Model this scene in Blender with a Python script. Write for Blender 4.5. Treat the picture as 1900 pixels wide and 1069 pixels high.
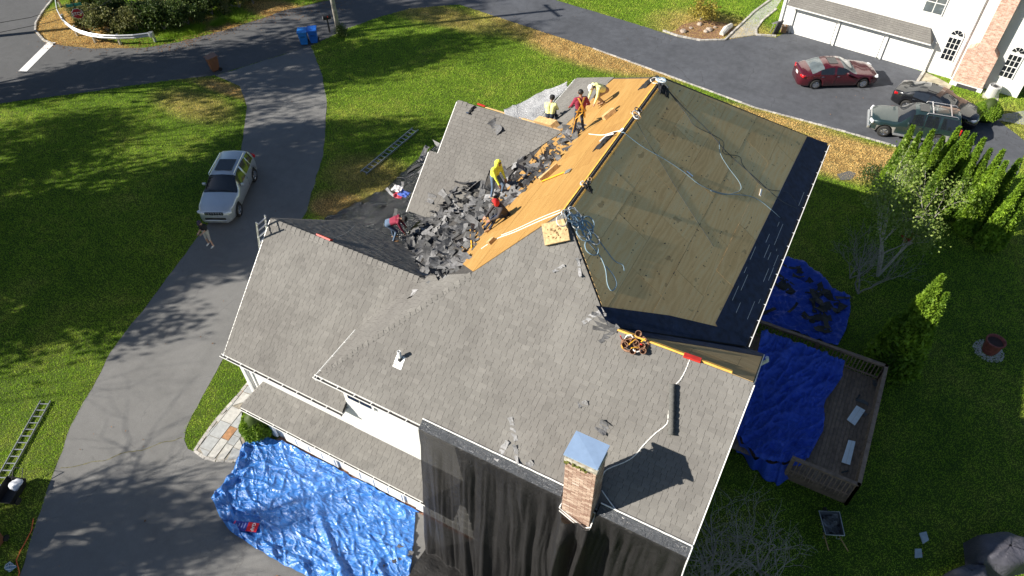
import bpy, bmesh, math, random
import numpy as np
from mathutils import Vector, Matrix, noise
R = math.radians
random.seed(7); rng = np.random.default_rng(7)
scn = bpy.context.scene
col = scn.collection
for o in list(bpy.data.objects): bpy.data.objects.remove(o)

# ------------------------------------------------------------------ camera
CAM = Vector((6.07, -13.92, 25.27)); FPX = 1340.0
CR = Vector((0.88083, 0.47312, -0.01691)); CU = Vector((-0.33717, 0.65198, 0.67914)); CF = Vector((-0.33234, 0.59251, -0.73381))
cd = bpy.data.cameras.new('camera'); cam = bpy.data.objects.new('camera', cd); col.objects.link(cam)
cam.matrix_world = Matrix(((CR.x, CU.x, -CF.x, CAM.x), (CR.y, CU.y, -CF.y, CAM.y), (CR.z, CU.z, -CF.z, CAM.z), (0, 0, 0, 1)))
cd.sensor_width = 36.0; cd.lens = FPX / 1900 * 36; cd.clip_end = 2000; cd.clip_start = 0.1
scn.camera = cam
# ------------------------------------------------------------------ sky, sun, exposure
SUN = Vector((0.670, 0.542, -0.5035)).normalized()          # direction the light travels
wd = bpy.data.worlds.new('World'); scn.world = wd; wd.use_nodes = True
nt = wd.node_tree; nt.nodes.clear()
sky = nt.nodes.new('ShaderNodeTexSky'); sky.sky_type = 'NISHITA'; sky.sun_disc = False
sky.sun_elevation = math.asin(-SUN.z); sky.sun_rotation = math.atan2(-SUN.x, -SUN.y)
sky.air_density = 1.0; sky.dust_density = 0.4; sky.ozone_density = 1.6
bg = nt.nodes.new('ShaderNodeBackground'); bg.inputs[1].default_value = 0.05
wo = nt.nodes.new('ShaderNodeOutputWorld'); nt.links.new(sky.outputs[0], bg.inputs[0]); nt.links.new(bg.outputs[0], wo.inputs[0])
sl = bpy.data.lights.new('sun', 'SUN'); sl.energy = 4.9; sl.angle = R(0.53); sl.color = (1.0, 0.93, 0.82)
so = bpy.data.objects.new('sun', sl); col.objects.link(so); so.location = (-30, -22, 40)
so.rotation_euler = SUN.to_track_quat('-Z', 'Y').to_euler()
scn.view_settings.view_transform = 'Standard'; scn.view_settings.look = 'None'
scn.view_settings.exposure = 1.0; scn.view_settings.gamma = 1.0; scn.view_settings.use_curve_mapping = False
scn.render.engine = 'CYCLES'; scn.cycles.max_bounces = 5; scn.cycles.transparent_max_bounces = 12

# ------------------------------------------------------------------ pixel -> place
def ray(px, py):
    return (CF + CR * ((px - 950) / FPX) + CU * ((534.5 - py) / FPX))
def at(px, py, z=0.0):
    r = ray(px, py); return CAM + r * ((z - CAM.z) / r.z)
SS, WS, ES, NS, ZA = 0.84, 0.8218, 0.72, 0.81, 12.0
GRY, GRZ, GX0 = -1.45, 8.65, -10.45         # garage wing ridge
BRY, BRZ, BX0 = 6.8, 9.4, -7.8              # front gable ridge
def rz(x, y):
    z = -1
    if -5.6 <= x <= 5.65 and -5.46 <= y <= 13.45:
        z = min(ZA + SS * min(0, y), ZA - ES * max(0, x), ZA + WS * min(0, x), ZA - NS * max(0, y - 7.8))
    if 0 <= x <= 6.2 and -5.46 <= y <= 1.5:
        z = max(z, min(ZA + SS * y, 10.36 - 0.80 * (y + 1.95)))
    if GX0 <= x <= -3.5 and -5.3 <= y <= 2.25: z = max(z, GRZ - 0.84 * abs(y - GRY))
    if (BX0 if y > 5.1 else -8.2) <= x <= -3 and 3.1 <= y <= 10.5: z = max(z, BRZ - 0.84 * abs(y - BRY))
    return z
def atr(px, py, off=0.0):
    """pixel -> point on the roof (or on the ground if the ray misses the roof)"""
    r = ray(px, py); t = 8.0
    while t < 60:
        p = CAM + r * t
        if p.z <= rz(p.x, p.y) and p.z > 0.5:
            a, b = t - 0.05, t
            for _ in range(12):
                m = (a + b) / 2; p = CAM + r * m
                if p.z <= rz(p.x, p.y): b = m
                else: a = m
            p = CAM + r * b; p.z += off; return p
        if p.z < 0: return at(px, py, off)
        t += 0.05
def onp(px, py, n, p0):
    r = ray(px, py); n = Vector(n); return CAM + r * (n.dot(Vector(p0) - CAM) / n.dot(r))

def slope_M(P, ang=0.0):
    """frame lying on the roof at P: columns along, across, normal"""
    e = .05; zx = (rz(P.x + e, P.y) - rz(P.x - e, P.y)) / (2 * e); zy = (rz(P.x, P.y + e) - rz(P.x, P.y - e)) / (2 * e)
    n = Vector((-zx, -zy, 1)).normalized(); a = Vector((math.cos(ang), math.sin(ang), 0)); a = (a - n * a.dot(n)).normalized(); return Matrix((a, n.cross(a), n)).transposed()
# ------------------------------------------------------------------ objects
def tag(o, label=None, cat=None, group=None, kind=None):
    if label: o['label'] = label
    if cat: o['category'] = cat
    if group: o['group'] = group
    if kind: o['kind'] = kind
    return o
def empty(name, loc=(0, 0, 0), rot=(0, 0, 0), label=None, cat=None, group=None):
    o = bpy.data.objects.new(name, None); col.objects.link(o); o.location = loc; o.rotation_euler = rot
    o.empty_display_size = 0.2
    return tag(o, label, cat, group)
def link(name, me, parent=None, loc=None, rot=None):
    o = bpy.data.objects.new(name, me); col.objects.link(o)
    if parent is not None: o.parent = parent
    if loc is not None: o.location = loc
    if rot is not None: o.rotation_euler = rot
    return o
def copy_tree(o, parent=None):
    c = o.copy(); col.objects.link(c); c.parent = parent
    for ch in o.children: copy_tree(ch, c)
    return c
def frame(d, up=(0, 0, 1)):
    d = Vector(d).normalized(); up = Vector(up)
    if abs(d.dot(up)) > 0.98: up = Vector((1, 0, 0))
    s = d.cross(up).normalized(); return d, s, s.cross(d).normalized()
class MB:
    def __init__(self): self.v = []; self.f = []; self.t = []; self.m = []
    def add(self, vs, fs, tone=0.5, mi=0):
        b = len(self.v); self.v += [tuple(q) for q in vs]
        for q in fs: self.f.append([b + i for i in q]); self.t.append(tone); self.m.append(mi)
        return self
    def box(self, c, s, M=None, tone=0.5, mi=0):
        x, y, z = s[0] / 2, s[1] / 2, s[2] / 2; c = Vector(c)
        vs = [Vector(q) for q in ((-x, -y, -z), (x, -y, -z), (x, y, -z), (-x, y, -z), (-x, -y, z), (x, -y, z), (x, y, z), (-x, y, z))]
        vs = [(M @ q if M is not None else q) + c for q in vs]
        return self.add(vs, [(3, 2, 1, 0), (4, 5, 6, 7), (0, 1, 5, 4), (1, 2, 6, 5), (2, 3, 7, 6), (3, 0, 4, 7)], tone, mi)
    def bar(self, a, b, w, h, up=(0, 0, 1), tone=0.5, mi=0):
        a, b = Vector(a), Vector(b); d, s, u = frame(b - a, up); s = s * (w / 2); u = u * (h / 2)
        vs = [a - s - u, a + s - u, a + s + u, a - s + u, b - s - u, b + s - u, b + s + u, b - s + u]
        return self.add(vs, [(0, 1, 2, 3), (7, 6, 5, 4), (1, 0, 4, 5), (2, 1, 5, 6), (3, 2, 6, 7), (0, 3, 7, 4)], tone, mi)
    def tube(self, pts, r, n=6, tone=0.5, mi=0, cap=True):
        pts = [Vector(p) for p in pts]; k = len(pts)
        rs = r if isinstance(r, (list, tuple)) else [r] * k
        vs = []; prev = None
        for i, p in enumerate(pts):
            d = (pts[min(i + 1, k - 1)] - pts[max(i - 1, 0)])
            if d.length < 1e-6: d = Vector((0, 0, 1))
            d.normalize()
            if prev is None: _, s, u = frame(d)
            else:
                s = prev - d * prev.dot(d)
                s = s.normalized() if s.length > 1e-5 else frame(d)[1]
                u = s.cross(d)
            prev = s
            for j in range(n):
                a = 2 * math.pi * j / n; vs.append(p + (s * math.cos(a) + u * math.sin(a)) * rs[i])
        fs = [(i * n + j, i * n + (j + 1) % n, (i + 1) * n + (j + 1) % n, (i + 1) * n + j) for i in range(k - 1) for j in range(n)]
        if cap: fs += [tuple(range(n))[::-1], tuple((k - 1) * n + j for j in range(n))]
        return self.add(vs, fs, tone, mi)
    def lathe(self, prof, n=16, c=(0, 0, 0), axis='z', tone=0.5, mi=0, cap=True):
        c = Vector(c); vs = []
        for r, h in prof:
            for j in range(n):
                a = 2 * math.pi * j / n; x, y = r * math.cos(a), r * math.sin(a)
                vs.append(c + (Vector((x, y, h)) if axis == 'z' else Vector((x, h, y)) if axis == 'y' else Vector((h, x, y))))
        k = len(prof)
        fs = [(i * n + j, i * n + (j + 1) % n, (i + 1) * n + (j + 1) % n, (i + 1) * n + j) for i in range(k - 1) for j in range(n)]
        if cap: fs += [tuple(range(n))[::-1], tuple((k - 1) * n + j for j in range(n))]
        return self.add(vs, fs, tone, mi)
    def prism(self, poly, h, up=(0, 0, 1), tone=0.5, mi=0):
        """poly: 3-D points; extruded by up*h"""
        n = len(poly); u = Vector(up) * h; p = [Vector(q) for q in poly]
        return self.add(p + [q + u for q in p], [tuple(range(n))[::-1], tuple(range(n, 2 * n))] + [(i, (i + 1) % n, n + (i + 1) % n, n + i) for i in range(n)], tone, mi)
    def mesh(self, name, mats, smooth=False):
        me = bpy.data.meshes.new(name); me.from_pydata(self.v, [], self.f)
        for m in (mats if isinstance(mats, (list, tuple)) else [mats]): me.materials.append(m)
        a = me.attributes.new('tone', 'FLOAT', 'FACE'); a.data.foreach_set('value', self.t)
        me.polygons.foreach_set('material_index', self.m)
        if smooth: me.polygons.foreach_set('use_smooth', [True] * len(self.f))
        me.update(); return me
    def build(self, name, mats, parent=None, smooth=False, bevel=0.0, loc=None, rot=None, recalc=True):
        me = self.mesh(name, mats, smooth)
        if recalc:
            bm = bmesh.new(); bm.from_mesh(me); bmesh.ops.recalc_face_normals(bm, faces=bm.faces); bm.to_mesh(me); bm.free()
        o = link(name, me, parent, loc, rot)
        if bevel:
            b = o.modifiers.new('bevel', 'BEVEL'); b.width = bevel; b.segments = 2; b.limit_method = 'ANGLE'
        return o
def npmesh(name, verts, faces_n, mat, tone=None, smooth=False):
    """verts (N*k,3) laid out as consecutive k-gons"""
    me = bpy.data.meshes.new(name); nv = len(verts); nf = nv // faces_n
    me.vertices.add(nv); me.vertices.foreach_set('co', np.ascontiguousarray(verts, dtype=np.float32).ravel())
    me.loops.add(nv); me.loops.foreach_set('vertex_index', np.arange(nv, dtype=np.int32))
    me.polygons.add(nf); me.polygons.foreach_set('loop_start', np.arange(0, nv, faces_n, dtype=np.int32))
    me.polygons.foreach_set('loop_total', np.full(nf, faces_n, dtype=np.int32))
    me.materials.append(mat)
    if tone is not None:
        a = me.attributes.new('tone', 'FLOAT', 'FACE'); a.data.foreach_set('value', np.ascontiguousarray(tone, dtype=np.float32))
    me.update(calc_edges=True)
    if smooth: me.polygons.foreach_set('use_smooth', [True] * nf)
    return me
def join_np(*parts):
    return np.concatenate(parts)

# ------------------------------------------------------------------ materials
def new_mat(name):
    m = bpy.data.materials.new(name); m.use_nodes = True; nt = m.node_tree
    b = nt.nodes['Principled BSDF']; return m, nt, b
def N(nt, t, **kw):
    n = nt.nodes.new(t)
    for k, v in kw.items():
        if k in ('inp',):
            for a, q in v.items(): n.inputs[a].default_value = q
        else: setattr(n, k, v)
    return n
def ramp(nt, fac, stops):
    r = nt.nodes.new('ShaderNodeValToRGB'); e = r.color_ramp.elements
    e[0].position, e[0].color = stops[0][0], (*stops[0][1], 1)
    e[1].position, e[1].color = stops[-1][0], (*stops[-1][1], 1)
    for p, c in stops[1:-1]:
        q = e.new(p); q.color = (*c, 1)
    nt.links.new(fac, r.inputs[0]); return r.outputs[0]
def coords(nt, rand=False):
    tc = N(nt, 'ShaderNodeTexCoord'); out = tc.outputs['Object']
    if rand:
        oi = N(nt, 'ShaderNodeObjectInfo'); m = N(nt, 'ShaderNodeVectorMath', operation='MULTIPLY_ADD')
        cb = N(nt, 'ShaderNodeCombineXYZ')
        for i in range(3): nt.links.new(oi.outputs['Random'], cb.inputs[i])
        nt.links.new(cb.outputs[0], m.inputs[0]); m.inputs[1].default_value = (37, 91, 53); nt.links.new(out, m.inputs[2]); out = m.outputs[0]
    return out
def noi(nt, vec, scale, detail=3, rough=0.55, dist=0.0):
    n = N(nt, 'ShaderNodeTexNoise', inp={'Scale': scale, 'Detail': detail, 'Roughness': rough, 'Distortion': dist})
    nt.links.new(vec, n.inputs['Vector']); return n.outputs['Fac']
def mixc(nt, fac, a, b, mode='MIX'):
    m = N(nt, 'ShaderNodeMix', data_type='RGBA', blend_type=mode)
    for s, q in ((0, fac), (6, a), (7, b)):
        if isinstance(q, (int, float)): m.inputs[s].default_value = q
        elif isinstance(q, (tuple, list)): m.inputs[s].default_value = (*q, 1) if len(q) == 3 else q
        else: nt.links.new(q, m.inputs[s])
    return m.outputs[2]
def mth(nt, op, a, b=0.0, clamp=False):
    m = N(nt, 'ShaderNodeMath', operation=op, use_clamp=clamp)
    for i, q in enumerate((a, b)):
        if isinstance(q, (int, float)): m.inputs[i].default_value = q
        else: nt.links.new(q, m.inputs[i])
    return m.outputs[0]
def bump(nt, b, h, strength=0.3, dist=0.01):
    n = N(nt, 'ShaderNodeBump', inp={'Strength': strength, 'Distance': dist}); nt.links.new(h, n.inputs['Height']); nt.links.new(n.outputs[0], b.inputs['Normal'])
def pm(name, c, rough=0.7, metal=0.0, var=0.12, scale=6.0, bmp=0.0, bscale=40.0, bdist=0.01, tone=0.0, spec=0.5, coat=0.0, rand=0.0):
    """plain procedural material: base colour with noise variation, optional per-face tone and per-object variation"""
    m, nt, b = new_mat(name); v = coords(nt, True)
    f = noi(nt, v, scale, 4)
    lo = tuple(max(0, q * (1 - var * 1.6)) for q in c); hi = tuple(min(1, q * (1 + var * 1.6)) for q in c)
    out = ramp(nt, f, [(0.25, lo), (0.75, hi)])
    if tone:
        at_ = N(nt, 'ShaderNodeAttribute', attribute_name='tone')
        k = mth(nt, 'MULTIPLY_ADD', at_.outputs['Fac'], 2 * tone); nt.nodes[-1].inputs[2].default_value = 1 - tone
        out = mixc(nt, 1.0, out, k, 'MULTIPLY')
    if rand:
        oi = N(nt, 'ShaderNodeObjectInfo'); k = mth(nt, 'MULTIPLY_ADD', oi.outputs['Random'], 2 * rand); nt.nodes[-1].inputs[2].default_value = 1 - rand
        out = mixc(nt, 1.0, out, k, 'MULTIPLY')
    nt.links.new(out, b.inputs['Base Color']); b.inputs['Roughness'].default_value = rough; b.inputs['Metallic'].default_value = metal
    b.inputs['Specular IOR Level'].default_value = spec
    if coat: b.inputs['Coat Weight'].default_value = coat; b.inputs['Coat Roughness'].default_value = 0.04
    if bmp: bump(nt, b, noi(nt, v, bscale, 5, 0.65), bmp, bdist)
    return m
MT = {}
MT['white'] = pm('white_paint', (0.78, 0.78, 0.76), 0.5, var=0.03)
MT['trim'] = pm('white_trim', (0.74, 0.74, 0.72), 0.45, var=0.05)
MT['black'] = pm('black_plastic', (0.015, 0.015, 0.017), 0.5)
MT['dark'] = pm('dark_grey', (0.04, 0.04, 0.045), 0.7)
MT['alu'] = pm('aluminium', (0.62, 0.63, 0.65), 0.35, 0.85, var=0.08)
MT['steel'] = pm('galvanised_steel', (0.55, 0.57, 0.6), 0.4, 0.8, var=0.15, scale=12)
MT['rubber'] = pm('rubber', (0.018, 0.018, 0.018), 0.85)
MT['chrome'] = pm('chrome', (0.75, 0.76, 0.78), 0.15, 1.0, var=0.03)
MT['glass'] = pm('dark_glass', (0.012, 0.015, 0.02), 0.04, var=0.1, spec=0.8)
MT['pale_glass'] = pm('pale_glass', (0.10, 0.12, 0.13), 0.05, var=0.2, scale=3, spec=0.8)
MT['red_lamp'] = pm('red_lamp', (0.5, 0.01, 0.015), 0.2)
MT['lamp'] = pm('lamp_glass', (0.7, 0.72, 0.75), 0.12)
MT['rope_w'] = pm('white_rope', (0.72, 0.71, 0.68), 0.9, scale=80, var=0.2)
MT['rope_shade_blue'] = pm('blue_cord_shaded_rope', (0.22, 0.33, 0.42), 0.9, scale=80, var=0.25)  # shade tint painted into white roof ropes; also the blue cord bundle's colour
MT['rope_k'] = pm('dark_rope', (0.05, 0.06, 0.07), 0.9, scale=80, var=0.25)
MT['wood'] = pm('raw_lumber', (0.52, 0.33, 0.15), 0.7, scale=9, var=0.25, rand=0.1)
MT['yellow_lum'] = pm('yellow_lumber', (0.72, 0.40, 0.07), 0.6, scale=9, var=0.18)
MT['yellow'] = pm('yellow_paint', (0.80, 0.42, 0.03), 0.5)
MT['red'] = pm('red_paint', (0.5, 0.03, 0.02), 0.5)
# ================================================================== SETTING: ground, roads, drives
def W2(pts): return [tuple(at(*p).xy) for p in pts]
drive_w = W2([(400, 141), (445, 160), (458, 200), (446, 290), (412, 380), (300, 530), (205, 655), (133, 790), (92, 900), (60, 1000), (35, 1069)])
drive_e = W2([(576, 86), (598, 138), (607, 200), (599, 290), (569, 390), (484, 552), (424, 650), (341, 798), (341, 818), (350, 833), (361, 839), (401, 857), (433, 859), (456, 852), (470, 800)])
driveway = drive_w + [(-13.0, -16), (-11, -24), (9, -24), (6.5, -12), (1.2, -7.4), (1.0, -4.7), (-9.6, -4.7), (-9.9, -5.2)] + drive_e[::-1]
road_s = W2([(0, 192), (150, 173), (300, 151), (400, 140)]); road_n = W2([(81, 77), (120, 85), (168, 90), (270, 89), (330, 79), (418, 56), (488, 34), (525, 20)])
dS = (Vector(road_s[-1]) - Vector(road_s[0])).normalized()
far_ne = Vector((-24.5, 31.5)); 
main_road = [tuple(Vector(road_s[0]) - dS * 60)] + road_s + drive_e[:1] + W2([(640, 55), (700, 33), (760, 16), (850, 9)]) + [(-12, 46), (2, 66), (-6, 72), (-19, 52), (-27.5, 32.5)] + road_n[::-1] + [(-50.5, 11.5), (-92, -25)]
side_street = [(-44, 10)] + W2([(81, 77), (64, 60), (67, 44), (80, 22), (98, 0)]) + [(-56, 24), (-70, 52), (-84, 50), (-64, 20), (-58, 14.5), (-56, 5)]
ndrive = W2([(850, 8), (1100, 90), (1210, 130), (1400, 200), (1560, 243), (1662, 272)]) + [(11, 26.3), (15.2, 26.6), (15.6, 30), (13.5, 32.2), (11.4, 33.2)] + W2([(1716, 158), (1716, 134), (1460, 58), (1440, 70), (1401, 66), (1344, 74), (1260, 70), (1150, 36), (1030, 0)]) + [(-19, 38), (-22.5, 36)]
walk_poly = W2([(477, 700), (465, 706), (441, 736), (401, 780), (361, 837), (380, 850), (401, 855), (433, 857), (452, 850), (455, 813), (449, 770), (452, 745), (482, 726)])
def inpoly(x, y, poly):
    x = np.asarray(x); y = np.asarray(y); c = np.zeros(x.shape, bool); n = len(poly)
    for i in range(n):
        x0, y0 = poly[i]; x1, y1 = poly[(i + 1) % n]
        if y0 == y1: continue
        c ^= ((y0 > y) != (y1 > y)) & (x < (x1 - x0) * (y - y0) / (y1 - y0) + x0)
    return c
# dry, worn places of the turf, as (x, y, rx, ry, strength)
dry_spots = [(*at(1130, 95).xy, 7, 2.6, .95), (*at(1560, 290).xy, 3.2, 2.2, .95), (*at(1290, 190).xy, 6, .8, .5), (*at(1440, 225).xy, 5, .9, .6), (*at(1000, 50).xy, 6, 2.5, .45), (*at(1640, 300).xy, 2.5, 1.6, .9), (*at(1330, 60).xy, 5, 3, .5),
             (*at(420, 165).xy, 3, .7, .6), (*at(360, 195).xy, 3.5, 1.6, .35), (*at(690, 330).xy, 3, 2, .4), (*at(640, 380).xy, 2, 1.2, .6), (*at(820, 30).xy, 6, 1.6, .4), (*at(1880, 240).xy, 5, 3, .2), (*at(610, 385).xy, 1.2, .8, .9),
             (*at(110, 60).xy, 4, 5, .95), (*at(200, 95).xy, 8, 1.2, .9), (*at(430, 55).xy, 6, 1.0, .8), (*at(520, 20).xy, 4, 1.4, .8)]
def dryness(x, y):
    d = np.zeros(np.shape(x))
    for a, b, rx, ry, s in dry_spots:
        r = ((x - a) / rx) ** 2 + ((y - b) / ry) ** 2; d = np.maximum(d, s * np.clip(1.25 - r, 0, 1))
    return d
gx = np.concatenate([[-900, -400, -180, -100], np.arange(-75, 30, .6), [45, 80, 180, 500, 900]])
gy = np.concatenate([[-900, -400, -150, -60], np.arange(-24, 60, .6), [75, 100, 180, 400, 900]])
X, Y = np.meshgrid(gx, gy); nx, ny = len(gx), len(gy)
me = bpy.data.meshes.new('lawn')
me.from_pydata(np.stack([X.ravel(), Y.ravel(), np.zeros(X.size)], 1).tolist(), [], [(j * nx + i, j * nx + i + 1, (j + 1) * nx + i + 1, (j + 1) * nx + i) for j in range(ny - 1) for i in range(nx - 1)])
a = me.attributes.new('tone', 'FLOAT', 'POINT'); a.data.foreach_set('value', dryness(X.ravel(), Y.ravel()).astype(np.float32))
def grass_mat(name, blade=False):
    m, nt, b = new_mat(name); v = coords(nt)
    t = N(nt, 'ShaderNodeAttribute', attribute_name='tone').outputs['Fac']
    big = noi(nt, v, .22, 4, .6, .6); mid = noi(nt, v, 1.6, 4, .6); fine = noi(nt, v, 22, 3, .7)
    g = ramp(nt, mixc(nt, .42, big, mid), [(.3, (.062, .120, .010)), (.5, (.125, .195, .018)), (.72, (.225, .250, .045))])
    if not blade: g = mixc(nt, mth(nt, 'MULTIPLY', fine, .55), g, (.018, .038, .006))
    d = ramp(nt, mid, [(.3, (.24, .16, .06)), (.7, (.36, .27, .11))])
    k = mth(nt, 'MULTIPLY', t, mth(nt, 'ADD', .35, mth(nt, 'MULTIPLY', mth(nt, 'MULTIPLY_ADD', mid, 1.2), 1.1)), True)
    c = mixc(nt, k, g, d)
    if blade: c = mixc(nt, 1.0, c, (2.9, 2.85, 2.8), 'MULTIPLY')
    nt.links.new(c, b.inputs['Base Color']); b.inputs['Roughness'].default_value = .75; b.inputs['Specular IOR Level'].default_value = .2
    if not blade:
        dk = mixc(nt, .25, c, (.012, .018, .005)); nt.links.new(dk, b.inputs['Base Color']); bump(nt, b, noi(nt, v, 30, 4, .75), 1.0, .06)
    else:
        tr = N(nt, 'ShaderNodeBsdfTranslucent'); nt.links.new(c, tr.inputs[0]); mx = N(nt, 'ShaderNodeMixShader'); mx.inputs[0].default_value = .32
        nt.links.new(b.outputs[0], mx.inputs[1]); nt.links.new(tr.outputs[0], mx.inputs[2]); nt.links.new(mx.outputs[0], nt.nodes['Material Output'].inputs[0])
    return m
GM = grass_mat('lawn_turf'); me.materials.append(GM); me.update()
lawn = link('lawn', me); tag(lawn, kind='structure')

def asphalt(name, c, stain=.25, crack=.16):
    m, nt, b = new_mat(name); v = coords(nt)
    f1 = noi(nt, v, .35, 5, .6, .5); f2 = noi(nt, v, 2.2, 4, .6); f3 = noi(nt, v, 60, 2, .7)
    lo = tuple(q * (1 - stain) for q in c); hi = tuple(q * (1 + stain) for q in c)
    o = ramp(nt, mixc(nt, .4, f1, f2), [(.3, lo), (.7, hi)])
    o = mixc(nt, 1.0, o, ramp(nt, f3, [(.3, (.72, .72, .72)), (.7, (1.25, 1.25, 1.25))]), 'MULTIPLY')
    vo = N(nt, 'ShaderNodeTexVoronoi', feature='DISTANCE_TO_EDGE', inp={'Scale': .33, 'Randomness': 1.0})
    wv = N(nt, 'ShaderNodeVectorMath', operation='ADD'); nz = N(nt, 'ShaderNodeTexNoise', inp={'Scale': 1.1, 'Detail': 5}); nt.links.new(v, nz.inputs['Vector'])
    nt.links.new(v, wv.inputs[0]); nt.links.new(nz.outputs['Color'], wv.inputs[1]); nt.links.new(wv.outputs[0], vo.inputs['Vector'])
    ck = mth(nt, 'MULTIPLY', mth(nt, 'LESS_THAN', vo.outputs['Distance'], .006), mth(nt, 'GREATER_THAN', f1, .5))
    o = mixc(nt, mth(nt, 'MULTIPLY', ck, crack), o, (.03, .03, .028))
    nt.links.new(o, b.inputs['Base Color']); b.inputs['Roughness'].default_value = .9; b.inputs['Specular IOR Level'].default_value = .25
    bump(nt, b, f3, .5, .006); return m
def flat(name, poly, z, mat, kind='structure', parent=None, thick=0.0, rough_edge=0.0):
    pts = []
    for i, p in enumerate(poly):
        q = poly[(i + 1) % len(poly)]; p, q = Vector(p), Vector(q); n = max(1, int((q - p).length / .35)) if rough_edge else 1
        nn = Vector((-(q - p).y, (q - p).x)).normalized() if (q - p).length > 1e-6 else Vector((0, 0))
        for k in range(n):
            w = p.lerp(q, k / n)
            if rough_edge and (q - p).length < 20: w = w + nn * (noise.noise((w.x * 1.3, w.y * 1.3, z * 50)) * rough_edge)
            pts.append(w)
    bm = bmesh.new(); vs = [bm.verts.new((p.x, p.y, z)) for p in pts]
    es = [bm.edges.new((vs[i], vs[(i + 1) % len(vs)])) for i in range(len(vs))]
    bmesh.ops.triangle_fill(bm, use_beauty=True, edges=es)
    for f in bm.faces:
        if f.normal.z < 0: f.normal_flip()
    me = bpy.data.meshes.new(name); bm.to_mesh(me); bm.free(); me.materials.append(mat)
    o = link(name, me, parent)
    if kind: tag(o, kind=kind)
    return o
MT['road'] = asphalt('road_asphalt', (.100, .102, .106), .16)
MT['drive'] = asphalt('driveway_asphalt', (.172, .171, .168), .16)
MT['ndrive'] = asphalt('sealed_asphalt', (.086, .092, .106), .32, .4)
flat('road', main_road, .006, MT['road'], rough_edge=.12)
flat('side_street', side_street, .010, MT['road'], rough_edge=.12)
flat('driveway', driveway, .014, MT['drive'], rough_edge=.10)
flat('neighbour_driveway', ndrive, .012, MT['ndrive'], rough_edge=.06)
# stop line painted on the road
p0, p1 = at(96, 79), at(42, 133); d = (p1 - p0).normalized(); s = Vector((d.y, -d.x, 0)) * .3
m = MB(); m.add([p0 + s + Vector((0, 0, .02)), p1 + s + Vector((0, 0, .02)), p1 - s + Vector((0, 0, .02)), p0 - s + Vector((0, 0, .02))], [(0, 1, 2, 3)])
tag(m.build('stop_line', pm('worn_white_paint', (.72, .72, .72), .7, var=.12, scale=25)), kind='structure')
# crack with moss across the driveway
pts = [at(x, y, .018) for x, y in ((339, 812), (300, 822), (262, 836), (225, 842), (190, 856), (150, 862), (105, 872))]
m = MB(); n = []
for i in range(len(pts) - 1):
    for k in range(8):
        q = pts[i].lerp(pts[i + 1], k / 8); n.append(q + Vector((noise.noise(q * 2.1), noise.noise(q * 2.3 + Vector((9, 0, 0))), 0)) * .08)
for i in range(len(n) - 1):
    d = (n[i + 1] - n[i]).normalized(); s = Vector((-d.y, d.x, 0)) * (.012 + .022 * abs(noise.noise(n[i] * 5)))
    m.add([n[i] - s, n[i + 1] - s, n[i + 1] + s, n[i] + s], [(0, 1, 2, 3)])
tag(m.build('driveway_crack', pm('mossy_crack', (.13, .12, .06), .95, var=.4, scale=8)), kind='structure')
# kerb stones along the neighbour's drive and round the walk
MT['granite'] = pm('granite_block', (.42, .40, .37), .85, var=.2, scale=20, bmp=.3, tone=.25)
def kerb(name, pts, w=.13, h=.10, step=.27, label=None):
    m = MB()
    for i in range(len(pts) - 1):
        a, b = Vector((*pts[i], 0)), Vector((*pts[i + 1], 0)); L = (b - a).length; k = max(1, int(L / step))
        for j in range(k):
            q0, q1 = a.lerp(b, (j + .04) / k), a.lerp(b, (j + .96) / k); dz = random.uniform(-.012, .012)
            m.bar(q0 + Vector((0, 0, h / 2 - .02 + dz)), q1 + Vector((0, 0, h / 2 - .02 + dz)), w * random.uniform(.85, 1.1), h, tone=random.random())
    o = m.build(name, MT['granite']); tag(o, kind='structure'); return o
kerb('neighbour_kerb', ndrive[1:6], h=.07, w=.12)
kerb('walk_kerb', walk_poly[1:9], h=.06)
kerb('planting_bed_kerb', W2([(1230, 58), (1258, 68), (1300, 76), (1345, 75), (1362, 58), (1400, 22), (1430, 0)]), h=.12)
kerb('path_kerb', W2([(1440, 18), (1415, 38), (1403, 55), (1403, 66), (1440, 68)]), h=.12)
kerb('street_kerb', W2([(98, 0), (80, 22), (67, 44), (66, 58), (82, 76), (100, 83)]), h=.12)
flat('neighbour_path', W2([(1344, 73), (1402, 65), (1404, 52), (1440, 15), (1450, 0), (1425, 0), (1395, 22), (1362, 58)]), .016, pm('concrete_path', (.33, .33, .32), .9, var=.15, scale=3, bmp=.2))
# flagstone walk
flat('walkway', walk_poly, .018, pm('walk_mortar', (.30, .27, .22), .95, var=.25, scale=12))
walkway = bpy.data.objects['walkway']
def clip(poly, a, b):
    """keep the part of poly left of a->b"""
    out = []; n = len(poly); f = lambda p: (b[0] - a[0]) * (p[1] - a[1]) - (b[1] - a[1]) * (p[0] - a[0])
    for i in range(n):
        p, q = poly[i], poly[(i + 1) % n]; fp, fq = f(p), f(q)
        if fp >= 0: out.append(p)
        if (fp > 0 and fq < 0) or (fp < 0 and fq > 0):
            t = fp / (fp - fq); out.append((p[0] + (q[0] - p[0]) * t, p[1] + (q[1] - p[1]) * t))
    return out
def area(p): return sum(p[i][0] * p[(i + 1) % len(p)][1] - p[(i + 1) % len(p)][0] * p[i][1] for i in range(len(p))) / 2
def clip_convex(poly, conv):
    if area(conv) < 0: conv = conv[::-1]
    for i in range(len(conv)):
        if len(poly) < 3: return []
        poly = clip(poly, conv[i], conv[(i + 1) % len(conv)])
    return poly if len(poly) > 2 and abs(area(poly)) > 1e-5 else []
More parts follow.
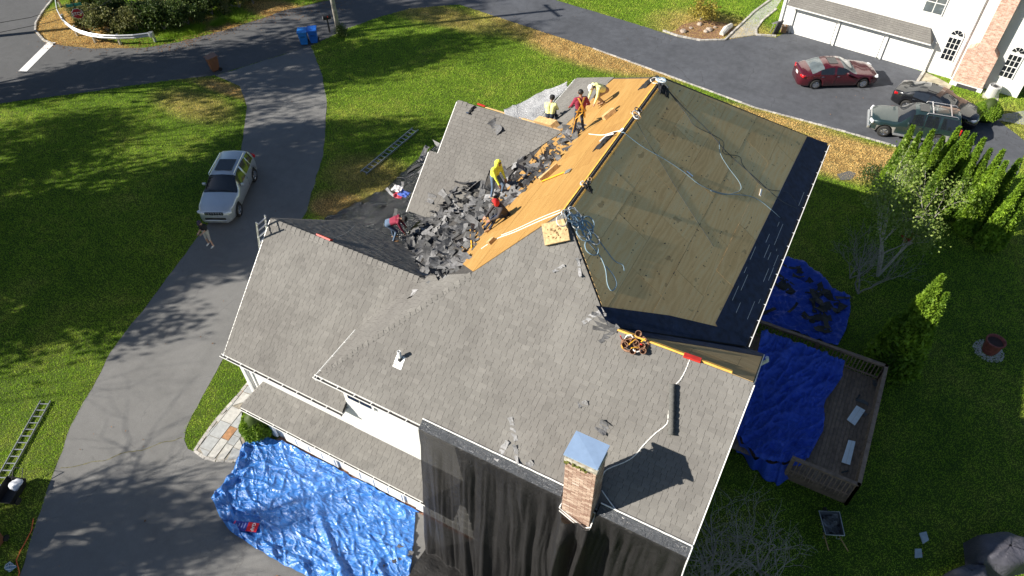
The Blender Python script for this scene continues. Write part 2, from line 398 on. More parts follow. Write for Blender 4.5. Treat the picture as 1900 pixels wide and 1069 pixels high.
stone_mats = [pm('bluestone', (.36, .37, .37), .8, var=.12, scale=7, bmp=.15), pm('pale_stone', (.46, .45, .42), .8, var=.12, scale=7, bmp=.15), pm('rust_stone', (.36, .19, .09), .8, var=.25, scale=6, bmp=.15)]
wc = Vector(walk_poly[3]).lerp(Vector(walk_poly[9]), .5); wa = (Vector(walk_poly[1]) - Vector(walk_poly[4])).angle_signed(Vector((1, 0)))
ca, sa = math.cos(wa), math.sin(wa); rnd = random.Random(4)
v0 = -3.2; k = 0
inner = [tuple(Vector(p).lerp(wc, .035)) for p in walk_poly]
while v0 < 3.2:
    hgt = rnd.choice((.36, .46, .55)); u0 = -4.5 + rnd.uniform(0, .6)
    while u0 < 4.5:
        wid = rnd.choice((.42, .6, .75, .95)); g = .014
        q = [(u0 + g, v0 + g), (u0 + wid - g, v0 + g), (u0 + wid - g, v0 + hgt - g), (u0 + g, v0 + hgt - g)]
        q = [(wc.x + u * ca - v * sa, wc.y + u * sa + v * ca) for u, v in q]
        cxy = (sum(p[0] for p in q) / 4, sum(p[1] for p in q) / 4)
        ins = [bool(inpoly(np.array([p[0]]), np.array([p[1]]), inner)[0]) for p in q]
        if any(ins):
            if not all(ins):          # cut the edge stones back inside the walk
                q2 = []
                for p, ok in zip(q, ins):
                    P = Vector(p); C0 = Vector(cxy)
                    tgt = [Vector(z) for z, o2 in zip(q, ins) if o2][0]
                    t = 0
                    while not inpoly(np.array([P.x]), np.array([P.y]), inner)[0] and t < 40: P = P.lerp(tgt, .05); t += 1
                    q2.append(tuple(P))
                q = q2
            if abs(area(q)) > .03:
                m = MB(); z0 = rnd.uniform(.018, .026)
                m.prism([(p[0], p[1], .019) for p in (q if area(q) > 0 else q[::-1])], z0)
                m.build('flagstone', stone_mats[2] if rnd.random() < .08 else stone_mats[rnd.random() < .55], walkway); k += 1
        u0 += wid
    v0 += hgt
# grass blades standing on the part of the lawn the picture shows
def grass(name, n, hmin, hmax, region, mat, wid=.014, seedv=3):
    g = np.random.default_rng(seedv); x = g.uniform(region[0], region[1], n); y = g.uniform(region[2], region[3], n)
    dx, dy, dz = x - CAM.x, y - CAM.y, -CAM.z
    zz = dx * CF.x + dy * CF.y + dz * CF.z; px = 950 + FPX * (dx * CR.x + dy * CR.y + dz * CR.z) / zz; py = 534.5 - FPX * (dx * CU.x + dy * CU.y + dz * CU.z) / zz
    ok = (zz > 0) & (px > -60) & (px < 1960) & (py > -60) & (py < 1130)
    for p in (driveway, main_road, side_street, ndrive, walk_poly): ok &= ~inpoly(x, y, p)
    ok &= ~((x > -10.2) & (x < 5.3) & (y > -5.2) & (y < 13.2))
    x, y = x[ok], y[ok]; n = len(x); a = g.uniform(0, 6.283, n); h = g.uniform(hmin, hmax, n); l = g.normal(0, .5, (n, 2)) * h[:, None]
    w = wid * g.uniform(.7, 1.5, n); c, s = np.cos(a) * w, np.sin(a) * w; z0 = np.zeros(n)
    v = np.stack([np.stack([x - c, y - s, z0], 1), np.stack([x + c, y + s, z0], 1), np.stack([x + l[:, 0], y + l[:, 1], h], 1)], 1).reshape(-1, 3)
    o = link(name, npmesh(name, v, 3, mat, dryness(x, y))); tag(o, 'short mown lawn grass of the yards', 'grass', kind='stuff'); return o
grass('lawn_grass', 3000000, .03, .07, (-60, 20, -18, 52), grass_mat('grass_blade', True), .012)
# ================================================================== THE HOUSE
house = empty('house', (0, 0, 0), label='white house being re-roofed with bare plywood and grey shingles', cat='house')
def shingle_mat(name, lo, hi):
    m, nt, b = new_mat(name); v = coords(nt)
    t = N(nt, 'ShaderNodeAttribute', attribute_name='tone').outputs['Fac']
    f = noi(nt, v, 90, 2, .7); g = noi(nt, v, .55, 4, .6, .4)
    c = ramp(nt, t, [(0.0, lo), (.5, tuple((p + q) / 2 for p, q in zip(lo, hi))), (1.0, hi)])
    c = mixc(nt, 1.0, c, ramp(nt, f, [(.25, (.74, .74, .74)), (.75, (1.22, 1.22, 1.22))]), 'MULTIPLY')
    c = mixc(nt, 1.0, c, ramp(nt, g, [(.3, (.88, .87, .87)), (.7, (1.1, 1.1, 1.09))]), 'MULTIPLY')
    nt.links.new(c, b.inputs['Base Color']); b.inputs['Roughness'].default_value = .95; b.inputs['Specular IOR Level'].default_value = .2
    bump(nt, b, f, .6, .004); return m
MT['shingle'] = shingle_mat('weathered_shingle', (.118, .114, .108), (.222, .215, .203))
MT['cut'] = pm('shingle_cut_edge', (.05, .048, .046), .95, var=.2, scale=10)
MT['felt'] = pm('shingle_underside', (.045, .043, .042), .95, var=.2, scale=10)
def tabs(O, u, v, convs, expo=.132, wmin=.13, wmax=.28, seed=1, vmax=9, umin=-12, umax=12, streak=.5, t0=.012):
    O, u, v = Vector(O), Vector(u).normalized(), Vector(v).normalized(); n = u.cross(v)
    if n.z < 0: n = -n
    rd = random.Random(seed); out = []
    vs = [q[1] for c in convs for q in c]; us = [q[0] for c in convs for q in c]
    b = min(vs) - expo * .3
    while b < max(vs):
        a = min(us) - rd.uniform(0, .5); rowjit = rd.uniform(-.05, .05)
        while a < max(us):
            w = rd.uniform(wmin, wmax); g = .0032
            j = rd.uniform(-.006, .006)
            rect = [(a + g, b + j), (a + w - g, b + j), (a + w - g, b + expo + .006), (a + g, b + expo + .006)]
            st = noise.noise((a * .8 + seed * 7, b * .13, 3.3)) * streak + noise.noise((a * 2.3, b * .3, 9.1 + seed)) * streak * .5
            tone = min(1, max(0, .55 + rd.gauss(0, .075) + rowjit * .6 + st * .5)); rise = rd.uniform(.019, .026)
            for c in convs:
                p = clip_convex(rect, c)
                if p:
                    h = lambda y: t0 + rise * (1 - (y - b) / expo)
                    top = [O + u * x + v * y + n * h(y) for x, y in p]; bot = [O + u * x + v * y - n * .002 for x, y in p]; k = len(p)
                    fs = [tuple(range(k))] + [(i, k + i, k + (i + 1) % k, (i + 1) % k) for i in range(k)]
                    out.append((top + bot, fs, tone, abs(area(p))))
            a += w
        b += expo
    return out
def uv(O, u, v, pts):
    O, u, v = Vector(O), Vector(u).normalized(), Vector(v).normalized()
    return [((Vector(p) - O).dot(u), (Vector(p) - O).dot(v)) for p in pts]
S = lambda x, y: (x, y, ZA + SS * y)
Wp = lambda x, y: (x, y, ZA + WS * x)
Ep = lambda x, y: (x, y, ZA - ES * x)
GS = lambda x, y: (x, y, GRZ + .84 * (y - GRY)); GN = lambda x, y: (x, y, GRZ - .84 * (y - GRY))
BS = lambda x, y: (x, y, BRZ + .84 * (y - BRY)); BN = lambda x, y: (x, y, BRZ - .84 * (y - BRY))
WN = lambda x, y: (x, y, 10.36 - .80 * (y + 1.95))
HX = 2.275; EE = 5.6; EVY = 1.15; ENY = 12.65
EY, EX, EW, NY = -5.43, 6.2, -5.55, 13.4
# ---- roof decks under the covering
deckm = pm('roof_deck', (.05, .047, .045), .95, var=.2)
def slab(name, pts, mat=None, t=.10, parent=house):
    m = MB(); n = (Vector(pts[1]) - Vector(pts[0])).cross(Vector(pts[2]) - Vector(pts[0])).normalized()
    if n.z < 0: pts = pts[::-1]; n = -n
    m.prism([Vector(p) - n * (t + .003) for p in pts], t, n); return m.build(name, mat or deckm, parent)
slab('roof_deck', [S(0, 0), S(HX, -1.95), S(EX, -1.95), S(EX, EY), S(EW, EY)])
slab('roof_deck', [Wp(0, 0), Wp(0, 7.8), Wp(EW, NY), Wp(EW, EY)])
slab('roof_deck', [Ep(0, 0), Ep(HX, -1.95), Ep(5.6, EVY), Ep(5.6, ENY), Ep(0, 7.8)])
slab('roof_deck', [(0, 7.8, ZA), (5.6, ENY, ZA - ES * 5.6), (EW, NY, 7.42)])
slab('roof_deck', [WN(HX, -1.95), WN(EX, -1.95), WN(EX, 1.3), WN(5.6, 1.3)])
GEY, GNY = -5.28, 2.2
slab('roof_deck', [GS(GX0, GRY), GS(-4.1, GRY), GS(-5.2, -2.55), GS(-5.2, GEY), GS(GX0 + .12, GEY)])
slab('roof_deck', [GN(GX0, GRY), GN(-4.1, GRY), GN(-5.4, -.15), GN(-5.4, GNY), GN(GX0, GNY)])
BEY = 3.15
slab('roof_deck', [BS(BX0, BRY), BS(-3.2, BRY), BS(-5.45, 4.5), BS(-5.45, BEY), BS(-8.2, BEY), BS(-8.2, 5.1), BS(BX0, 5.1)])
slab('roof_deck', [BN(BX0, BRY), BN(-3.2, BRY), BN(-5.45, 9.1), BN(-5.45, 10.4), BN(BX0, 10.4)])
# ---- shingles
ALL = []
O = S(EW, EY); u_ = (1, 0, 0); v_ = (0, 1, SS)
polyA = [S(0, 0), S(HX, -1.95), S(-1.993, -1.95)]; polyB = [S(-1.993, -1.95), S(EX, -1.95), S(EX, EY), S(EW, EY)]
ALL += tabs(O, u_, v_, [uv(O, u_, v_, polyA), uv(O, u_, v_, polyB)], seed=1)
O = GS(GX0, GEY); polyA = [GS(GX0, GRY), GS(-4.1, GRY), GS(-5.2, -2.55), GS(GX0 + .04, -2.55)]; polyB = [GS(GX0 + .04, -2.55), GS(-5.2, -2.55), GS(-5.2, GEY), GS(GX0 + .12, GEY)]
ALL += tabs(O, u_, v_, [uv(O, u_, v_, polyA), uv(O, u_, v_, polyB)], seed=2)
vn = (0, -1, .84); O = GN(GX0, GNY)
polyA = [GN(GX0, GRY), GN(-4.1, GRY), GN(-5.4, -.15), GN(GX0, -.15)]; polyB = [GN(GX0, -.15), GN(-5.4, -.15), GN(-5.4, GNY), GN(GX0, GNY)]
ALL += tabs(O, u_, vn, [uv(O, u_, vn, polyA), uv(O, u_, vn, polyB)], seed=3)
O = BS(-8.2, BEY); polyA = [BS(BX0, BRY), BS(-3.2, BRY), BS(-5.0, 5.1), BS(BX0, 5.1)]; polyB = [BS(-8.2, 5.1), BS(-5.0, 5.1), BS(-5.45, 4.5), BS(-5.45, BEY), BS(-8.2, BEY)]
ALL += tabs(O, u_, v_, [uv(O, u_, v_, polyA), uv(O, u_, v_, polyB)], seed=4, streak=.25)
# west slope: strip beside the south hip, and the north part still covered
uw, vw = (0, 1, 0), (1, 0, WS); O = Wp(EW, EY)
polyA = [Wp(EW, EY), Wp(-2.0, -1.95), Wp(-4.0, -1.3), Wp(EW, -2.9)]
ALL += tabs(O, uw, vw, [uv(O, uw, vw, polyA)], seed=5, streak=.2)
polyB = [Wp(EW, 8.2), Wp(-3.4, 7.2), Wp(-2.75, 10.58), Wp(EW, NY)]
ALL += tabs(O, uw, vw, [uv(O, uw, vw, polyB)], seed=6, streak=.15)
# ---- pent roof over the garage doors
PX0, PX1, PY0, PZ0, PY1, PZ1 = -9.75, -.75, -4.98, 4.15, -5.92, 3.42
ps = (PZ0 - PZ1) / (PY0 - PY1); PS = lambda x, y: (x, y, PZ0 + ps * (y - PY0)); vp = (0, 1, ps); O = PS(PX0, PY1)
pent = slab('pent_roof', [PS(PX0 + .55, PY0), PS(PX1, PY0), PS(PX1, PY1), PS(PX0, PY1)], t=.09)
slab('pent_roof_end', [PS(PX0 + .55, PY0), PS(PX0, PY1), (PX0, PY0, PZ1)], t=.06)
ALL += tabs(O, u_, vp, [uv(O, u_, vp, [PS(PX0 + .5, PY0), PS(PX1, PY0), PS(PX1, PY1), PS(PX0, PY1)])], seed=8, streak=.2)
um = (0, -1, 0); vm = (.55, 0, PZ0 - PZ1); O = (PX0, PY0, PZ1)
ALL += tabs(O, um, vm, [uv(O, um, vm, [(PX0 + .55, PY0, PZ0), (PX0, PY1, PZ1), (PX0, PY0, PZ1)])], seed=9)
def scr(P):
    d = Vector(P) - CAM; z = d.dot(CF); return 950 + FPX * d.dot(CR) / z, 534.5 - FPX * d.dot(CU) / z, z
def pxarea(t):
    p = [scr(q) for q in t[0][:len(t[0]) // 2]]
    if not all(-5 < q[0] < 1905 and -5 < q[1] < 1074 for q in p): return 0
    return abs(area([(q[0], q[1]) for q in p]))
ALL.sort(key=pxarea, reverse=True)
for vs, fs, tone, _ in ALL[:300]:
    m = MB().add(vs, fs[:1], tone); m.add(vs, fs[1:], 0, 1); m.build('shingle', [MT['shingle'], MT['cut']], house, recalc=False)
m = MB()
for vs, fs, tone, _ in ALL[300:]: m.add(vs, fs[:1], tone); m.add(vs, fs[1:], 0, 1)
tag(m.build('shingle_field', [MT['shingle'], MT['cut']], house, recalc=False), kind='stuff')
# ---- folded cap shingles on the ridges and hips
def caps(a, b, half, drop, name='ridge_shingle', step=.2, lift=.02, each=True, tone=None):
    a, b = Vector(a), Vector(b); d = (b - a).normalized(); L = (b - a).length; k = int(L / step); s = d.cross(Vector((0, 0, 1))).normalized()
    big = MB()
    for i in range(k):
        p = a + d * (i * step); q = p + d * (step * 1.08); m = MB() if each else big; w = half * random.uniform(.95, 1.05)
        z0, z1 = Vector((0, 0, lift + .02)), Vector((0, 0, lift)); dn = Vector((0, 0, -drop * w))
        vs = [p + s * w + dn + z0, p + s * w * .35 + dn * .3 + z0 + Vector((0, 0, .006)), p + z0 + Vector((0, 0, .008)), p - s * w * .35 + dn * .3 + z0 + Vector((0, 0, .006)), p - s * w + dn + z0]
        vs += [x + (q - p) + z1 - z0 for x in vs]
        vs += [x - Vector((0, 0, .03)) for x in vs[:5]]
        m.add(vs, [(i_, i_ + 1, i_ + 6, i_ + 5) for i_ in range(4)] + [(10 + i_, 11 + i_, 1 + i_, i_) for i_ in range(4)], tone if tone is not None else random.uniform(.3, .75))
        if each: m.build(name, MT['shingle'], house)
    if not each: tag(big.build(name, MT['shingle'], house), kind='stuff')
caps(GS(-4.3, GRY), GS(GX0, GRY), .17, .84)
caps(BS(-7.35, BRY), BS(BX0, BRY), .16, .84)
caps(S(-2.0, -1.95), S(EW, EY), .10, .5, 'hip_shingle', step=.2, lift=.012)
caps((PX0 + .55, PY0, PZ0), (PX0, PY1, PZ1), .10, .4, 'hip_shingle', lift=.01)
# ---- plywood sheets
def ply(name, stops, spots, rough=.7):
    m, nt, b = new_mat(name); v = coords(nt, True)
    mp = N(nt, 'ShaderNodeMapping'); mp.inputs['Scale'].default_value = (.35, 1.6, 1); nt.links.new(v, mp.inputs[0])
    w = N(nt, 'ShaderNodeTexWave', wave_type='BANDS', bands_direction='Y', inp={'Scale': 1.1, 'Distortion': 22.0, 'Detail': 3.0, 'Detail Scale': .8, 'Detail Roughness': .55}); nt.links.new(mp.outputs[0], w.inputs['Vector'])
    f = noi(nt, mp.outputs[0], 1.3, 5, .6, 1.0); fine = noi(nt, v, 45, 2, .7)
    oi = N(nt, 'ShaderNodeObjectInfo')
    k = mth(nt, 'ADD', mth(nt, 'MULTIPLY', w.outputs['Fac'], .15), mth(nt, 'ADD', mth(nt, 'MULTIPLY', f, .5), mth(nt, 'MULTIPLY', oi.outputs['Random'], .22)))
    c = ramp(nt, k, stops); c = mixc(nt, 1.0, c, ramp(nt, fine, [(.3, (.86, .86, .86)), (.7, (1.12, 1.12, 1.12))]), 'MULTIPLY')
    if spots:
        kn = noi(nt, v, 2.4, 2, .5, .3); c = mixc(nt, mth(nt, 'MULTIPLY', mth(nt, 'GREATER_THAN', kn, .70), .35), c, (.10, .06, .03))
    nt.links.new(c, b.inputs['Base Color']); b.inputs['Roughness'].default_value = rough; b.inputs['Specular IOR Level'].default_value = .3; bump(nt, b, w.outputs['Fac'], .06, .003); return m
MT['ply_e'] = ply('weathered_plywood', [(.15, (.64, .38, .15)), (.42, (.80, .53, .235)), (.62, (.80, .59, .30)), (.9, (.88, .66, .35))], True)
MT['ply_w'] = ply('fresh_plywood', [(.2, (.31, .165, .048)), (.5, (.39, .225, .070)), (.8, (.45, .28, .105))], False, .6)
def sheets(O, u, v, conv, mat, wu=2.44, wv=1.22, seed=0, lift=.004):
    O, u, v = Vector(O), Vector(u).normalized(), Vector(v).normalized(); n = u.cross(v); flip = n.z < 0
    if flip: n = -n
    c2 = uv(O, u, v, conv); rd = random.Random(seed); M = Matrix((u, v, n)).transposed().to_4x4(); M.translation = O
    bmax, bmin = max(q[1] for q in c2), min(q[1] for q in c2); amin, amax = min(q[0] for q in c2), max(q[0] for q in c2); r = 0; b = bmin
    while b < bmax - .02:
        a = amin - (wu / 2 if r % 2 else 0) - .3
        while a < amax:
            p = clip_convex([(a + .004, b + .004), (a + wu - .004, b + .004), (a + wu - .004, b + wv - .004), (a + .004, b + wv - .004)], c2)
            if p:
                t = lift + rd.uniform(0, .003); m = MB(); m.prism([(x, y, -.002) for x, y in p], t + .012)
                o = m.build('plywood_sheet', mat, house); o.matrix_world = M
            a += wu
        b += wv; r += 1
sheets(Ep(0, 0), (0, 1, 0), (1, 0, -ES), [Ep(.06, .06), Ep(.06, 7.74), Ep(5.5, 12.5), Ep(5.5, EVY), Ep(HX, -1.9)], MT['ply_e'], seed=2)
sheets(Wp(0, 0), (0, 1, 0), (-1, 0, -WS), [Wp(-.06, .06), Wp(-.06, 7.74), Wp(-2.7, 10.4), Wp(-3.75, 8.0), Wp(-3.75, .3), Wp(-2.75, -1.2), Wp(-1.95, -1.86)], MT['ply_w'], seed=3)
sheets(WN(2.0, -1.95), (1, 0, 0), (0, 1, -.80), [WN(2.3, -1.93), WN(EX - .03, -1.93), WN(EX - .03, 1.26), WN(5.6, 1.26)], ply('tan_plywood', [(.2, (.30, .20, .09)), (.5, (.42, .30, .15)), (.85, (.5, .37, .2))], True), seed=5)
# nail holes and dark specks on the old deck
m = MB()
for i in range(330):
    x = random.uniform(.3, 4.6); y = random.uniform(-1.2, 12)
    if random.random() < .55: x = round(x / .61) * .61 + random.uniform(-.03, .03)
    else: y = round(y / .41) * .41 + random.uniform(-.02, .02)
    if y < -x * .84 + .25 + (0 if x < 2.05 else (x - 2.05) * 1.95) or y > 7.6 + x or y < (x - 4.2) or x < .2: continue
    r = random.uniform(.008, .022); c = Vector(Ep(x, y)); n = Vector((ES, 0, 1)).normalized(); a1 = Vector((0, 1, 0)); a2 = n.cross(a1); c += n * .022
    m.add([c + a1 * r * math.cos(q) * random.uniform(.8, 2.0) + a2 * r * math.sin(q) for q in np.arange(0, 6.2, 1.05)], [(0, 1, 2, 3, 4, 5)])
tag(m.build('nail_hole', MT['felt'], house), kind='stuff')
# ridge slot
m = MB(); m.bar((0, 0, ZA - .05), (0, 7.8, ZA - .05), .10, .04); m.build('ridge_slot', MT['black'], house)
for s in (-1, 1):
    m = MB(); m.bar((s * .09, .05, ZA - .055), (s * .09, 7.75, ZA - .055), .05, .03, up=(s * .6, 0, 1)); m.build('ridge_edge', MT['yellow_lum'], house)
# ---- dark underlayment along the east eave and in the valley
MT['under'] = pm('ice_shield', (.013, .024, .058), .75, spec=.25, var=.3, scale=5, bmp=.5, bscale=9, bdist=.02)
nE = Vector((ES, 0, 1)).normalized(); nW = Vector((0, .80, 1)).normalized()
def strip(name, pts, n, off, mat, parent=house, t=.004):
    m = MB(); m.prism([Vector(p) + n * off for p in pts], t, n); return m.build(name, mat, parent)
strip('underlayment', [Ep(4.85, 11.9), Ep(4.6, .98), Ep(5.1, .7), Ep(5.63, 1.19), Ep(5.63, 12.68)], nE, .024, MT['under'])
e1 = [onp(px_, py_, nE, (0, 0, ZA)) for px_, py_ in ((1104, 568), (1240, 586), (1330, 607), (1368, 622))]
strip('valley_underlayment', [e1[0], e1[1], e1[2], e1[3], Ep(5.55, 1.12), Ep(HX, -1.93)], nE, .034, MT['under'])
strip('valley_underlayment', [WN(HX, -1.95), WN(2.95, -1.93), WN(4.7, -.3), WN(6.18, .9), WN(6.18, 1.27), WN(5.6, 1.28)], nW, .022, MT['under'])
m = MB()
for i in range(28):
    y = random.uniform(-.2, 9.0) ** 1.0 * random.uniform(.4, 1); x = 4.75 + random.choice((0, .12, .24, .36, .5, .62, .74)) + random.uniform(-.01, .01); L = random.uniform(.1, .9)
    if y < 1.6: continue
    c = Vector(Ep(x, y)) + nE * .033; m.add([c, c + Vector((0, L, 0)), c + Vector((0, L, 0)) + Vector((.014, 0, -.010)), c + Vector((.014, 0, -.010))], [(0, 1, 2, 3)])
tag(m.build('lap_mark', pm('pale_lap', (.38, .42, .46), .6), house), kind='stuff')
# ---- walls
def siding(name, c):
    m, nt, b = new_mat(name); v = coords(nt); sp = N(nt, 'ShaderNodeSeparateXYZ'); nt.links.new(v, sp.inputs[0])
    fr = mth(nt, 'FRACT', mth(nt, 'MULTIPLY', sp.outputs[2], 1 / .115)); bump(nt, b, fr, .8, .012)
    nt.links.new(ramp(nt, noi(nt, v, 1.5, 4), [(.3, tuple(q * .94 for q in c)), (.7, c)]), b.inputs['Base Color']); b.inputs['Roughness'].default_value = .55; return m
MT['siding'] = siding('white_siding', (.80, .80, .78))
def wall(name, poly, h, mat=None, up=(0, 0, 1)): return MB().prism(poly, h, up).build(name, mat or MT['siding'], house)
wall('wall', [(-5.2, -5.0, 0), (5.25, -5.0, 0), (5.25, 13.0, 0), (-5.2, 13.0, 0)], 7.38)
wall('gable_wall', [(5.9, -5.0, 0), (5.9, 1.1, 0), (5.9, 1.1, 7.4), (5.9, -1.95, 10.1), (5.9, -5.0, 7.4)], -.6, up=(1, 0, 0))
wall('garage_wall', [(-10.0, -4.99, 0), (-5.15, -4.99, 0), (-5.15, 1.85, 0), (-10.0, 1.85, 0)], 5.55)
wall('gable_wall', [(-10.0, -4.98, 5.5), (-10.0, 1.84, 5.5), (-10.0, GRY, 8.4)], 4.5, up=(1, 0, 0))
wall('front_wall', [(-7.4, 3.5, 0), (-5.1, 3.5, 0), (-5.1, 10.1, 0), (-7.4, 10.1, 0)], 6.4)
wall('gable_wall', [(-7.41, 3.55, 6.3), (-7.41, 10.05, 6.3), (-7.41, BRY, 9.1)], 2.2, up=(1, 0, 0))
# fascia boards
def board(name, a, b, w, h, mat='trim', up=(0, 0, 1), parent=house): return MB().bar(a, b, w, h, up).build(name, MT[mat], parent)
board('rake_board', Vector(S(6.225, -1.95)) - Vector((0, 0, .075)), Vector(S(6.225, EY)) - Vector((0, 0, .075)), .03, .18)
board('rake_board', Vector(WN(6.21, -1.95)) - Vector((0, 0, .12)), Vector(WN(6.21, 1.3)) - Vector((0, 0, .12)), .03, .18)
board('rake_board', Vector(GS(GX0 - .02, GRY)) - Vector((0, 0, .10)), Vector(GS(GX0 + .11, GEY)) - Vector((0, 0, .10)), .03, .16)
board('rake_board', Vector(GN(GX0 - .02, GRY)) - Vector((0, 0, .10)), Vector(GN(GX0 - .02, GNY)) - Vector((0, 0, .10)), .03, .16)
board('rake_board', Vector(BS(BX0 - .02, BRY)) - Vector((0, 0, .10)), Vector(BS(BX0 - .02, 5.1)) - Vector((0, 0, .10)), .03, .16)
board('rake_board', Vector(BS(-8.22, 5.1)) - Vector((0, 0, .10)), Vector(BS(-8.22, BEY)) - Vector((0, 0, .10)), .03, .16)
# soffits
MB().prism([(-5.5, -5.4, 7.30), (6.1, -5.4, 7.30), (6.1, -4.9, 7.30), (-5.5, -4.9, 7.30)], .02).build('soffit', MT['white'], house)
MB().prism([(-10.3, -5.25, 5.30), (-5.2, -5.25, 5.30), (-5.2, -4.9, 5.30), (-10.3, -4.9, 5.30)], .02).build('soffit', MT['white'], house)
# ---- gutters
def gutter(a, b, out, hang=.62, w=.12, h=.10):
    a, b, out = Vector(a), Vector(b), Vector(out); d = (b - a).normalized(); L = (b - a).length
    up = Vector((0, 0, 1)); m = MB()
    prof = [(0, .02), (0, -h), (w * .75, -h), (w, -.03), (w, 0), (w - .02, 0), (w - .03, -.03), (w * .7, -h + .012), (.012, -h + .012), (.012, .02)]
    vs = [a + out * x + up * z for x, z in prof] + [b + out * x + up * z for x, z in prof]; k = len(prof)
    m.add(vs, [(i, (i + 1) % k, k + (i + 1) % k, k + i) for i in range(k)] + [tuple(range(k)), tuple(range(k, 2 * k))[::-1]])
    g = m.build('gutter', MT['trim'], house)
    MB().bar(a + out * w * .45 + up * (-h * .55), b + out * w * .45 + up * (-h * .55), w * .62, .02).build('gutter_dirt', MT['felt'], g)
    for i in range(int(L / hang)):
        p = a + d * (i + .5) * hang; MB().bar(p + up * .006, p + out * w + up * .006, .028, .008).build('hanger', MT['white'], g)
    return g
gutter((EW - .13, EY, 7.40), (-1.8, EY, 7.40), (0, -1, 0)); gutter((-1.8, EY, 7.40), (EX, EY, 7.40), (0, -1, 0), hang=2)
gutter((EW, EY - .1, 7.38), (EW, -3.4, 7.38), (-1, 0, 0))
gutter((GX0, GEY, 5.40), (-5.2, GEY, 5.40), (0, -1, 0))
gutter((5.62, 1.25, ZA - ES * 5.6 - .03), (5.62, 12.65, ZA - ES * 5.6 - .03), (1, 0, 0), hang=.75)
gutter((EW, 9.0, 7.38), (EW, 13.4, 7.38), (-1, 0, 0))
gutter((PX0, PY1, 3.38), (PX1, PY1, 3.38), (0, -1, 0), w=.09, h=.10)
# downpipes, corner boards
board('corner_board', (-10.02, -5.02, 0), (-10.02, -5.02, 5.4), .14, .14)
MB().tube([(-9.75, -5.3, 5.32), (-9.8, -5.12, 5.0), (-9.8, -5.1, 4.0), (-9.8, -5.1, .2)], .045, 8).build('downpipe', MT['trim'], house)
p = onp(1447, 657, (0, 1, 0), (0, 1.62, 0)); 
MB().tube([(6.32, 1.55, 7.4), (6.36, 1.6, 7.2), (6.1, 1.7, 6.6), (6.05, 1.7, 3)], .055, 8).build('downpipe', MT['white'], house)
# garage front under the pent roof
MB().box((-5.25, -5.06, 3.1), (9.0, .10, .55)).build('garage_header', MT['white'], house)
for x in (-8.1, -5.0, -1.9):
    d = MB().box((x, -5.03, 1.35), (2.6, .06, 2.5)).build('garage_door', MT['white'], house)
    for r in range(4):
        for c in range(4): MB().box((x - .95 + c * .635, -5.07, .45 + r * .61), (.52, .025, .46)).build('door_panel', MT['trim'], d, bevel=.01)
for x in (-9.5, -6.55, -3.45, -.95): MB().prism([(x, -5.0, 3.9), (x, -5.0, 3.1), (x, -5.7, 3.45)], .09, (1, 0, 0)).build('bracket', MT['white'], house)
# brick apron along the door sills
MB().box((-5.3, -5.05, .012), (9.0, .16, .02)).build('door_sill', pm('brick_sill', (.25, .13, .09), .9, var=.3, scale=14), house)
# window tucked under the main eave
w = MB().box((-4.5, -5.03, 6.55), (1.1, .07, .9)).build('window', MT['trim'], house)
for i in range(2):
    for j in range(2): MB().box((-4.74 + .48 * i, -5.075, 6.35 + .4 * j), (.42, .02, .34)).build('pane', MT['glass'], w)
for x in (.6, 4.6):
    w = MB().box((x, -5.03, 5.6), (1.1, .07, 1.5)).build('window', MT['trim'], house)
    for i in range(2):
        for j in range(2): MB().box((x - .24 + .48 * i, -5.075, 5.25 + .66 * j), (.42, .02, .6)).build('pane', MT['glass'], w)
# ---- chimney
MT['mortar'] = pm('mortar', (.33, .28, .23), .95, var=.15, scale=12)
def brick_mat(name, lo, mid, hi):
    m, nt, b = new_mat(name); v = coords(nt); t = N(nt, 'ShaderNodeAttribute', attribute_name='tone').outputs['Fac']
    c = ramp(nt, t, [(0, lo), (.5, mid), (.9, hi), (1, (.60, .50, .42))]); c = mixc(nt, 1.0, c, ramp(nt, noi(nt, v, 35, 3), [(.3, (.8, .8, .8)), (.7, (1.15, 1.15, 1.15))]), 'MULTIPLY')
    nt.links.new(c, b.inputs['Base Color']); b.inputs['Roughness'].default_value = .9; return m
MT['brick'] = brick_mat('chimney_brick', (.27, .16, .115), (.40, .275, .21), (.52, .39, .30))
CX0, CX1, CY0, CY1, CZ = 2.84, 3.63, -5.72, -5.16, 9.72
chim = MB().box(((CX0 + CX1) / 2, (CY0 + CY1) / 2, CZ / 2), (CX1 - CX0 - .02, CY1 - CY0 - .02, CZ)).build('chimney', MT['mortar'], house)
m = MB(); bh, bl, g = .066, .205, .011; r = 0; z = 4.4
while z < CZ - bh:
    for side in range(4):
        L = (CX1 - CX0) if side % 2 == 0 else (CY1 - CY0); a = -(bl / 2 if r % 2 else 0)
        while a < L:
            a0, a1 = max(0, a), min(L, a + bl - g)
            if a1 - a0 > .02:
                c = (a0 + a1) / 2; j = random.uniform(-.003, .004)
                if side == 0: m.box((CX0 + c, CY0 - j, z + bh / 2), (a1 - a0, .03, bh - g), tone=random.random())
                elif side == 2: m.box((CX0 + c, CY1 + j, z + bh / 2), (a1 - a0, .03, bh - g), tone=random.random())
                elif side == 1: m.box((CX1 + j, CY0 + c, z + bh / 2), (.03, a1 - a0, bh - g), tone=random.random())
                else: m.box((CX0 - j, CY0 + c, z + bh / 2), (.03, a1 - a0, bh - g), tone=random.random())
            a += bl
    z += bh; r += 1
tag(m.build('brickwork', MT['brick'], chim), kind='stuff')
cxm, cym = (CX0 + CX1) / 2, (CY0 + CY1) / 2
MB().box((cxm, cym, CZ + .05), (CX1 - CX0 + .08, CY1 - CY0 + .08, .12)).build('crown', pm('mossy_concrete', (.36, .34, .28), .95, var=.35, scale=9, bmp=.4), chim, bevel=.02)
m = MB()
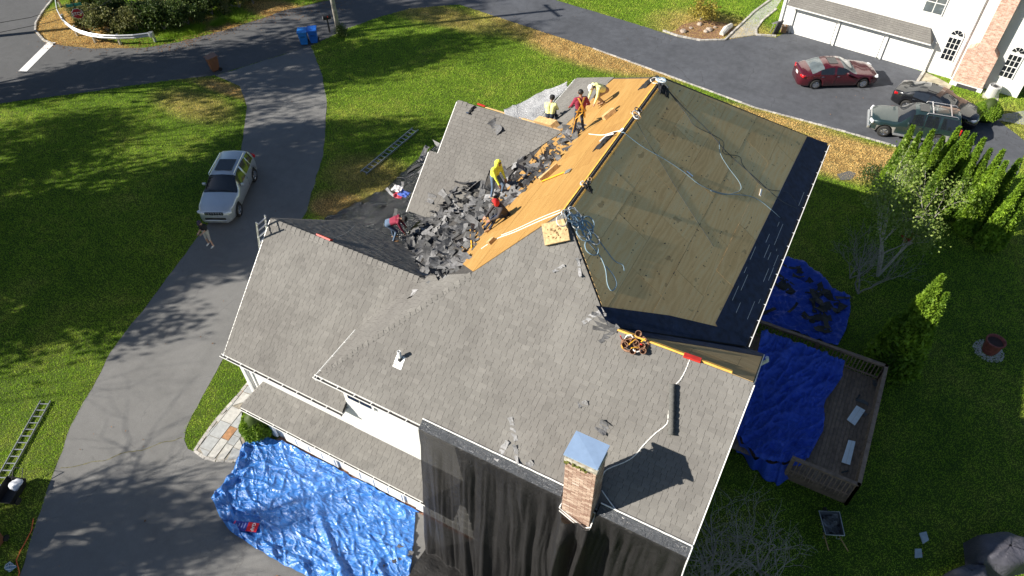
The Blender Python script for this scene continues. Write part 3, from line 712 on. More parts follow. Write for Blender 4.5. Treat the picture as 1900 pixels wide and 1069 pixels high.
for i in range(26):
    c = (CX0 - .03 + random.random() * .6, CY0 - .05 + random.uniform(-.015, .02), CZ + random.uniform(-.03, .06)); m.box(c, (random.uniform(.03, .09), .04, .03), Matrix.Rotation(random.random() * 3, 3, 'Z'))
tag(m.build('moss', pm('moss', (.12, .13, .02), .95, var=.4, scale=20), chim), kind='stuff')
m = MB().box((cxm, cym, CZ + .2), (CX1 - CX0 - .12, CY1 - CY0 - .12, .2)); m.build('flue', pm('clay_flue', (.4, .24, .15), .9), chim)
capm = MT['steel']
lid = MB(); hx, hy, zt = .44, .36, CZ + .36
lid.add([(cxm - hx, cym - hy, zt), (cxm + hx, cym - hy, zt), (cxm + hx, cym + hy, zt), (cxm - hx, cym + hy, zt), (cxm, cym, zt + .02),
         (cxm - hx, cym - hy, zt - .05), (cxm + hx, cym - hy, zt - .05), (cxm + hx, cym + hy, zt - .05), (cxm - hx, cym + hy, zt - .05)],
        [(0, 1, 4), (1, 2, 4), (2, 3, 4), (3, 0, 4), (0, 5, 6, 1), (1, 6, 7, 2), (2, 7, 8, 3), (3, 8, 5, 0), (8, 7, 6, 5)])
lid.build('chimney_cap', pm('sky_tint_steel_cap', (.42, .58, .82), .3, .45, var=.05), chim)  # blue of the reflected sky painted into the steel's base colour
for sx in (-1, 1):
    for sy in (-1, 1): MB().bar((cxm + sx * .33, cym + sy * .26, CZ + .1), (cxm + sx * .33, cym + sy * .26, zt - .04), .03, .03).build('cap_leg', MT['steel'], chim)
# ---- vent pipe on the south slope
p = atr(743, 667); n = Vector((0, -SS, 1)).normalized()
v = MB().box(p + n * .025 + Vector((0, -.06, -.05)), (.30, .40, .012), Matrix.Rotation(math.atan(SS), 3, 'X')).build('vent_flashing', MT['white'], house, bevel=.004)
m = MB(); m.lathe([(.055, 0), (.055, .40), (.042, .40), (.042, .30)], 14, p + Vector((0, 0, -.02)), cap=False); m.build('vent_pipe', MT['white'], house, smooth=True)
m = MB(); m.lathe([(.085, 0), (.06, .12), (.058, .13)], 14, p + Vector((0, 0, -.02)), cap=False); m.build('pipe_boot', MT['dark'], house, smooth=True)
# ================================================================== NEIGHBOUR'S HOUSE
NH = empty('neighbour_house', (.23, 36.92, 0), (0, 0, R(-8.01)), 'white house with three garage doors and a brick chimney', 'house')
def nb(name, mb, mat, parent=None, **k): return mb.build(name, mat, parent or NH, **k)
nb('wall', MB().prism([(-.75, 0, 0), (14.6, 0, 0), (14.6, 9, 0), (-.75, 9, 0)], 6.6), MT['siding'])
nb('gable_wall', MB().prism([(-.75, .02, 6.6), (14.6, .02, 6.6), (6.9, .02, 11)], 8.8, (0, 1, 0)), MT['siding'])
for s, x0, x1 in ((-1, -1.1, 6.9), (1, 14.95, 6.9)):
    nb('roof', MB().prism([(x0, -.3, 6.45), (x1, -.3, 11.1), (x1, 9.3, 11.1), (x0, 9.3, 6.45)], .15), MT['shingle'])
# garage doors: frames, doors and their panels
for i, (a, b_) in enumerate(((.15, 3.02), (3.2, 6.16), (6.36, 9.15))):
    if i == 2: b_ = 9.1
    d = nb('garage_door', MB().box(((a + b_) / 2, -.03, 1.0), (b_ - a - .12, .05, 2.0)), MT['white'])
    for r in range(4):
        for c in range(4):
            w = (b_ - a - .3) / 4; MB().box((a + .15 + w * (c + .5), -.06, .27 + r * .48), (w - .1, .025, .38)).build('door_panel', MT['white'], d, bevel=.01)
    nb('door_jamb', MB().box((a - .02, -.08, 1.02), (.10, .16, 2.04)), MT['trim'])
nb('door_jamb', MB().box((9.14, -.08, 1.02), (.10, .16, 2.04)), MT['trim'])
nb('corner_board', MB().box((-.72, -.05, 3.3), (.18, .12, 6.5)), MT['trim'])
nb('corner_board', MB().box((14.55, -.05, 3.3), (.18, .12, 6.5)), MT['trim'])
# pent roof with its own shingles
q = [(-.35, -.03, 2.78), (8.5, -.03, 2.78), (8.95, -.72, 2.12), (-.35, -.72, 2.12)]
pr = nb('pent_roof', MB().prism(q, -.08), MT['trim'])
m = MB(); O = Vector(q[3]); vv = Vector((0, .69, .66)).normalized()
for vs, fs, tone, _ in tabs(O, (1, 0, 0), vv, [uv(O, (1, 0, 0), vv, q)], seed=21, streak=.1): m.add(vs, fs, tone)
tag(m.build('shingle_field', MT['shingle'], pr), kind='stuff')
nb('pent_end', MB().prism([(8.5, -.03, 2.78), (8.95, -.72, 2.12), (8.95, -.03, 2.12)], -.05), MT['shingle'])
for x in (3.1, 6.26): nb('bracket', MB().prism([(x - .05, -.03, 2.1), (x - .05, -.35, 2.06), (x - .05, -.03, 1.75)], .1, (1, 0, 0)), MT['white'])
# arched windows
def arch_window(x, z, w=.72, h=1.48):
    f = nb('window', MB().box((x, -.03, z + h / 2), (w + .1, .07, h + .1)), MT['trim'])
    for c in range(3):
        for r in range(4):
            dz = .03 if r >= 2 else -.0
            MB().box((x - w / 3 + c * w / 3, -.065, z + .17 + r * (h - .06) / 4 + dz), (w / 3 - .045, .02, h / 4 - .05)).build('pane', MT['glass'], f)
    fan = MB(); r0, r1 = .10, w / 2
    zc = z + h + .12
    outline = [(x + (r1 + .05) * math.cos(t), -.03, zc + (r1 + .05) * math.sin(t)) for t in np.linspace(0, math.pi, 13)]
    nb('fanlight', MB().prism(outline, .05, (0, -1, 0)), MT['trim'])
    for k in range(4):
        t0, t1 = math.pi * k / 4 + .07, math.pi * (k + 1) / 4 - .07
        arc = [(x + r1 * .93 * math.cos(t), -.082, zc + .02 + r1 * .93 * math.sin(t)) for t in np.linspace(t0, t1, 5)] + [(x + r0 * math.cos(t), -.082, zc + .02 + r0 * math.sin(t)) for t in (t1, t0)]
        MB().prism(arc, .012, (0, -1, 0)).build('pane', MT['glass'], f)
arch_window(10.05, 1.14); arch_window(13.5, 1.08)
f = nb('window', MB().box((8.2, -.03, 4.35), (1.2, .07, 1.4)), MT['trim'])
for c in range(2):
    for r in range(2): MB().box((7.92 + c * .56, -.07, 4.02 + r * .66), (.5, .02, .6)).build('pane', MT['pale_glass'], f)
# exterior brick chimney with shoulders
bm_, bnt, bb = new_mat('neighbour_brick'); v = coords(bnt); mp = N(bnt, 'ShaderNodeMapping'); mp.inputs['Rotation'].default_value = (R(90), 0, 0); bnt.links.new(v, mp.inputs[0])
bt = N(bnt, 'ShaderNodeTexBrick', inp={'Color1': (.40, .22, .15, 1), 'Color2': (.62, .44, .34, 1), 'Mortar': (.5, .44, .4, 1), 'Scale': 1.0, 'Mortar Size': .008, 'Brick Width': .21, 'Row Height': .072, 'Bias': -.1})
bnt.links.new(mp.outputs[0], bt.inputs['Vector']); bnt.links.new(mixc(bnt, 1.0, bt.outputs['Color'], ramp(bnt, noi(bnt, v, 7, 3), [(.3, (.75, .72, .7)), (.7, (1.25, 1.2, 1.2))]), 'MULTIPLY'), bb.inputs['Base Color']); bb.inputs['Roughness'].default_value = .9; bump(bnt, bb, bt.outputs['Fac'], -.5, .01)
ch = nb('chimney', MB().prism([(10.93, -.62, .1), (12.68, -.62, .1), (12.68, -.62, 2.35), (12.33, -.62, 2.72), (12.33, -.62, 13), (11.42, -.62, 13), (11.42, -.62, 2.72), (10.93, -.62, 2.42)], .62, (0, 1, 0)), bm_)
MB().prism([(10.86, -.72, -.1), (12.74, -.72, -.1), (12.74, -.1, -.1), (10.86, -.1, -.1)], .34).build('plinth', MT['trim'], ch)
MB().box((11.85, -.73, .12), (1.15, .05, .2)).build('ash_grate', MT['dark'], ch)
nb('downpipe', MB().tube([(10.72, -.06, 6.5), (10.72, -.06, .2)], .04, 8), MT['alu'])
# foundation ledge and stoop at the foot of the wall
st = flat('concrete_stoop', W2([(1712, 133), (1700, 152), (1720, 168), (1752, 178), (1766, 160), (1740, 146)]), .05, pm('worn_concrete', (.40, .36, .27), .95, var=.25, scale=2.5, bmp=.3))
m = MB(); p0, p1 = at(1715, 132), at(1702, 152)
for i in range(4):
    a = p0.lerp(p1, (i + .1) / 4); b_ = p0.lerp(p1, (i + .9) / 4); m.bar(a + Vector((0, 0, .06)), b_ + Vector((0, 0, .06)), .16, .16, tone=random.random())
tag(m.build('stone_edging', MT['granite']), 'row of grey stone blocks edging the worn concrete stoop', 'edging')
# air conditioner
p = at(1838, 178); ac = empty('air_conditioner', p, label='round grey air conditioner by the brick chimney', cat='air conditioner')
m = MB(); m.lathe([(.36, 0), (.36, .68), (.33, .72), (.30, .72), (.28, .66)], 24); m.build('housing', pm('ac_grey', (.55, .55, .54), .5, .2, var=.06), ac)
m = MB()
for i in range(14):
    a = 2 * math.pi * i / 14; m.bar((.06 * math.cos(a), .06 * math.sin(a), .70), (.3 * math.cos(a), .3 * math.sin(a), .70), .012, .012)
m.lathe([(.1, .66), (.1, .71)], 16); m.build('fan_grille', MT['dark'], ac)
MB().box((0, 0, -.02), (.9, .9, .08)).build('pad', MT['granite'], ac)
# things by the garage: a dark cart/board with boxes
p = at(1440, 64); cart = empty('yard_cart', p, (0, 0, R(-30)), 'dark grey folding cart propped beside the garage door', 'cart')
MB().box((0, 0, .5), (.08, .55, 1.0), Matrix.Rotation(R(12), 3, 'Y')).build('panel', MT['dark'], cart)
MB().box((-.25, .1, .75), (.5, .5, .06), Matrix.Rotation(R(-25), 3, 'Y')).build('lid', pm('cart_grey', (.14, .13, .14), .6), cart)
MB().bar((-.35, -.25, .05), (-.2, -.25, .8), .03, .03).bar((-.35, .3, .05), (-.2, .3, .8), .03, .03).build('frame', MT['steel'], cart)
p = at(1453, 60); c = empty('cardboard_box', p, (0, 0, R(15)), 'small brown box standing beside the folding cart', 'box')
MB().box((0, 0, .25), (.35, .3, .5)).build('carton', pm('cardboard', (.38, .22, .11), .85), c, bevel=.01); MB().box((0, 0, .505), (.06, .31, .006)).build('tape', MT['trim'], c)
m = MB(); p = at(1346, 62)
m.tube([at(1338, 66) + Vector((0, 0, .1)), at(1346, 58) + Vector((0, 0, .18)), at(1356, 50) + Vector((0, 0, .12))], [.16, .22, .16], 9)
tag(m.build('boulder', pm('white_rock', (.62, .6, .55), .9, var=.15, scale=5, bmp=.6, bscale=6, bdist=.05)), 'long white boulder lying at the edge of the planting bed', 'rock')
MT['rock'] = pm('field_rock', (.34, .28, .23), .9, var=.25, scale=6, bmp=.6, bscale=8, bdist=.05, rand=.25)
def rock(px_, py_, r, label, name='rock', cat='rock', group=None, seed=0):
    rd = random.Random(seed + int(px_)); bm = bmesh.new(); bmesh.ops.create_icosphere(bm, subdivisions=2, radius=r)
    for v in bm.verts: v.co *= 1 + .35 * noise.noise(v.co * 1.7 / r + Vector((seed, px_, 0))); v.co.z *= .6
    me = bpy.data.meshes.new(name); bm.to_mesh(me); bm.free(); me.materials.append(MT['rock'])
    o = link(name, me, None, at(px_, py_, r * .3), (0, 0, rd.random() * 6)); return tag(o, label, cat, group)
for i, (a, b_) in enumerate(((1282, 52), (1310, 58), (1316, 55), (1327, 51), (1298, 45), (1268, 58))): rock(a, b_, .14 + .05 * (i % 3), 'small brown rock lying in the mulch bed', group='rocks in the mulch bed', seed=i)
flat('mulch_bed', W2([(1240, 60), (1258, 66), (1300, 73), (1343, 72), (1360, 56), (1350, 44), (1310, 38), (1280, 42), (1255, 55)]), .02, pm('mulch', (.20, .105, .065), .95, var=.4, scale=9, bmp=.8, bscale=20, bdist=.04), rough_edge=.2)
# stepping slab in the back yard and path scraps right of the hedge
flat('side_path', W2([(1840, 222), (1862, 212), (1900, 206), (1960, 214), (1960, 236), (1900, 232)]), .016, pm('slab_path', (.24, .25, .27), .9, var=.12, scale=3))
flat('stepping_stone', W2([(1552, 324), (1575, 318), (1588, 322), (1580, 334), (1560, 335)]), .03, pm('dark_slab', (.10, .10, .10), .9))
# ================================================================== VEHICLES
def lerp_tab(tab, x):
    if x <= tab[0][0]: return tab[0][1]
    for (a, p), (b, q) in zip(tab, tab[1:]):
        if x <= b:
            t = (x - a) / (b - a); t = t * t * (3 - 2 * t) * .5 + t * .5; return p + (q - p) * t
    return tab[-1][1]
def paint(name, c, metal=.35, rough=.28): return pm(name, c, rough, metal, var=.03, scale=2, spec=.6, coat=.9)
def car(name, label, group, L, W, top, belt, wid, glass, side, wheels, R_, sill, body, pos, fwd, lamps, extras=(), trim=None, glassmat='glass', rim='chrome'):
    """front at x=0, rear at x=L; tables are (x, z)"""
    root = empty(name, pos, (0, 0, math.atan2(fwd[1], fwd[0]) + math.pi), label, 'car' if 'sedan' in name else 'suv', group)
    n = 76; xs = [L * i / n for i in range(n + 1)]
    G = {k: [] for k in ('body', 'windscreen', 'rear_window', 'trim')}
    for k in range(len(side)): G['side%d' % k] = []
    G['sideL'] = []
    secs = []
    for x in xs:
        zt, zb0, w = lerp_tab(top, x), lerp_tab(belt, x), lerp_tab(wid, x) * W / 2
        zb0 = min(zb0, zt - .01); zb = sill
        for wx in wheels:
            if abs(x - wx) < R_ * 1.16: zb = max(zb, R_ + math.sqrt(max(0, (R_ * 1.16) ** 2 - (x - wx) ** 2)))
        cab = max(0, zt - zb0); wr = w * .955 - .42 * cab - (.05 if cab < .05 else 0)
        e = min(x, L - x); rnd = 0 if e > .35 else (.35 - e) * .25
        z1 = max(zb + .03, sill + .10); zm = max(z1 + .02, (sill + zb0) / 2 + .08); zm = min(zm, zb0 - .02)
        secs.append([(w * .9 - rnd, zb), (w * .985 - rnd * .6, min(z1, zb0 - .04)), (w - rnd * .5, max(zm, min(z1, zb0 - .04) + .005)), (w * .965 - rnd * .6, zb0), (max(.1, wr), zt - .06 * min(1, cab / .15) - .012), (max(.08, wr * .86), zt - .012), (0, zt + .012 + .02 * min(1, cab))])
    for i in range(n):
        xm = (xs[i] + xs[i + 1]) / 2
        for sg in (-1, 1):
            for j in range(6):
                a, b, c, d = (xs[i], secs[i][j]), (xs[i + 1], secs[i + 1][j]), (xs[i + 1], secs[i + 1][j + 1]), (xs[i], secs[i][j + 1])
                vs = [(p, sg * q[0], q[1]) for p, q in (a, b, c, d)]
                key = 'body'
                cab = secs[i][5][1] - secs[i][3][1]
                if j == 3:
                    for k, (s0, s1) in enumerate(side):
                        if s0 < xm < s1 and cab > .12: key = 'side%d' % k if sg == 1 else 'sideR%d' % k
                if j >= 4 and glass[0] < xm < glass[1]: key = 'windscreen'
                if j >= 4 and glass[2] < xm < glass[3]: key = 'rear_window'
                if trim and j == 0 and sill: key = 'trim'
                if trim and j == 1 and any(abs(xm - wx) < R_ * 1.35 for wx in wheels): key = 'trim'
                G.setdefault(key, []).append(vs if sg == 1 else vs[::-1])
    for i in (0, n):
        ring = [(xs[i], q[0], q[1]) for q in secs[i]] + [(xs[i], -q[0], q[1]) for q in secs[i][-2::-1]]
        G['body'].append(ring)
    body_o = None
    for key, fl in G.items():
        if not fl: continue
        m = MB()
        for f in fl: m.add(f, [tuple(range(len(f)))])
        nm = key if not key.startswith('side') else 'side_window'
        mt = body if key == 'body' else (trim or body) if key == 'trim' else MT[glassmat] if key in ('windscreen', 'rear_window') else MT['glass']
        me = m.mesh(nm, mt, True); bm = bmesh.new(); bm.from_mesh(me); bmesh.ops.remove_doubles(bm, verts=bm.verts, dist=.0008); bmesh.ops.recalc_face_normals(bm, faces=bm.faces); bm.to_mesh(me); bm.free()
        o = link(nm if key != 'trim' else 'lower_trim', me, root, (-L / 2, 0, 0))
        if key == 'body': body_o = o
    MB().box((0, 0, sill + .16), (L * .88, W * .80, .22)).build('underbody', MT['black'], root)
    # wheels
    for wx in wheels:
        for sg in (-1, 1):
            y = sg * (W / 2 - .13); m = MB(); t = .115
            m.lathe([(R_ * .60, -t), (R_ * .93, -t), (R_, -t * .6), (R_, t * .6), (R_ * .93, t), (R_ * .60, t), (R_ * .6, -t)], 24, axis='y', cap=False)
            wh = m.build('wheel', MT['rubber'], root, True, loc=(wx - L / 2, y, R_))
            m = MB(); m.lathe([(R_ * .62, sg * t * .7), (R_ * .60, sg * t * .98), (R_ * .54, sg * t * .95), (R_ * .52, sg * t * .5), (.02, sg * t * .45)], 24, axis='y', cap=False)
            for k in range(5):
                a = 2 * math.pi * k / 5 + .3
                for da in (-.16, .16):
                    m.bar((R_ * .08 * math.cos(a), sg * t * .85, R_ * .08 * math.sin(a)), (R_ * .56 * math.cos(a + da), sg * t * .92, R_ * .56 * math.sin(a + da)), .035, .03, up=(0, 1, 0))
            m.lathe([(.001, sg * t * .9), (R_ * .16, sg * t * .9), (R_ * .17, sg * t * .5)], 12, axis='y', cap=False)
            m.build('rim', MT[rim], wh)
    # lamps
    for kind, x, y, z, sx, sy, sz, mt in lamps:
        for sg in ((-1, 1) if y else (1,)):
            MB().box((x - L / 2, sg * y, z), (sx, sy, sz), Matrix.Rotation(sg * (-.35 if kind == 'headlight' else .35 if kind == 'tail_light' else 0), 3, 'Z')).build(kind, MT[mt] if isinstance(mt, str) else mt, root, bevel=min(sx, sy, sz) * .3)
    # mirrors and handles
    mx = glass[0] + (glass[1] - glass[0]) * .75
    for sg in (-1, 1):
        zb = lerp_tab(belt, mx); mo = MB().box((mx - L / 2, sg * (W / 2 + .06), zb + .09), (.12, .2, .15)).build('mirror', body, root, bevel=.04)
        for s0, s1 in side[:2]: MB().box((s1 - .12 - L / 2, sg * (lerp_tab(wid, s1) * W / 2 + .005), zb - .09), (.17, .03, .03)).build('door_handle', MT['chrome'], root, bevel=.01)
        m = MB()
        for s0, s1 in side[:2]: m.bar((s1 + .03 - L / 2, sg * (lerp_tab(wid, s1) * W / 2 * 1.004), sill + .16), (s1 + .03 - L / 2, sg * (lerp_tab(wid, s1) * W / 2 * .985 + .004), zb - .02), .012, .012)
        m.build('door_gap', MT['black'], root)
    for nm, c, s, mt, rot in extras:
        MB().box((c[0] - L / 2, c[1], c[2]), s, Matrix.Rotation(rot, 3, 'Y') if rot else None).build(nm, MT[mt] if isinstance(mt, str) else mt, root, bevel=min(s) * .25)
    return root
silver = paint('silver_paint', (.50, .53, .57), .5, .3)
# --- silver SUV on the driveway
wf, wr_ = at(446, 399), at(474, 334); f = (wf - wr_); f.z = 0; f.normalize(); left = Vector((-f.y, f.x, 0)); c = (wf + wr_) / 2 - left * .86
sv = car('silver_suv', 'silver SUV with black sunroof parked on the driveway', None, 4.82, 1.94,
    [(0, .82), (.08, 1.0), (.5, 1.09), (1.35, 1.16), (1.45, 1.18), (2.2, 1.68), (2.5, 1.74), (3.3, 1.76), (4.2, 1.70), (4.35, 1.66), (4.68, 1.2), (4.82, .95)],
    [(0, .78), (.5, 1.0), (1.4, 1.13), (2.5, 1.13), (4.2, 1.19), (4.6, 1.12), (4.82, .9)], [(0, .80), (.15, .90), (.6, .98), (1.5, 1.0), (3.5, 1.0), (4.4, .96), (4.82, .84)],
    (1.42, 2.2, 4.32, 4.66), [(1.95, 2.85), (2.95, 3.75), (3.83, 4.3)], (.92, 3.83), .385, .30, silver, c, f,
    [('headlight', .12, .70, .88, .16, .42, .14, 'lamp'), ('tail_light', 4.74, .72, 1.05, .14, .34, .2, 'red_lamp'), ('fog_lamp', .1, .66, .5, .1, .26, .08, 'lamp')],
    [('sunroof', (2.95, 0, 1.775), (.95, .92, .02), 'glass', 0), ('grille', (.035, 0, .87), (.08, .95, .17), 'black', 0), ('lower_grille', (.02, 0, .55), (.06, 1.1, .14), 'black', 0), ('bumper_trim', (.0, 0, .42), (.06, 1.2, .05), 'chrome', 0), ('number_plate', (4.82, 0, .75), (.02, .32, .16), 'white', 0)], rim='chrome')
for sg in (-1, 1): MB().tube([(-.25, sg * .66, 1.72), (-.2, sg * .66, 1.80), (1.6, sg * .63, 1.76), (1.65, sg * .63, 1.70)], .02, 6).build('roof_rail', MT['chrome'], sv)
for i in range(7): MB().box((-2.42, -.39 + i * .13, .87), (.03, .06, .13)).build('grille_slot', MT['chrome'], sv, bevel=.008)
MB().tube([(-.95, -.6, 1.19), (-.90, .05, 1.25)], .012, 5).tube([(-.95, .1, 1.19), (-.90, .65, 1.25)], .012, 5).build('wiper', MT['black'], sv)
# --- maroon sedan
wr_, wf = at(1509, 165), at(1596, 163); f = (wf - wr_); f.z = 0; f.normalize(); right = Vector((f.y, -f.x, 0)); c = (wf + wr_) / 2 - right * .84
maroon = paint('maroon_paint', (.085, .008, .016), .3, .22)
sed_top = [(0, .66), (.1, .80), (.5, .90), (1.4, 1.0), (1.55, 1.02), (2.35, 1.40), (2.7, 1.45), (3.2, 1.45), (3.6, 1.38), (4.35, 1.08), (4.55, 1.06), (4.85, 1.0), (4.95, .78)]
sed_belt = [(0, .62), (.5, .82), (1.5, .97), (2.5, .98), (3.8, 1.02), (4.3, 1.02), (4.9, .9), (4.95, .74)]
sed_w = [(0, .74), (.15, .86), (.6, .97), (1.5, 1.0), (3.5, 1.0), (4.3, .97), (4.8, .88), (4.95, .78)]
car('maroon_sedan', 'maroon sedan with pale rear window on the dark asphalt drive', 'cars on the neighbouring drive', 4.95, 1.88, sed_top, sed_belt, sed_w, (1.5, 2.38, 3.58, 4.33), [(2.0, 2.8), (2.9, 3.75)], (.95, 3.92), .335, .20, maroon, c, f,
    [('headlight', .22, .68, .74, .3, .32, .1, 'lamp'), ('tail_light', 4.80, .70, .86, .22, .36, .13, 'red_lamp')],
    [('grille', (.03, 0, .58), (.06, .8, .22), 'chrome', 0), ('number_plate', (4.955, 0, .78), (.02, .32, .16), 'white', 0), ('sunroof', (2.95, 0, 1.472), (.55, .75, .012), 'glass', 0)], glassmat='pale_glass', rim='chrome')
# --- black sedan
wr_ = at(1677, 204); f = (at(1778, 241) - wr_); f.z = 0; f.normalize(); right = Vector((f.y, -f.x, 0)); c = wr_ + f * 1.46 - right * .84
blackp = paint('black_paint', (.010, .011, .014), .2, .2)
car('black_sedan', 'black sedan parked nose-in behind the dark green SUV', 'cars on the neighbouring drive', 4.9, 1.88, sed_top, sed_belt, sed_w, (1.5, 2.38, 3.58, 4.33), [(2.0, 2.8), (2.9, 3.75)], (.95, 3.88), .335, .20, blackp, c, f,
    [('headlight', .22, .68, .74, .3, .32, .1, 'lamp'), ('tail_light', 4.74, .70, .86, .22, .36, .13, 'red_lamp')],
    [('grille', (.03, 0, .58), (.06, .8, .22), 'chrome', 0), ('window_trim', (2.9, .80, 1.06), (1.9, .012, .02), 'chrome', 0), ('window_trim', (2.9, -.80, 1.06), (1.9, .012, .02), 'chrome', 0), ('sunroof', (2.9, 0, 1.47), (.6, .8, .012), 'glass', 0)])
# --- dark green SUV
wf = at(1639, 253); f = (wf - at(1737, 270)); f.z = 0; f.normalize(); left = Vector((-f.y, f.x, 0)); c = wf - f * 1.42 - left * .80
greenp = paint('dark_green_paint', (.022, .045, .050), .35, .28)
gs = car('green_suv', 'dark green SUV with roof rack parked beside the hedge', 'cars on the neighbouring drive', 4.8, 1.86,
    [(0, .80), (.08, .98), (.5, 1.04), (1.3, 1.10), (1.4, 1.12), (2.1, 1.66), (2.35, 1.74), (3.3, 1.77), (4.35, 1.74), (4.5, 1.70), (4.72, 1.15), (4.8, .9)],
    [(0, .78), (.5, .98), (1.4, 1.08), (2.5, 1.10), (4.4, 1.12), (4.8, .86)], [(0, .84), (.15, .92), (.5, .98), (1.5, 1.0), (4.3, 1.0), (4.65, .95), (4.8, .90)],
    (1.38, 2.12, 4.48, 4.70), [(1.95, 2.7), (2.8, 3.5), (3.62, 4.4)], (.88, 3.72), .37, .32, greenp, c, f,
    [('headlight', .08, .70, .84, .14, .36, .18, 'lamp'), ('tail_light', 4.70, .74, 1.0, .12, .14, .36, 'red_lamp')],
    [('grille', (.03, 0, .84), (.06, .8, .2), 'chrome', 0), ('bumper', (-.01, 0, .5), (.16, 1.72, .2), 'steel', 0), ('running_board', (2.3, .95, .36), (1.9, .16, .06), 'steel', 0), ('running_board', (2.3, -.95, .36), (1.9, .16, .06), 'steel', 0), ('sunroof', (2.6, 0, 1.775), (.5, .8, .012), 'glass', 0)], trim=pm('grey_cladding', (.26, .26, .25), .5))
for sg in (-1, 1): MB().tube([(.3, sg * .62, 1.74), (.35, sg * .62, 1.83), (1.85, sg * .60, 1.83), (1.95, sg * .60, 1.74)], .022, 6).build('roof_rail', MT['alu'], gs)
for x in (.6, 1.55): MB().bar((x, -.61, 1.85), (x, .61, 1.85), .06, .03).build('cross_bar', MT['alu'], gs)
# ================================================================== STREET FURNITURE
def hgt(base, px, py):
    """height above base whose projection has image row py"""
    lo, hi = 0.0, 14.0
    for _ in range(40):
        m = (lo + hi) / 2
        if scr((base.x, base.y, base.z + m))[1] > py: lo = m
        else: hi = m
    return lo
def text_mesh(name, s, size, mat, parent=None, depth=.004):
    cu = bpy.data.curves.new(name, 'FONT'); cu.body = s; cu.size = size; cu.align_x = 'CENTER'; cu.align_y = 'CENTER'; cu.extrude = depth; cu.offset = size * .018
    o = bpy.data.objects.new(name, cu); col.objects.link(o); dg = bpy.context.evaluated_depsgraph_get(); dg.update()
    me = bpy.data.meshes.new_from_object(o.evaluated_get(dg)); me.name = name; bpy.data.objects.remove(o); bpy.data.curves.remove(cu)
    me.materials.clear(); me.materials.append(mat); return link(name, me, parent)
# utility pole with cross arm and wires
p = at(629, 62); pole = empty('utility_pole', p, label='weathered wooden utility pole behind the black mailbox', cat='utility pole')
polem = pm('pole_wood', (.42, .39, .34), .9, var=.25, scale=6)
MB().tube([(0, 0, -.3), (0, 0, 4), (0, 0, 9.6)], [.16, .145, .12], 14).build('pole', polem, pole, True)
MB().bar((-.9, .6, 9.1), (.9, -.6, 9.1), .1, .12).build('cross_arm', polem, pole)
MB().tube([(.17, 0, .0), (.165, 0, 3)], .025, 6).build('ground_wire_guard', MT['alu'], pole)
for s in (-.8, 0, .8): MB().lathe([(.03, 0), (.05, .05), (.03, .12)], 8, (s, -s * .66, 9.16)).build('insulator', MT['dark'], pole)
for i, (a, b_) in enumerate((((0, 43), (114, 22)), ((0, 61), (186, 21.5)))):
    A, B = at(*a, 7.0), at(*b_, 7.0); d = (A - B).normalized(); P0 = p + Vector((.8 - 1.6 * i, -.53 + 1.06 * i, 9.3)); far = A + d * 45 + Vector((0, 0, 1.5))
    pts = [P0, B + Vector((0, 0, .25)), B.lerp(A, .5), A + Vector((0, 0, .02)), A + d * 20 + Vector((0, 0, .4)), far]
    o = MB().tube(pts, .014, 5).build('power_line', MT['black']); tag(o, 'thin black overhead power line strung from the utility pole', 'power line', 'overhead power lines')
# mailbox
p = at(612, 60); mb_ = empty('mailbox', p, (0, 0, R(-35)), 'black mailbox on a post by the utility pole', 'mailbox')
MB().bar((0, 0, 0), (0, 0, 1.0), .1, .1).build('post', MT['dark'], mb_)
pr = [(-.13, 0)] + [(.13 * -math.cos(t), .16 + .13 * math.sin(t)) for t in np.linspace(0, math.pi, 9)] + [(.13, 0)]
MB().prism([(x, -.28, 1.0 + z) for x, z in pr], .56, (0, 1, 0)).build('box', MT['black'], mb_, bevel=.01)
MB().box((.0, -.285, 1.14), (.2, .012, .2)).build('door', pm('mailbox_door', (.12, .13, .15), .4), mb_); MB().box((.14, .05, 1.2), (.01, .05, .14)).build('flag', MT['red'], mb_)
# wheeled bins
def bin_(px_, py_, rot, label, c, group=None, h=1.08):
    p = at(px_, py_); root = empty('wheeled_bin', p, (0, 0, rot), label, 'bin', group); mt = pm('bin_plastic', c, .45, var=.08, scale=5)
    m = MB(); k = [(-.23, -.24), (.23, -.24), (.23, .24), (-.23, .24)]; t = [(-.3, -.33), (.3, -.33), (.3, .33), (-.3, .33)]
    m.add([(x, y, .07) for x, y in k] + [(x, y, h - .1) for x, y in t], [(3, 2, 1, 0), (4, 5, 6, 7), (0, 1, 5, 4), (1, 2, 6, 5), (2, 3, 7, 6), (3, 0, 4, 7)]); m.build('body', mt, root, bevel=.03)
    m = MB(); m.prism([(-.33, -.37, h - .1), (.33, -.37, h - .1), (.33, .36, h - .06), (-.33, .36, h - .06)], .07); m.build('lid', mt, root, bevel=.025)
    MB().tube([(-.25, .42, h - .12), (.25, .42, h - .12)], .02, 6).build('handle', mt, root)
    for s in (-1, 1): MB().lathe([(.03, -.03), (.12, -.03), (.12, .03), (.03, .03)], 14, (s * .27, .26, .12), 'x').build('wheel', MT['rubber'], root)
    MB().box((0, -.31, h * .62), (.3, .02, .12), Matrix.Rotation(R(6), 3, 'X')).build('label_panel', pm('bin_panel', tuple(q * .6 for q in c), .5), root); return root
bin_(566, 82, R(35), 'bright blue wheeled bin standing nearer the driveway mouth', (.02, .20, .62), 'blue bins at the kerb')
bin_(584, 79, R(35), 'darker blue wheeled bin standing nearer the mailbox', (.015, .13, .55), 'blue bins at the kerb')
bin_(400, 131, R(-20), 'brown wheeled bin standing alone by the driveway corner', (.20, .085, .045))
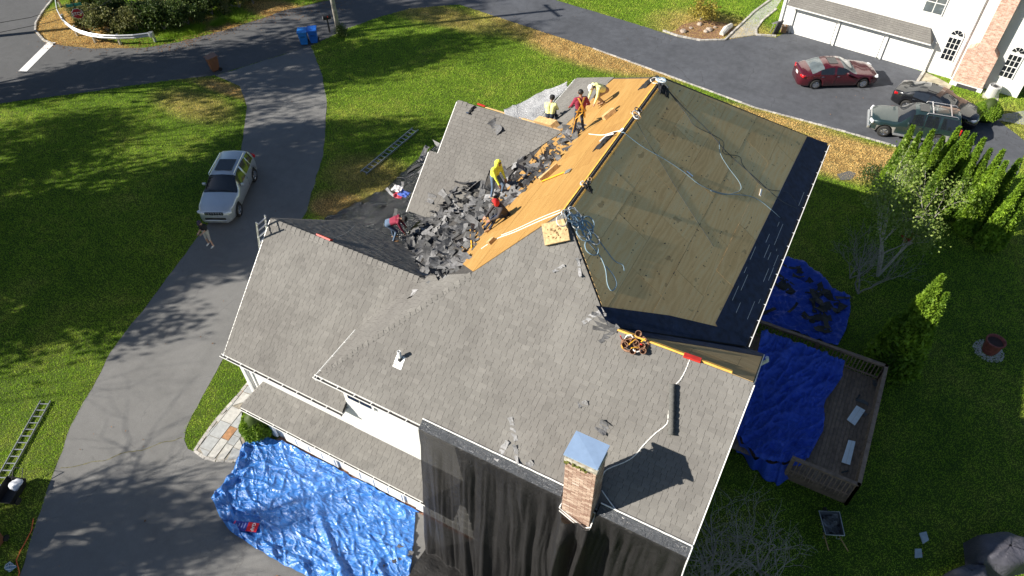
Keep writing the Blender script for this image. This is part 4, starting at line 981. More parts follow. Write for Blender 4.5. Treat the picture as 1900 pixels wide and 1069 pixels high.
# guard rail
gp = [at(x, y, .62) for x, y in ((102, -25), (104, 0), (107, 20), (113, 32), (122, 43), (135, 53), (150, 60), (168, 65), (190, 68), (215, 69), (248, 68), (280, 64))]
gr = empty('guard_rail', (gp[7].x, gp[7].y, 0), label='curved galvanised guard rail in front of the bushes', cat='guard rail'); off = Vector((gp[7].x, gp[7].y, 0))
m = MB(); prof = [(0, -.16), (.05, -.12), (.05, -.06), (0, -.02), (0, .02), (.05, .06), (.05, .12), (0, .16), (-.012, .16), (-.012, -.16)]
dense = []
for i in range(len(gp) - 1):
    for k in range(4): dense.append(gp[i].lerp(gp[i + 1], k / 4))
dense.append(gp[-1]); vs = []
for i, q in enumerate(dense):
    d = dense[min(i + 1, len(dense) - 1)] - dense[max(0, i - 1)]; d.z = 0; d.normalize(); nrm = Vector((d.y, -d.x, 0))
    vs += [q - off + nrm * a + Vector((0, 0, b_)) for a, b_ in prof]
k = len(prof); m.add(vs, [(i * k + j, i * k + (j + 1) % k, (i + 1) * k + (j + 1) % k, (i + 1) * k + j) for i in range(len(dense) - 1) for j in range(k)]); m.build('beam', MT['steel'], gr)
for i in range(1, len(gp), 2):
    q = gp[i] - off; MB().box((q.x, q.y + .12, q.z * .5 - .0), (.12, .16, q.z + .3)).build('post', MT['steel'], gr)
MB().lathe([(.16, -.16), (.18, 0), (.16, .16)], 12, gp[-1] - off).build('end_terminal', MT['steel'], gr)
# stop sign
p = at(160, 58); sg_ = empty('stop_sign', p, (0, 0, R(48)), 'red octagonal stop sign under a green street sign', 'sign'); h = hgt(p, 143, 25)
MB().bar((0, 0, 0), (0, 0, h + .75), .06, .05).build('post', MT['dark'], sg_)
def octa(r): return [(r * math.cos(R(22.5 + 45 * i)), -.04, r * math.sin(R(22.5 + 45 * i)) + h) for i in range(8)]
MB().prism(octa(.40), .01, (0, -1, 0)).build('border', MT['white'], sg_); fc = MB().prism([(x, y - .012, z) for x, y, z in octa(.37)], .006, (0, -1, 0)).build('face', pm('stop_red', (.32, .012, .03), .4), sg_)
t = text_mesh('lettering', 'STOP', .30, MT['white'], sg_); t.location = (0, -.062, h); t.rotation_euler = (R(90), 0, 0)
b_ = MB().box((0, -.0, h + .62), (1.0, .02, .2)).build('street_name_blade', pm('sign_green', (.03, .24, .18), .4), sg_)
# ladders
def ladder(name, a, b, w, rungs, label, thick=.07, rail=.03, flatup=None, mat='alu', rz_=None):
    a, b = Vector(a), Vector(b); d = (b - a).normalized(); root = empty(name, a, label=label, cat='ladder')
    up = Vector(flatup) if flatup is not None else Vector((0, 0, 1)); s = d.cross(up).normalized() * (w / 2); up = s.cross(d).normalized(); L = (b - a).length
    for k in (-1, 1): MB().bar(s * k, s * k + d * L, rail, thick, up=up).build('rail', MT[mat], root)
    for i in range(rungs):
        q = d * (L * (i + .5) / rungs); MB().bar(q - s, q + s, .04, .035, up=up).build('rung', MT[mat], root)
    return root
a, b_ = at(674, 322, .06), at(771, 240, .06); ladder('extension_ladder', a, b_, .42, 15, 'aluminium extension ladder lying flat on the sunny lawn', .13)
a, b_ = at(-22, 935, .06), at(85, 744, .06); ladder('extension_ladder', a, b_, .42, 15, 'aluminium ladder lying on the grass beside the driveway', .08)
top_ = Vector(GS(GX0 - .05, GRY - .45)) + Vector((.12, 0, .75)); foot = Vector((GX0 - 2.1, GRY - .55, 0)); ladder('extension_ladder', foot, top_, .42, 30, 'tall ladder leaning against the gable of the garage wing', .07, flatup=(1, 0, .3))
# ================================================================== PLANTS
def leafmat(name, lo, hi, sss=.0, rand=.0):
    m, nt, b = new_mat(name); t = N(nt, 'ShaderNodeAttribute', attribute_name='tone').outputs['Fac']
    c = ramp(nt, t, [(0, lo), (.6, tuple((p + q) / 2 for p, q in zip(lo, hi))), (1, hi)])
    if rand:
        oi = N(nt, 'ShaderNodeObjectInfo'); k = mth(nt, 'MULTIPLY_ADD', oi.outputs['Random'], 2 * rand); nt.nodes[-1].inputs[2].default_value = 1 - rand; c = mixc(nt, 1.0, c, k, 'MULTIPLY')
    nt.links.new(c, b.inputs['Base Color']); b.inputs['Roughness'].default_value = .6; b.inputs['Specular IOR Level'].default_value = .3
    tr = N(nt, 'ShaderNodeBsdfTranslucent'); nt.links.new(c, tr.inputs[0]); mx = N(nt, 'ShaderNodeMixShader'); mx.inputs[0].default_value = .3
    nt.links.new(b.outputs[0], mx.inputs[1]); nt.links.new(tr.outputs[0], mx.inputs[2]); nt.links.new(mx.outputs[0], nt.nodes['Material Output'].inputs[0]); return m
MT['leaf_arb'] = leafmat('arborvitae_leaf', (.075, .16, .014), (.28, .43, .035), rand=.12)
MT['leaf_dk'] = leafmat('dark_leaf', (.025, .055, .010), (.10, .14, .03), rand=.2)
MT['leaf_ol'] = leafmat('olive_leaf', (.06, .08, .02), (.26, .26, .09), rand=.2)
MT['leaf_ye'] = leafmat('yellow_leaf', (.16, .14, .02), (.42, .34, .06), rand=.2)
MT['leaf_pale'] = leafmat('pale_leaf', (.08, .14, .02), (.28, .35, .09), rand=.1)
MT['leaf_red'] = leafmat('red_leaf', (.25, .02, .02), (.5, .09, .06))
MT['leaf_big'] = leafmat('shade_tree_leaf', (.04, .07, .012), (.16, .17, .03), rand=.2)
MT['bark'] = pm('bark', (.15, .12, .10), .95, var=.3, scale=8, bmp=.5, bscale=14)
MT['bark_p'] = pm('pale_bark', (.42, .39, .36), .9, var=.25, scale=9)
MT['bark_g'] = pm('grey_bark', (.27, .25, .23), .9, var=.25, scale=9)
def leaves(pos, size, g, up=.0, ratio=.6, outward=None):
    n = len(pos); d = g.normal(0, 1, (n, 3)); 
    if outward is not None: d = d * .8 + outward
    d[:, 2] += up; d /= np.linalg.norm(d, axis=1)[:, None] + 1e-9
    e = np.cross(d, g.normal(0, 1, (n, 3))); e /= np.linalg.norm(e, axis=1)[:, None] + 1e-9
    s = (size * g.uniform(.6, 1.3, n))[:, None]
    a = pos - d * s * .5; b = pos + d * s * .5; w = e * s * ratio * .5
    return np.stack([a, pos + w, b, pos - w], 1).reshape(-1, 3)
def grow(seed, H, r0, trunk=.35, levels=4, kids=(4, 4, 3, 3), spread=.75, ratio=.66, up=.25, wig=.25, stems=1, lean=.45):
    rd = random.Random(seed); segs = []; tips = []
    def br(p, d, L, r, lv):
        k = 4; pts = [p]; q = p; dd = d
        for i in range(k):
            dd = (dd + Vector((rd.gauss(0, wig), rd.gauss(0, wig), rd.gauss(0, wig) + up * .2)) * .5).normalized(); q = q + dd * (L / k); pts.append(q)
        segs.append((pts, [r * (1 - .55 * i / k) for i in range(k + 1)], lv))
        if lv >= levels: tips.append((q, dd)); tips.append((pts[2], dd)); return
        for i in range(kids[min(lv, len(kids) - 1)]):
            t = rd.uniform(.45, 1.0) if i else 1.0; idx = min(k, max(1, int(round(t * k)))); a = rd.uniform(0, 6.283)
            _, s, u = frame(dd); nd = (dd + (s * math.cos(a) + u * math.sin(a)) * spread * rd.uniform(.6, 1.2) + Vector((0, 0, up))).normalized()
            br(pts[idx], nd, L * ratio * rd.uniform(.8, 1.15), max(.006, r * (1 - .55 * idx / k) * .68), lv + 1)
    for s in range(stems):
        d = Vector((rd.gauss(0, .08), rd.gauss(0, .08), 1)) if stems == 1 else Vector((math.cos(6.28 * s / stems) * lean + rd.gauss(0, .15 * lean / .45), math.sin(6.28 * s / stems) * lean + rd.gauss(0, .15 * lean / .45), 1))
        br(Vector((0, 0, 0)), d.normalized(), H * trunk, r0, 1)
    return segs, tips
def wood(segs, n=6, minr=.004):
    m = MB()
    for pts, rs, lv in segs: m.tube(pts, [max(minr, r) for r in rs], max(3, n - lv + 1), cap=False)
    return m
def plant(name, loc, label, cat, group, parts, rot=0.0, scale=1.0, slim=1.0):
    """parts: list of (part name, mesh)"""
    root = empty(name, loc, (0, 0, rot), label, cat, group)
    for nm, me in parts: link(nm, me, root)
    root.scale = (scale * slim, scale * slim, scale); return root
# ---- shade trees standing outside the picture, left of the lawn and behind the drive: they throw the shadows on it
CEN = {}
def big_tree(seed, H, leafn, size, bare=False, r0=.26):
    g = np.random.default_rng(seed); segs, tips = grow(seed, H, r0, .34 if not bare else .32, 5 if bare else 4, (5, 4, 4, 3, 2) if bare else (5, 4, 3, 3), .85, .70, .12, .25)
    CEN[seed] = np.array([t[0] for t in tips]).mean(0)
    mw = wood(segs, 8).mesh('trunk', MT['bark'], True); out = [('trunk', mw)]
    if not bare:
        P = np.array([t[0] for t in tips]); P = P[g.random(len(P)) < (.8 if leafn > 10 else .9)]; pos = np.repeat(P, leafn, 0) + g.normal(0, 1, (len(P) * leafn, 3)) * np.array([.75, .75, .42])
        out.append(('crown', npmesh('crown', leaves(pos, size, g, .2), 4, MT['leaf_big'], g.random(len(pos)))))
    return out
T1, T2, T3 = big_tree(11, 15, 60, .36), big_tree(12, 14, 60, .36), big_tree(13, 13, 0, .2, True, .13)
def spot(px_, py_, zc):   # ground point of a tree whose crown at height zc shades the ground seen at this pixel
    s = at(px_, py_); return s + Vector((SUN.x, SUN.y, 0)) * (zc / SUN.z)
SHADE = []
for i, (x, y, zc, T, wd_, nm) in enumerate([(40, 330, 10, 0, .8, 'oak_tree'), (190, 400, 11, 1, .85, 'oak_tree'), (60, 480, 10, 1, .75, 'oak_tree'), (310, 345, 11, 0, .55, 'oak_tree'), (200, 560, 10, 0, .6, 'oak_tree'), (20, 610, 9, 1, .7, 'oak_tree'), (540, 330, 12, 1, .42, 'oak_tree'), (420, 410, 10, 0, .45, 'oak_tree'), (130, 500, 11, 1, .6, 'oak_tree'), (530, 235, 12, 0, .32, 'oak_tree'), (150, 950, 9, 1, .32, 'oak_tree'), (330, 1030, 9, 0, .30, 'oak_tree'), (90, 1045, 9, 1, .4, 'oak_tree'), (250, 470, 11, 0, .5, 'oak_tree'), (20, 420, 11, 0, .6, 'oak_tree'), (330, 430, 10, 1, .42, 'oak_tree'), (480, 390, 12, 0, .36, 'oak_tree'), (440, 330, 11, 1, .40, 'oak_tree'), (545, 375, 11, 0, .34, 'oak_tree'), (380, 470, 11, 1, .34, 'oak_tree'),
        (60, 165, 12, 1, .42, 'oak_tree'), (210, 140, 12, 0, .42, 'oak_tree'), (350, 115, 12, 1, .40, 'oak_tree'), (480, 110, 12, 0, .40, 'oak_tree'), (590, 130, 13, 1, .36, 'oak_tree'), (720, 100, 13, 0, .42, 'oak_tree'), (640, 265, 12, 1, .34, 'oak_tree'), (690, 10, 12, 0, .5, 'oak_tree'), (100, 250, 12, 1, .34, 'oak_tree'),
        (110, 660, 9, 2, .7, 'bare_tree'), (240, 900, 8.5, 2, .95, 'bare_tree'), (430, 985, 8.5, 2, .95, 'bare_tree'), (90, 1010, 8, 2, .9, 'bare_tree'), (300, 1050, 9, 2, 1.0, 'bare_tree'), (640, 960, 10, 2, .6, 'bare_tree')]):
    def seen(q, h):
        for dx in (-4, 0, 4):
            for z in (0, h * .5, h):
                s = scr((q.x + dx, q.y, z))
                if s[2] > 0 and -25 < s[0] < 1925 and -25 < s[1] < 1095: return True
        return False
    q = spot(x, y, zc); z0_ = zc
    while seen(q, zc * 1.5) and zc < 40: zc += .5; q = spot(x, y, zc)
    cc = CEN[11 + T]; sc = zc / cc[2]; ro = i * 1.7; q = q - Vector((cc[0] * math.cos(ro) - cc[1] * math.sin(ro), cc[0] * math.sin(ro) + cc[1] * math.cos(ro), 0)) * sc * wd_; SHADE.append(q)
    plant(nm, (q.x, q.y, 0), 'tall bare tree standing beyond the driveway' if T == 2 else 'tall leafy tree standing beyond the front lawn', 'tree', 'bare trees beyond the driveway' if T == 2 else 'shade trees beyond the lawn', (T1, T2, T3)[T], i * 1.7, sc, wd_)
# ---- arborvitae
def arb(seed, H, Rr, n, lean=0):
    g = np.random.default_rng(seed); t = g.random(n) ** .8; a = g.uniform(0, 6.283, n)
    prof = lambda t: Rr * np.minimum(1, (t + .03) * 9) ** .5 * (1 - t) ** .95 * 1.15 + .015
    lump = np.array([noise.noise((math.cos(q) * 1.6 + seed, math.sin(q) * 1.6, w * H * 1.1)) for q, w in zip(a, t)])
    r = prof(t) * (1 + .28 * lump) * g.uniform(.78, 1.05, n); pos = np.stack([r * np.cos(a), r * np.sin(a), t * H], 1)
    out = np.stack([np.cos(a) * .5, np.sin(a) * .5, np.full(n, 1.1)], 1)
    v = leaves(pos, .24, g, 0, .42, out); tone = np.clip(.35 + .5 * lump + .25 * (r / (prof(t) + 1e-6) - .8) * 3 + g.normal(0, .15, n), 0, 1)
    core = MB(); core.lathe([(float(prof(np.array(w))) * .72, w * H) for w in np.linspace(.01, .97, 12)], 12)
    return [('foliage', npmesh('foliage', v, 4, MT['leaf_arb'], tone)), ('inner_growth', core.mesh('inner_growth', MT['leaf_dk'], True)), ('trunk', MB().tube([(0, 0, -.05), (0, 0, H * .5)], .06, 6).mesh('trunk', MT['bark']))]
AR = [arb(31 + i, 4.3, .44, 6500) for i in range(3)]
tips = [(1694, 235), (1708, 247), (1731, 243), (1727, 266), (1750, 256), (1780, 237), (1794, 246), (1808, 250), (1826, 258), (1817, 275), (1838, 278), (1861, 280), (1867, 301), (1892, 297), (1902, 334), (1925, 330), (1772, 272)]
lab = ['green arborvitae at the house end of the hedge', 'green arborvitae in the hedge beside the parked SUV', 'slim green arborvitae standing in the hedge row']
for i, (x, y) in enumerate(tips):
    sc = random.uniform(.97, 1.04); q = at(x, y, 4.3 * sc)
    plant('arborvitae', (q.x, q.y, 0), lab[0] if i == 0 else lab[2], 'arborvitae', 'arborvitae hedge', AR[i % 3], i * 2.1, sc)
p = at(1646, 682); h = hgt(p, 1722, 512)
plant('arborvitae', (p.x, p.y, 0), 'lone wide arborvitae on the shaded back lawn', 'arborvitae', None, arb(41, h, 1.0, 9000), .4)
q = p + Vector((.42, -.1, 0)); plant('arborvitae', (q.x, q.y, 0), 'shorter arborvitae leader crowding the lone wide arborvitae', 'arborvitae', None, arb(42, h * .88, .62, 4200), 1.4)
# ---- loose pale tree by the hedge
g = np.random.default_rng(5); p = at(1628, 512); h = hgt(p, 1752, 285)
segs, tp = grow(52, h, .07, .50, 4, (6, 5, 4, 3), .55, .50, .15, .12, stems=3, lean=.22)
P = np.array([t[0] for t in tp]); pos = np.repeat(P, 15, 0) + g.normal(0, .26, (len(P) * 15, 3))
tr = plant('pale_tree', (p.x, p.y, 0), 'loose pale green tree with grey stems before the hedge', 'tree', None, [('trunk', wood(segs, 7).mesh('trunk', MT['bark_p'], True)), ('crown', npmesh('crown', leaves(pos, .12, g, .2, .7), 4, MT['leaf_pale'], g.random(len(pos))))])
pos = np.array([[.35, -.5, h * .42]]) + g.normal(0, .13, (60, 3)); link('red_leaf_spray', npmesh('red_leaf_spray', leaves(pos, .12, g, .2, .7), 4, MT['leaf_red'], g.random(60)), tr)
# ---- bare shrubs in the shade east of the house
def bare(seed, H, r, stems, spread=.6, levels=4): return [('branches', wood(grow(seed, H, r, .40, levels, (4, 4, 4, 3), spread, .68, .10, .35, stems)[0], 6, .005).mesh('branches', MT['bark_g'], True))]
p = at(1592, 545); plant('bare_tree', (p.x, p.y, 0), 'leafless thin tree beside the blue tarp with shingle scraps', 'tree', None, bare(61, 4.2, .05, 3))
p = at(1500, 560); plant('bare_shrub', (p.x + 1.4, p.y + 2.4, 0), 'leafless twiggy shrub against the dark east side', 'shrub', None, bare(62, 2.6, .03, 4), .5)
p = at(1330, 985); plant('bare_shrub', (7.1, -2.6, 0), 'large leafless shrub under the eave south of the deck', 'shrub', None, bare(63, 4.6, .07, 6, .8), .5)
plant('bare_shrub', (8.0, -3.9, 0), 'leafless shrub with sunlit twig tips by the hanging mesh', 'shrub', None, bare(64, 4.2, .06, 5, .7) , 2.2)
plant('bare_shrub', (8.6, -1.4, 0), 'leafless spreading shrub nearest the wheelbarrow', 'shrub', None, bare(65, 3.6, .05, 5, .85), 4.2)
# ---- clipped round shrubs
def ball(seed, rx, rz_, n, mat, size=.085, cone=.0):
    g = np.random.default_rng(seed); d = g.normal(0, 1, (n, 3)); d /= np.linalg.norm(d, axis=1)[:, None]; d[:, 2] = np.abs(d[:, 2]) * 1.0 - .25
    lump = np.array([noise.noise(Vector(q) * 2.2 + Vector((seed, 0, 0))) for q in d]); r = (1 + .16 * lump) * g.uniform(.86, 1.03, n)
    tp_ = 1 - cone * np.clip(d[:, 2], 0, 1)
    pos = np.stack([d[:, 0] * rx * r * tp_, d[:, 1] * rx * r * tp_, rz_ * .42 + d[:, 2] * rz_ * .62 * r], 1)
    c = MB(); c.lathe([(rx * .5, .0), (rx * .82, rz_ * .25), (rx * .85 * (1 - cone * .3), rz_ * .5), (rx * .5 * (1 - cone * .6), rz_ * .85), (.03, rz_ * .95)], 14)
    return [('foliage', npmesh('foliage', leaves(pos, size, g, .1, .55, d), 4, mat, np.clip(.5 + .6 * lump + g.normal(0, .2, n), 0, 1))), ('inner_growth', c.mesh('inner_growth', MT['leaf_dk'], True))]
p = at(482, 803); plant('round_shrub', (p.x, p.y, 0), 'clipped egg-shaped green shrub at the corner of the stone walk', 'shrub', None, ball(71, .66, 1.45, 7000, MT['leaf_arb'], .1, .35))
p = at(1824, 222); plant('round_shrub', (p.x, p.y, 0), 'clipped yellow-green shrub in front of the black sedan', 'shrub', None, ball(72, .78, 1.5, 7500, MT['leaf_arb'], .11, .4))
# ---- bushes behind the guard rail
def bush(seed, Rr, H, n, mat, size=.16):
    g = np.random.default_rng(seed); segs, tp = grow(seed, H, .035, .45, 3, (4, 4, 3), .8, .65, .15, .3, stems=4); P = np.array([t[0] for t in tp]); k = max(1, n // len(P))
    pos = np.repeat(P, k, 0) * np.array([1, 1, .9]) + g.normal(0, .2, (len(P) * k, 3)); pos[:, 2] = np.abs(pos[:, 2])
    return [('foliage', npmesh('foliage', leaves(pos, size, g, .2, .6), 4, mat, g.random(len(pos)))), ('stems', wood(segs, 5).mesh('stems', MT['bark_g']))]
BU = [bush(81, 1, 2.6, 2600, MT['leaf_dk'], .2), bush(82, 1, 2.2, 2400, MT['leaf_ol'], .2), bush(83, 1, 2.0, 2200, MT['leaf_ye'], .19), bush(84, 1, 2.8, 2600, MT['leaf_dk'], .22), bush(85, 1, 2.4, 2400, MT['leaf_ol'], .22)]
BL = ['dark green leafy bush behind the guard rail', 'olive green leafy bush behind the guard rail', 'yellow leafy bush behind the guard rail', 'dark green leafy bush behind the guard rail', 'olive green leafy bush behind the guard rail']
rd = random.Random(3)
spots = [(150, 38), (175, 50), (200, 58), (228, 60), (255, 58), (280, 52), (305, 55), (330, 50), (352, 48), (375, 42), (160, 15), (185, 28), (215, 38), (245, 42), (275, 34), (305, 36), (335, 30), (365, 30), (395, 28), (420, 22), (445, 14), (470, 8), (290, 12), (320, 10), (350, 6), (385, 8), (415, 0), (140, -8), (165, -12), (300, -16), (340, -20), (380, -20), (430, -22), (475, -18), (515, -12), (545, -20), (195, -30), (250, -40)]
for i, (x, y) in enumerate(spots):
    p = at(x, y); k = rd.choice((0, 1, 1, 3, 4, 4, 2)) if x < 300 or x > 420 else rd.choice((0, 3, 3, 1, 4))
    if 255 < x < 300 and 20 < y < 50: k = 2
    plant('bush', (p.x, p.y, 0), BL[k], 'bush', 'bushes behind the guard rail', BU[k], rd.random() * 6, rd.uniform(.55, .9))
def tuft(seed, n, h, spread):
    g = np.random.default_rng(seed); b = g.normal(0, spread, (n, 3)); b[:, 2] = 0; t = b + g.normal(0, .12, (n, 3)) + np.stack([b[:, 0] * .4, b[:, 1] * .4, g.uniform(.5, 1, n) * h], 1); w = g.normal(0, 1, (n, 3)); w[:, 2] = 0; w = w / np.linalg.norm(w, axis=1)[:, None] * .018
    return [('blades', npmesh('blades', np.stack([b - w, b + w, t], 1).reshape(-1, 3), 3, MT['leaf_arb'], g.uniform(.5, 1, n)))]
TU = tuft(91, 900, .32, .3)
for i, (x, y) in enumerate(((318, 66), (340, 62), (356, 58), (368, 53), (402, 46), (412, 40), (438, 38), (442, 30))):
    p = at(x, y); plant('grass_tuft', (p.x, p.y, 0), 'bright green tuft of tall grass at the verge below the bushes', 'grass tuft', 'bright grass tufts on the verge', TU, i, rd.uniform(.6, .9))
p = at(1300, 38); plant('bush', (p.x, p.y, 0), 'sparse yellowing bush above the mulch bed', 'bush', None, bush(86, 1, 1.9, 1500, MT['leaf_ye'], .17), 0, .95)
p = at(634, 66); plant('bush', (p.x, p.y, 0), 'low dark bush at the foot of the utility pole', 'bush', None, bush(87, 1, .9, 1200, MT['leaf_dk'], .12), 0, .8)
p = at(1622, 345); plant('bush', (p.x, p.y, 0), 'small dark leafy bush at the house end of the hedge', 'bush', None, bush(88, 1, 1.5, 1500, MT['leaf_dk'], .13), 0, .9)
# leaf litter along the road edge
g = np.random.default_rng(9); L = []
for x0, y0, x1, y1, n, sp in ((85, 80, 330, 84, 900, .5), (330, 80, 525, 20, 1100, .5), (525, 20, 640, 0, 500, .9), (110, 40, 300, 60, 400, 1.5)):
    A, B = at(x0, y0), at(x1, y1); t = g.random(n)[:, None]; q = np.array(A)[None] * (1 - t) + np.array(B)[None] * t + g.normal(0, sp, (n, 3)); q[:, 2] = g.uniform(.015, .05, n); L.append(q)
pos = np.concatenate(L); v = leaves(pos, .11, g, 0, .7); v[:, 2] = np.abs(v[:, 2]) * .35 + .02
tag(link('leaf_litter', npmesh('leaf_litter', v, 4, leafmat('fallen_leaf', (.10, .05, .02), (.40, .20, .08)), g.random(len(pos)))), 'brown fallen leaves drifted along the road edge', 'leaves', kind='stuff')
pos = np.concatenate([np.stack([g.uniform(-45, 20, 900), g.uniform(-16, 50, 900), np.full(900, .06)], 1)]); v = leaves(pos, .09, g, 0, .7); v[:, 2] = np.abs(v[:, 2] - .06) * .4 + .05
ok = ~((pos[:, 0] > -10.5) & (pos[:, 0] < 6.5) & (pos[:, 1] > -6) & (pos[:, 1] < 13.5)); v = v.reshape(-1, 4, 3)[ok].reshape(-1, 3)
tag(link('scattered_leaves', npmesh('scattered_leaves', v, 4, bpy.data.materials['fallen_leaf'], g.random(int(ok.sum())))), 'dry leaves scattered thinly over the lawns', 'leaves', kind='stuff')
# ================================================================== TARPS, DECK, DEBRIS
def tarpmat(name, c, rough=.38, alpha=1.0, spec=.5, bscale=3.0, bstr=.5):
    m, nt, b = new_mat(name); v = coords(nt); f = noi(nt, v, 1.2, 4, .6)
    nt.links.new(ramp(nt, f, [(.3, tuple(q * .82 for q in c)), (.7, tuple(min(1, q * 1.15) for q in c))]), b.inputs['Base Color']); b.inputs['Roughness'].default_value = rough; b.inputs['Specular IOR Level'].default_value = spec
    mp = N(nt, 'ShaderNodeMapping'); mp.inputs['Rotation'].default_value = (0, 0, R(35)); mp.inputs['Scale'].default_value = (1, 3.2, 1); nt.links.new(v, mp.inputs[0])
    r1 = noi(nt, mp.outputs[0], bscale, 5, .65, .8); ridge = mth(nt, 'SUBTRACT', 1.0, mth(nt, 'ABSOLUTE', mth(nt, 'MULTIPLY_ADD', r1, 2.0))); nt.nodes[-3].inputs[2].default_value = -1.0
    rr = mth(nt, 'POWER', mth(nt, 'SUBTRACT', 1.0, mth(nt, 'ABSOLUTE', mth(nt, 'SUBTRACT', mth(nt, 'MULTIPLY', r1, 2.0), 1.0))), 4.0)
    bump(nt, b, rr, bstr, .035)
    if alpha < 1:
        tr = N(nt, 'ShaderNodeBsdfTransparent'); mx = N(nt, 'ShaderNodeMixShader'); mx.inputs[0].default_value = alpha
        nt.links.new(tr.outputs[0], mx.inputs[1]); nt.links.new(b.outputs[0], mx.inputs[2]); nt.links.new(mx.outputs[0], nt.nodes['Material Output'].inputs[0])
    return m
def cloth(name, fn, nu, nv, mat, parent=None, keep=None, thick=.004):
    vs = [fn(i / nu, j / nv) for j in range(nv + 1) for i in range(nu + 1)]
    fs = [(j * (nu + 1) + i, j * (nu + 1) + i + 1, (j + 1) * (nu + 1) + i + 1, (j + 1) * (nu + 1) + i) for j in range(nv) for i in range(nu) if keep is None or keep((i + .5) / nu, (j + .5) / nv)]
    me = bpy.data.meshes.new(name); me.from_pydata([tuple(v) for v in vs], [], fs); me.materials.append(mat); me.polygons.foreach_set('use_smooth', [True] * len(fs)); me.update()
    bm = bmesh.new(); bm.from_mesh(me); bmesh.ops.delete(bm, geom=[v for v in bm.verts if not v.link_faces], context='VERTS'); bm.to_mesh(me); bm.free()
    o = link(name, me, parent)
    if thick: s = o.modifiers.new('thick', 'SOLIDIFY'); s.thickness = thick
    return o
def coons(S0, S1, T0, T1):
    """patch between curves: S0(u) at v=0, S1(u) at v=1, T0(v) at u=0, T1(v) at u=1 (lists of points)"""
    def ev(c, t):
        k = len(c) - 1; x = min(max(t, 0), 1) * k; i = min(int(x), k - 1); return c[i].lerp(c[i + 1], x - i)
    def f(u, v):
        a = ev(S0, u).lerp(ev(S1, u), v) + ev(T0, v).lerp(ev(T1, v), u)
        b = (S0[0].lerp(S0[-1], u)).lerp(S1[0].lerp(S1[-1], u), v); return a - b
    return f
def rn(p, sc, seed=0): return noise.noise(Vector((p.x * sc, p.y * sc, seed)))
def ridged(p, sc, seed, ang=0.0, st=1.0):
    c, s = math.cos(ang), math.sin(ang); q = Vector((p.x * c + p.y * s, (-p.x * s + p.y * c) * st, 0)); n = noise.noise(Vector((q.x * sc + .35 * noise.noise(q * sc * .8), q.y * sc, seed)))
    return max(0, 1 - abs(n) * 2.2) ** 3
# ---- big blue tarp over the drive
G_ = lambda l, z=.03: [at(x, y, z) for x, y in l]
f = coons([at(452, 828, .03), Vector((-10.6, -5.35, .03)), Vector((-9.4, -5.15, .03)), Vector((-7.4, -5.12, .03)), Vector((-5.2, -5.12, .03)), Vector((-3.0, -5.12, .03))], G_([(425, 985), (470, 1015), (520, 1045), (600, 1085), (690, 1110), (760, 1130)]),
          G_([(452, 828), (430, 880), (393, 925), (408, 958), (425, 985)]), [Vector((-3.0, -5.12, .03))] + G_([(772, 950), (768, 1010), (762, 1070), (760, 1130)]))
def blue(u, v):
    p = f(u, v); e = min(u, 1 - u, v, 1 - v); z = .035
    z += .075 * ridged(p, .8, 1.3, R(25), 2.4) + .035 * ridged(p, 1.7, 7.7, R(-35), 2.0) + .026 * ridged(p, 3.4, 3.1, R(10), 1.5) + .008 * ridged(p, 6.5, 8.1, R(-20), 1.8) + .02 * rn(p, 1.1, 4)
    z += .16 * math.exp(-((u - .62 - .18 * (v - .5)) / .018) ** 2) * (v > .35) * min(1, (v - .35) * 4) + .10 * math.exp(-((u - .80 - .22 * (v - .5)) / .016) ** 2) * (v > .5) * min(1, (v - .5) * 4)
    for q_ in (u * 8.0, v * 5.0): z += .016 * math.exp(-(((q_ % 1) - .5) / .05) ** 2)
    z += .05 * ridged(p, .45, 5.5, R(-28), 3.0)
    if u < .13: z += .20 * math.sin(math.pi * u / .13) * (.5 + .5 * math.sin(v * 37)) * (v > .05) + .1 * ridged(p, 2.4, 2)
    if v > .86: z += .14 * math.sin(math.pi * (v - .86) / .14) * (.5 + .5 * math.sin(u * 41))
    if v < .06: z += .08 * (1 - v / .06) * (.5 + .5 * math.sin(u * 33))
    return Vector((p.x + .03 * rn(p, 3, 9), p.y + .03 * rn(p, 3, 5), z))
MT['tarp_b'] = tarpmat('blue_tarp', (.045, .19, .56), .26, 1.0, .6, 1.3, .5)
tag(cloth('blue_tarp', blue, 260, 200, MT['tarp_b']), 'crumpled blue tarp spread over the driveway before the garage', 'tarp')
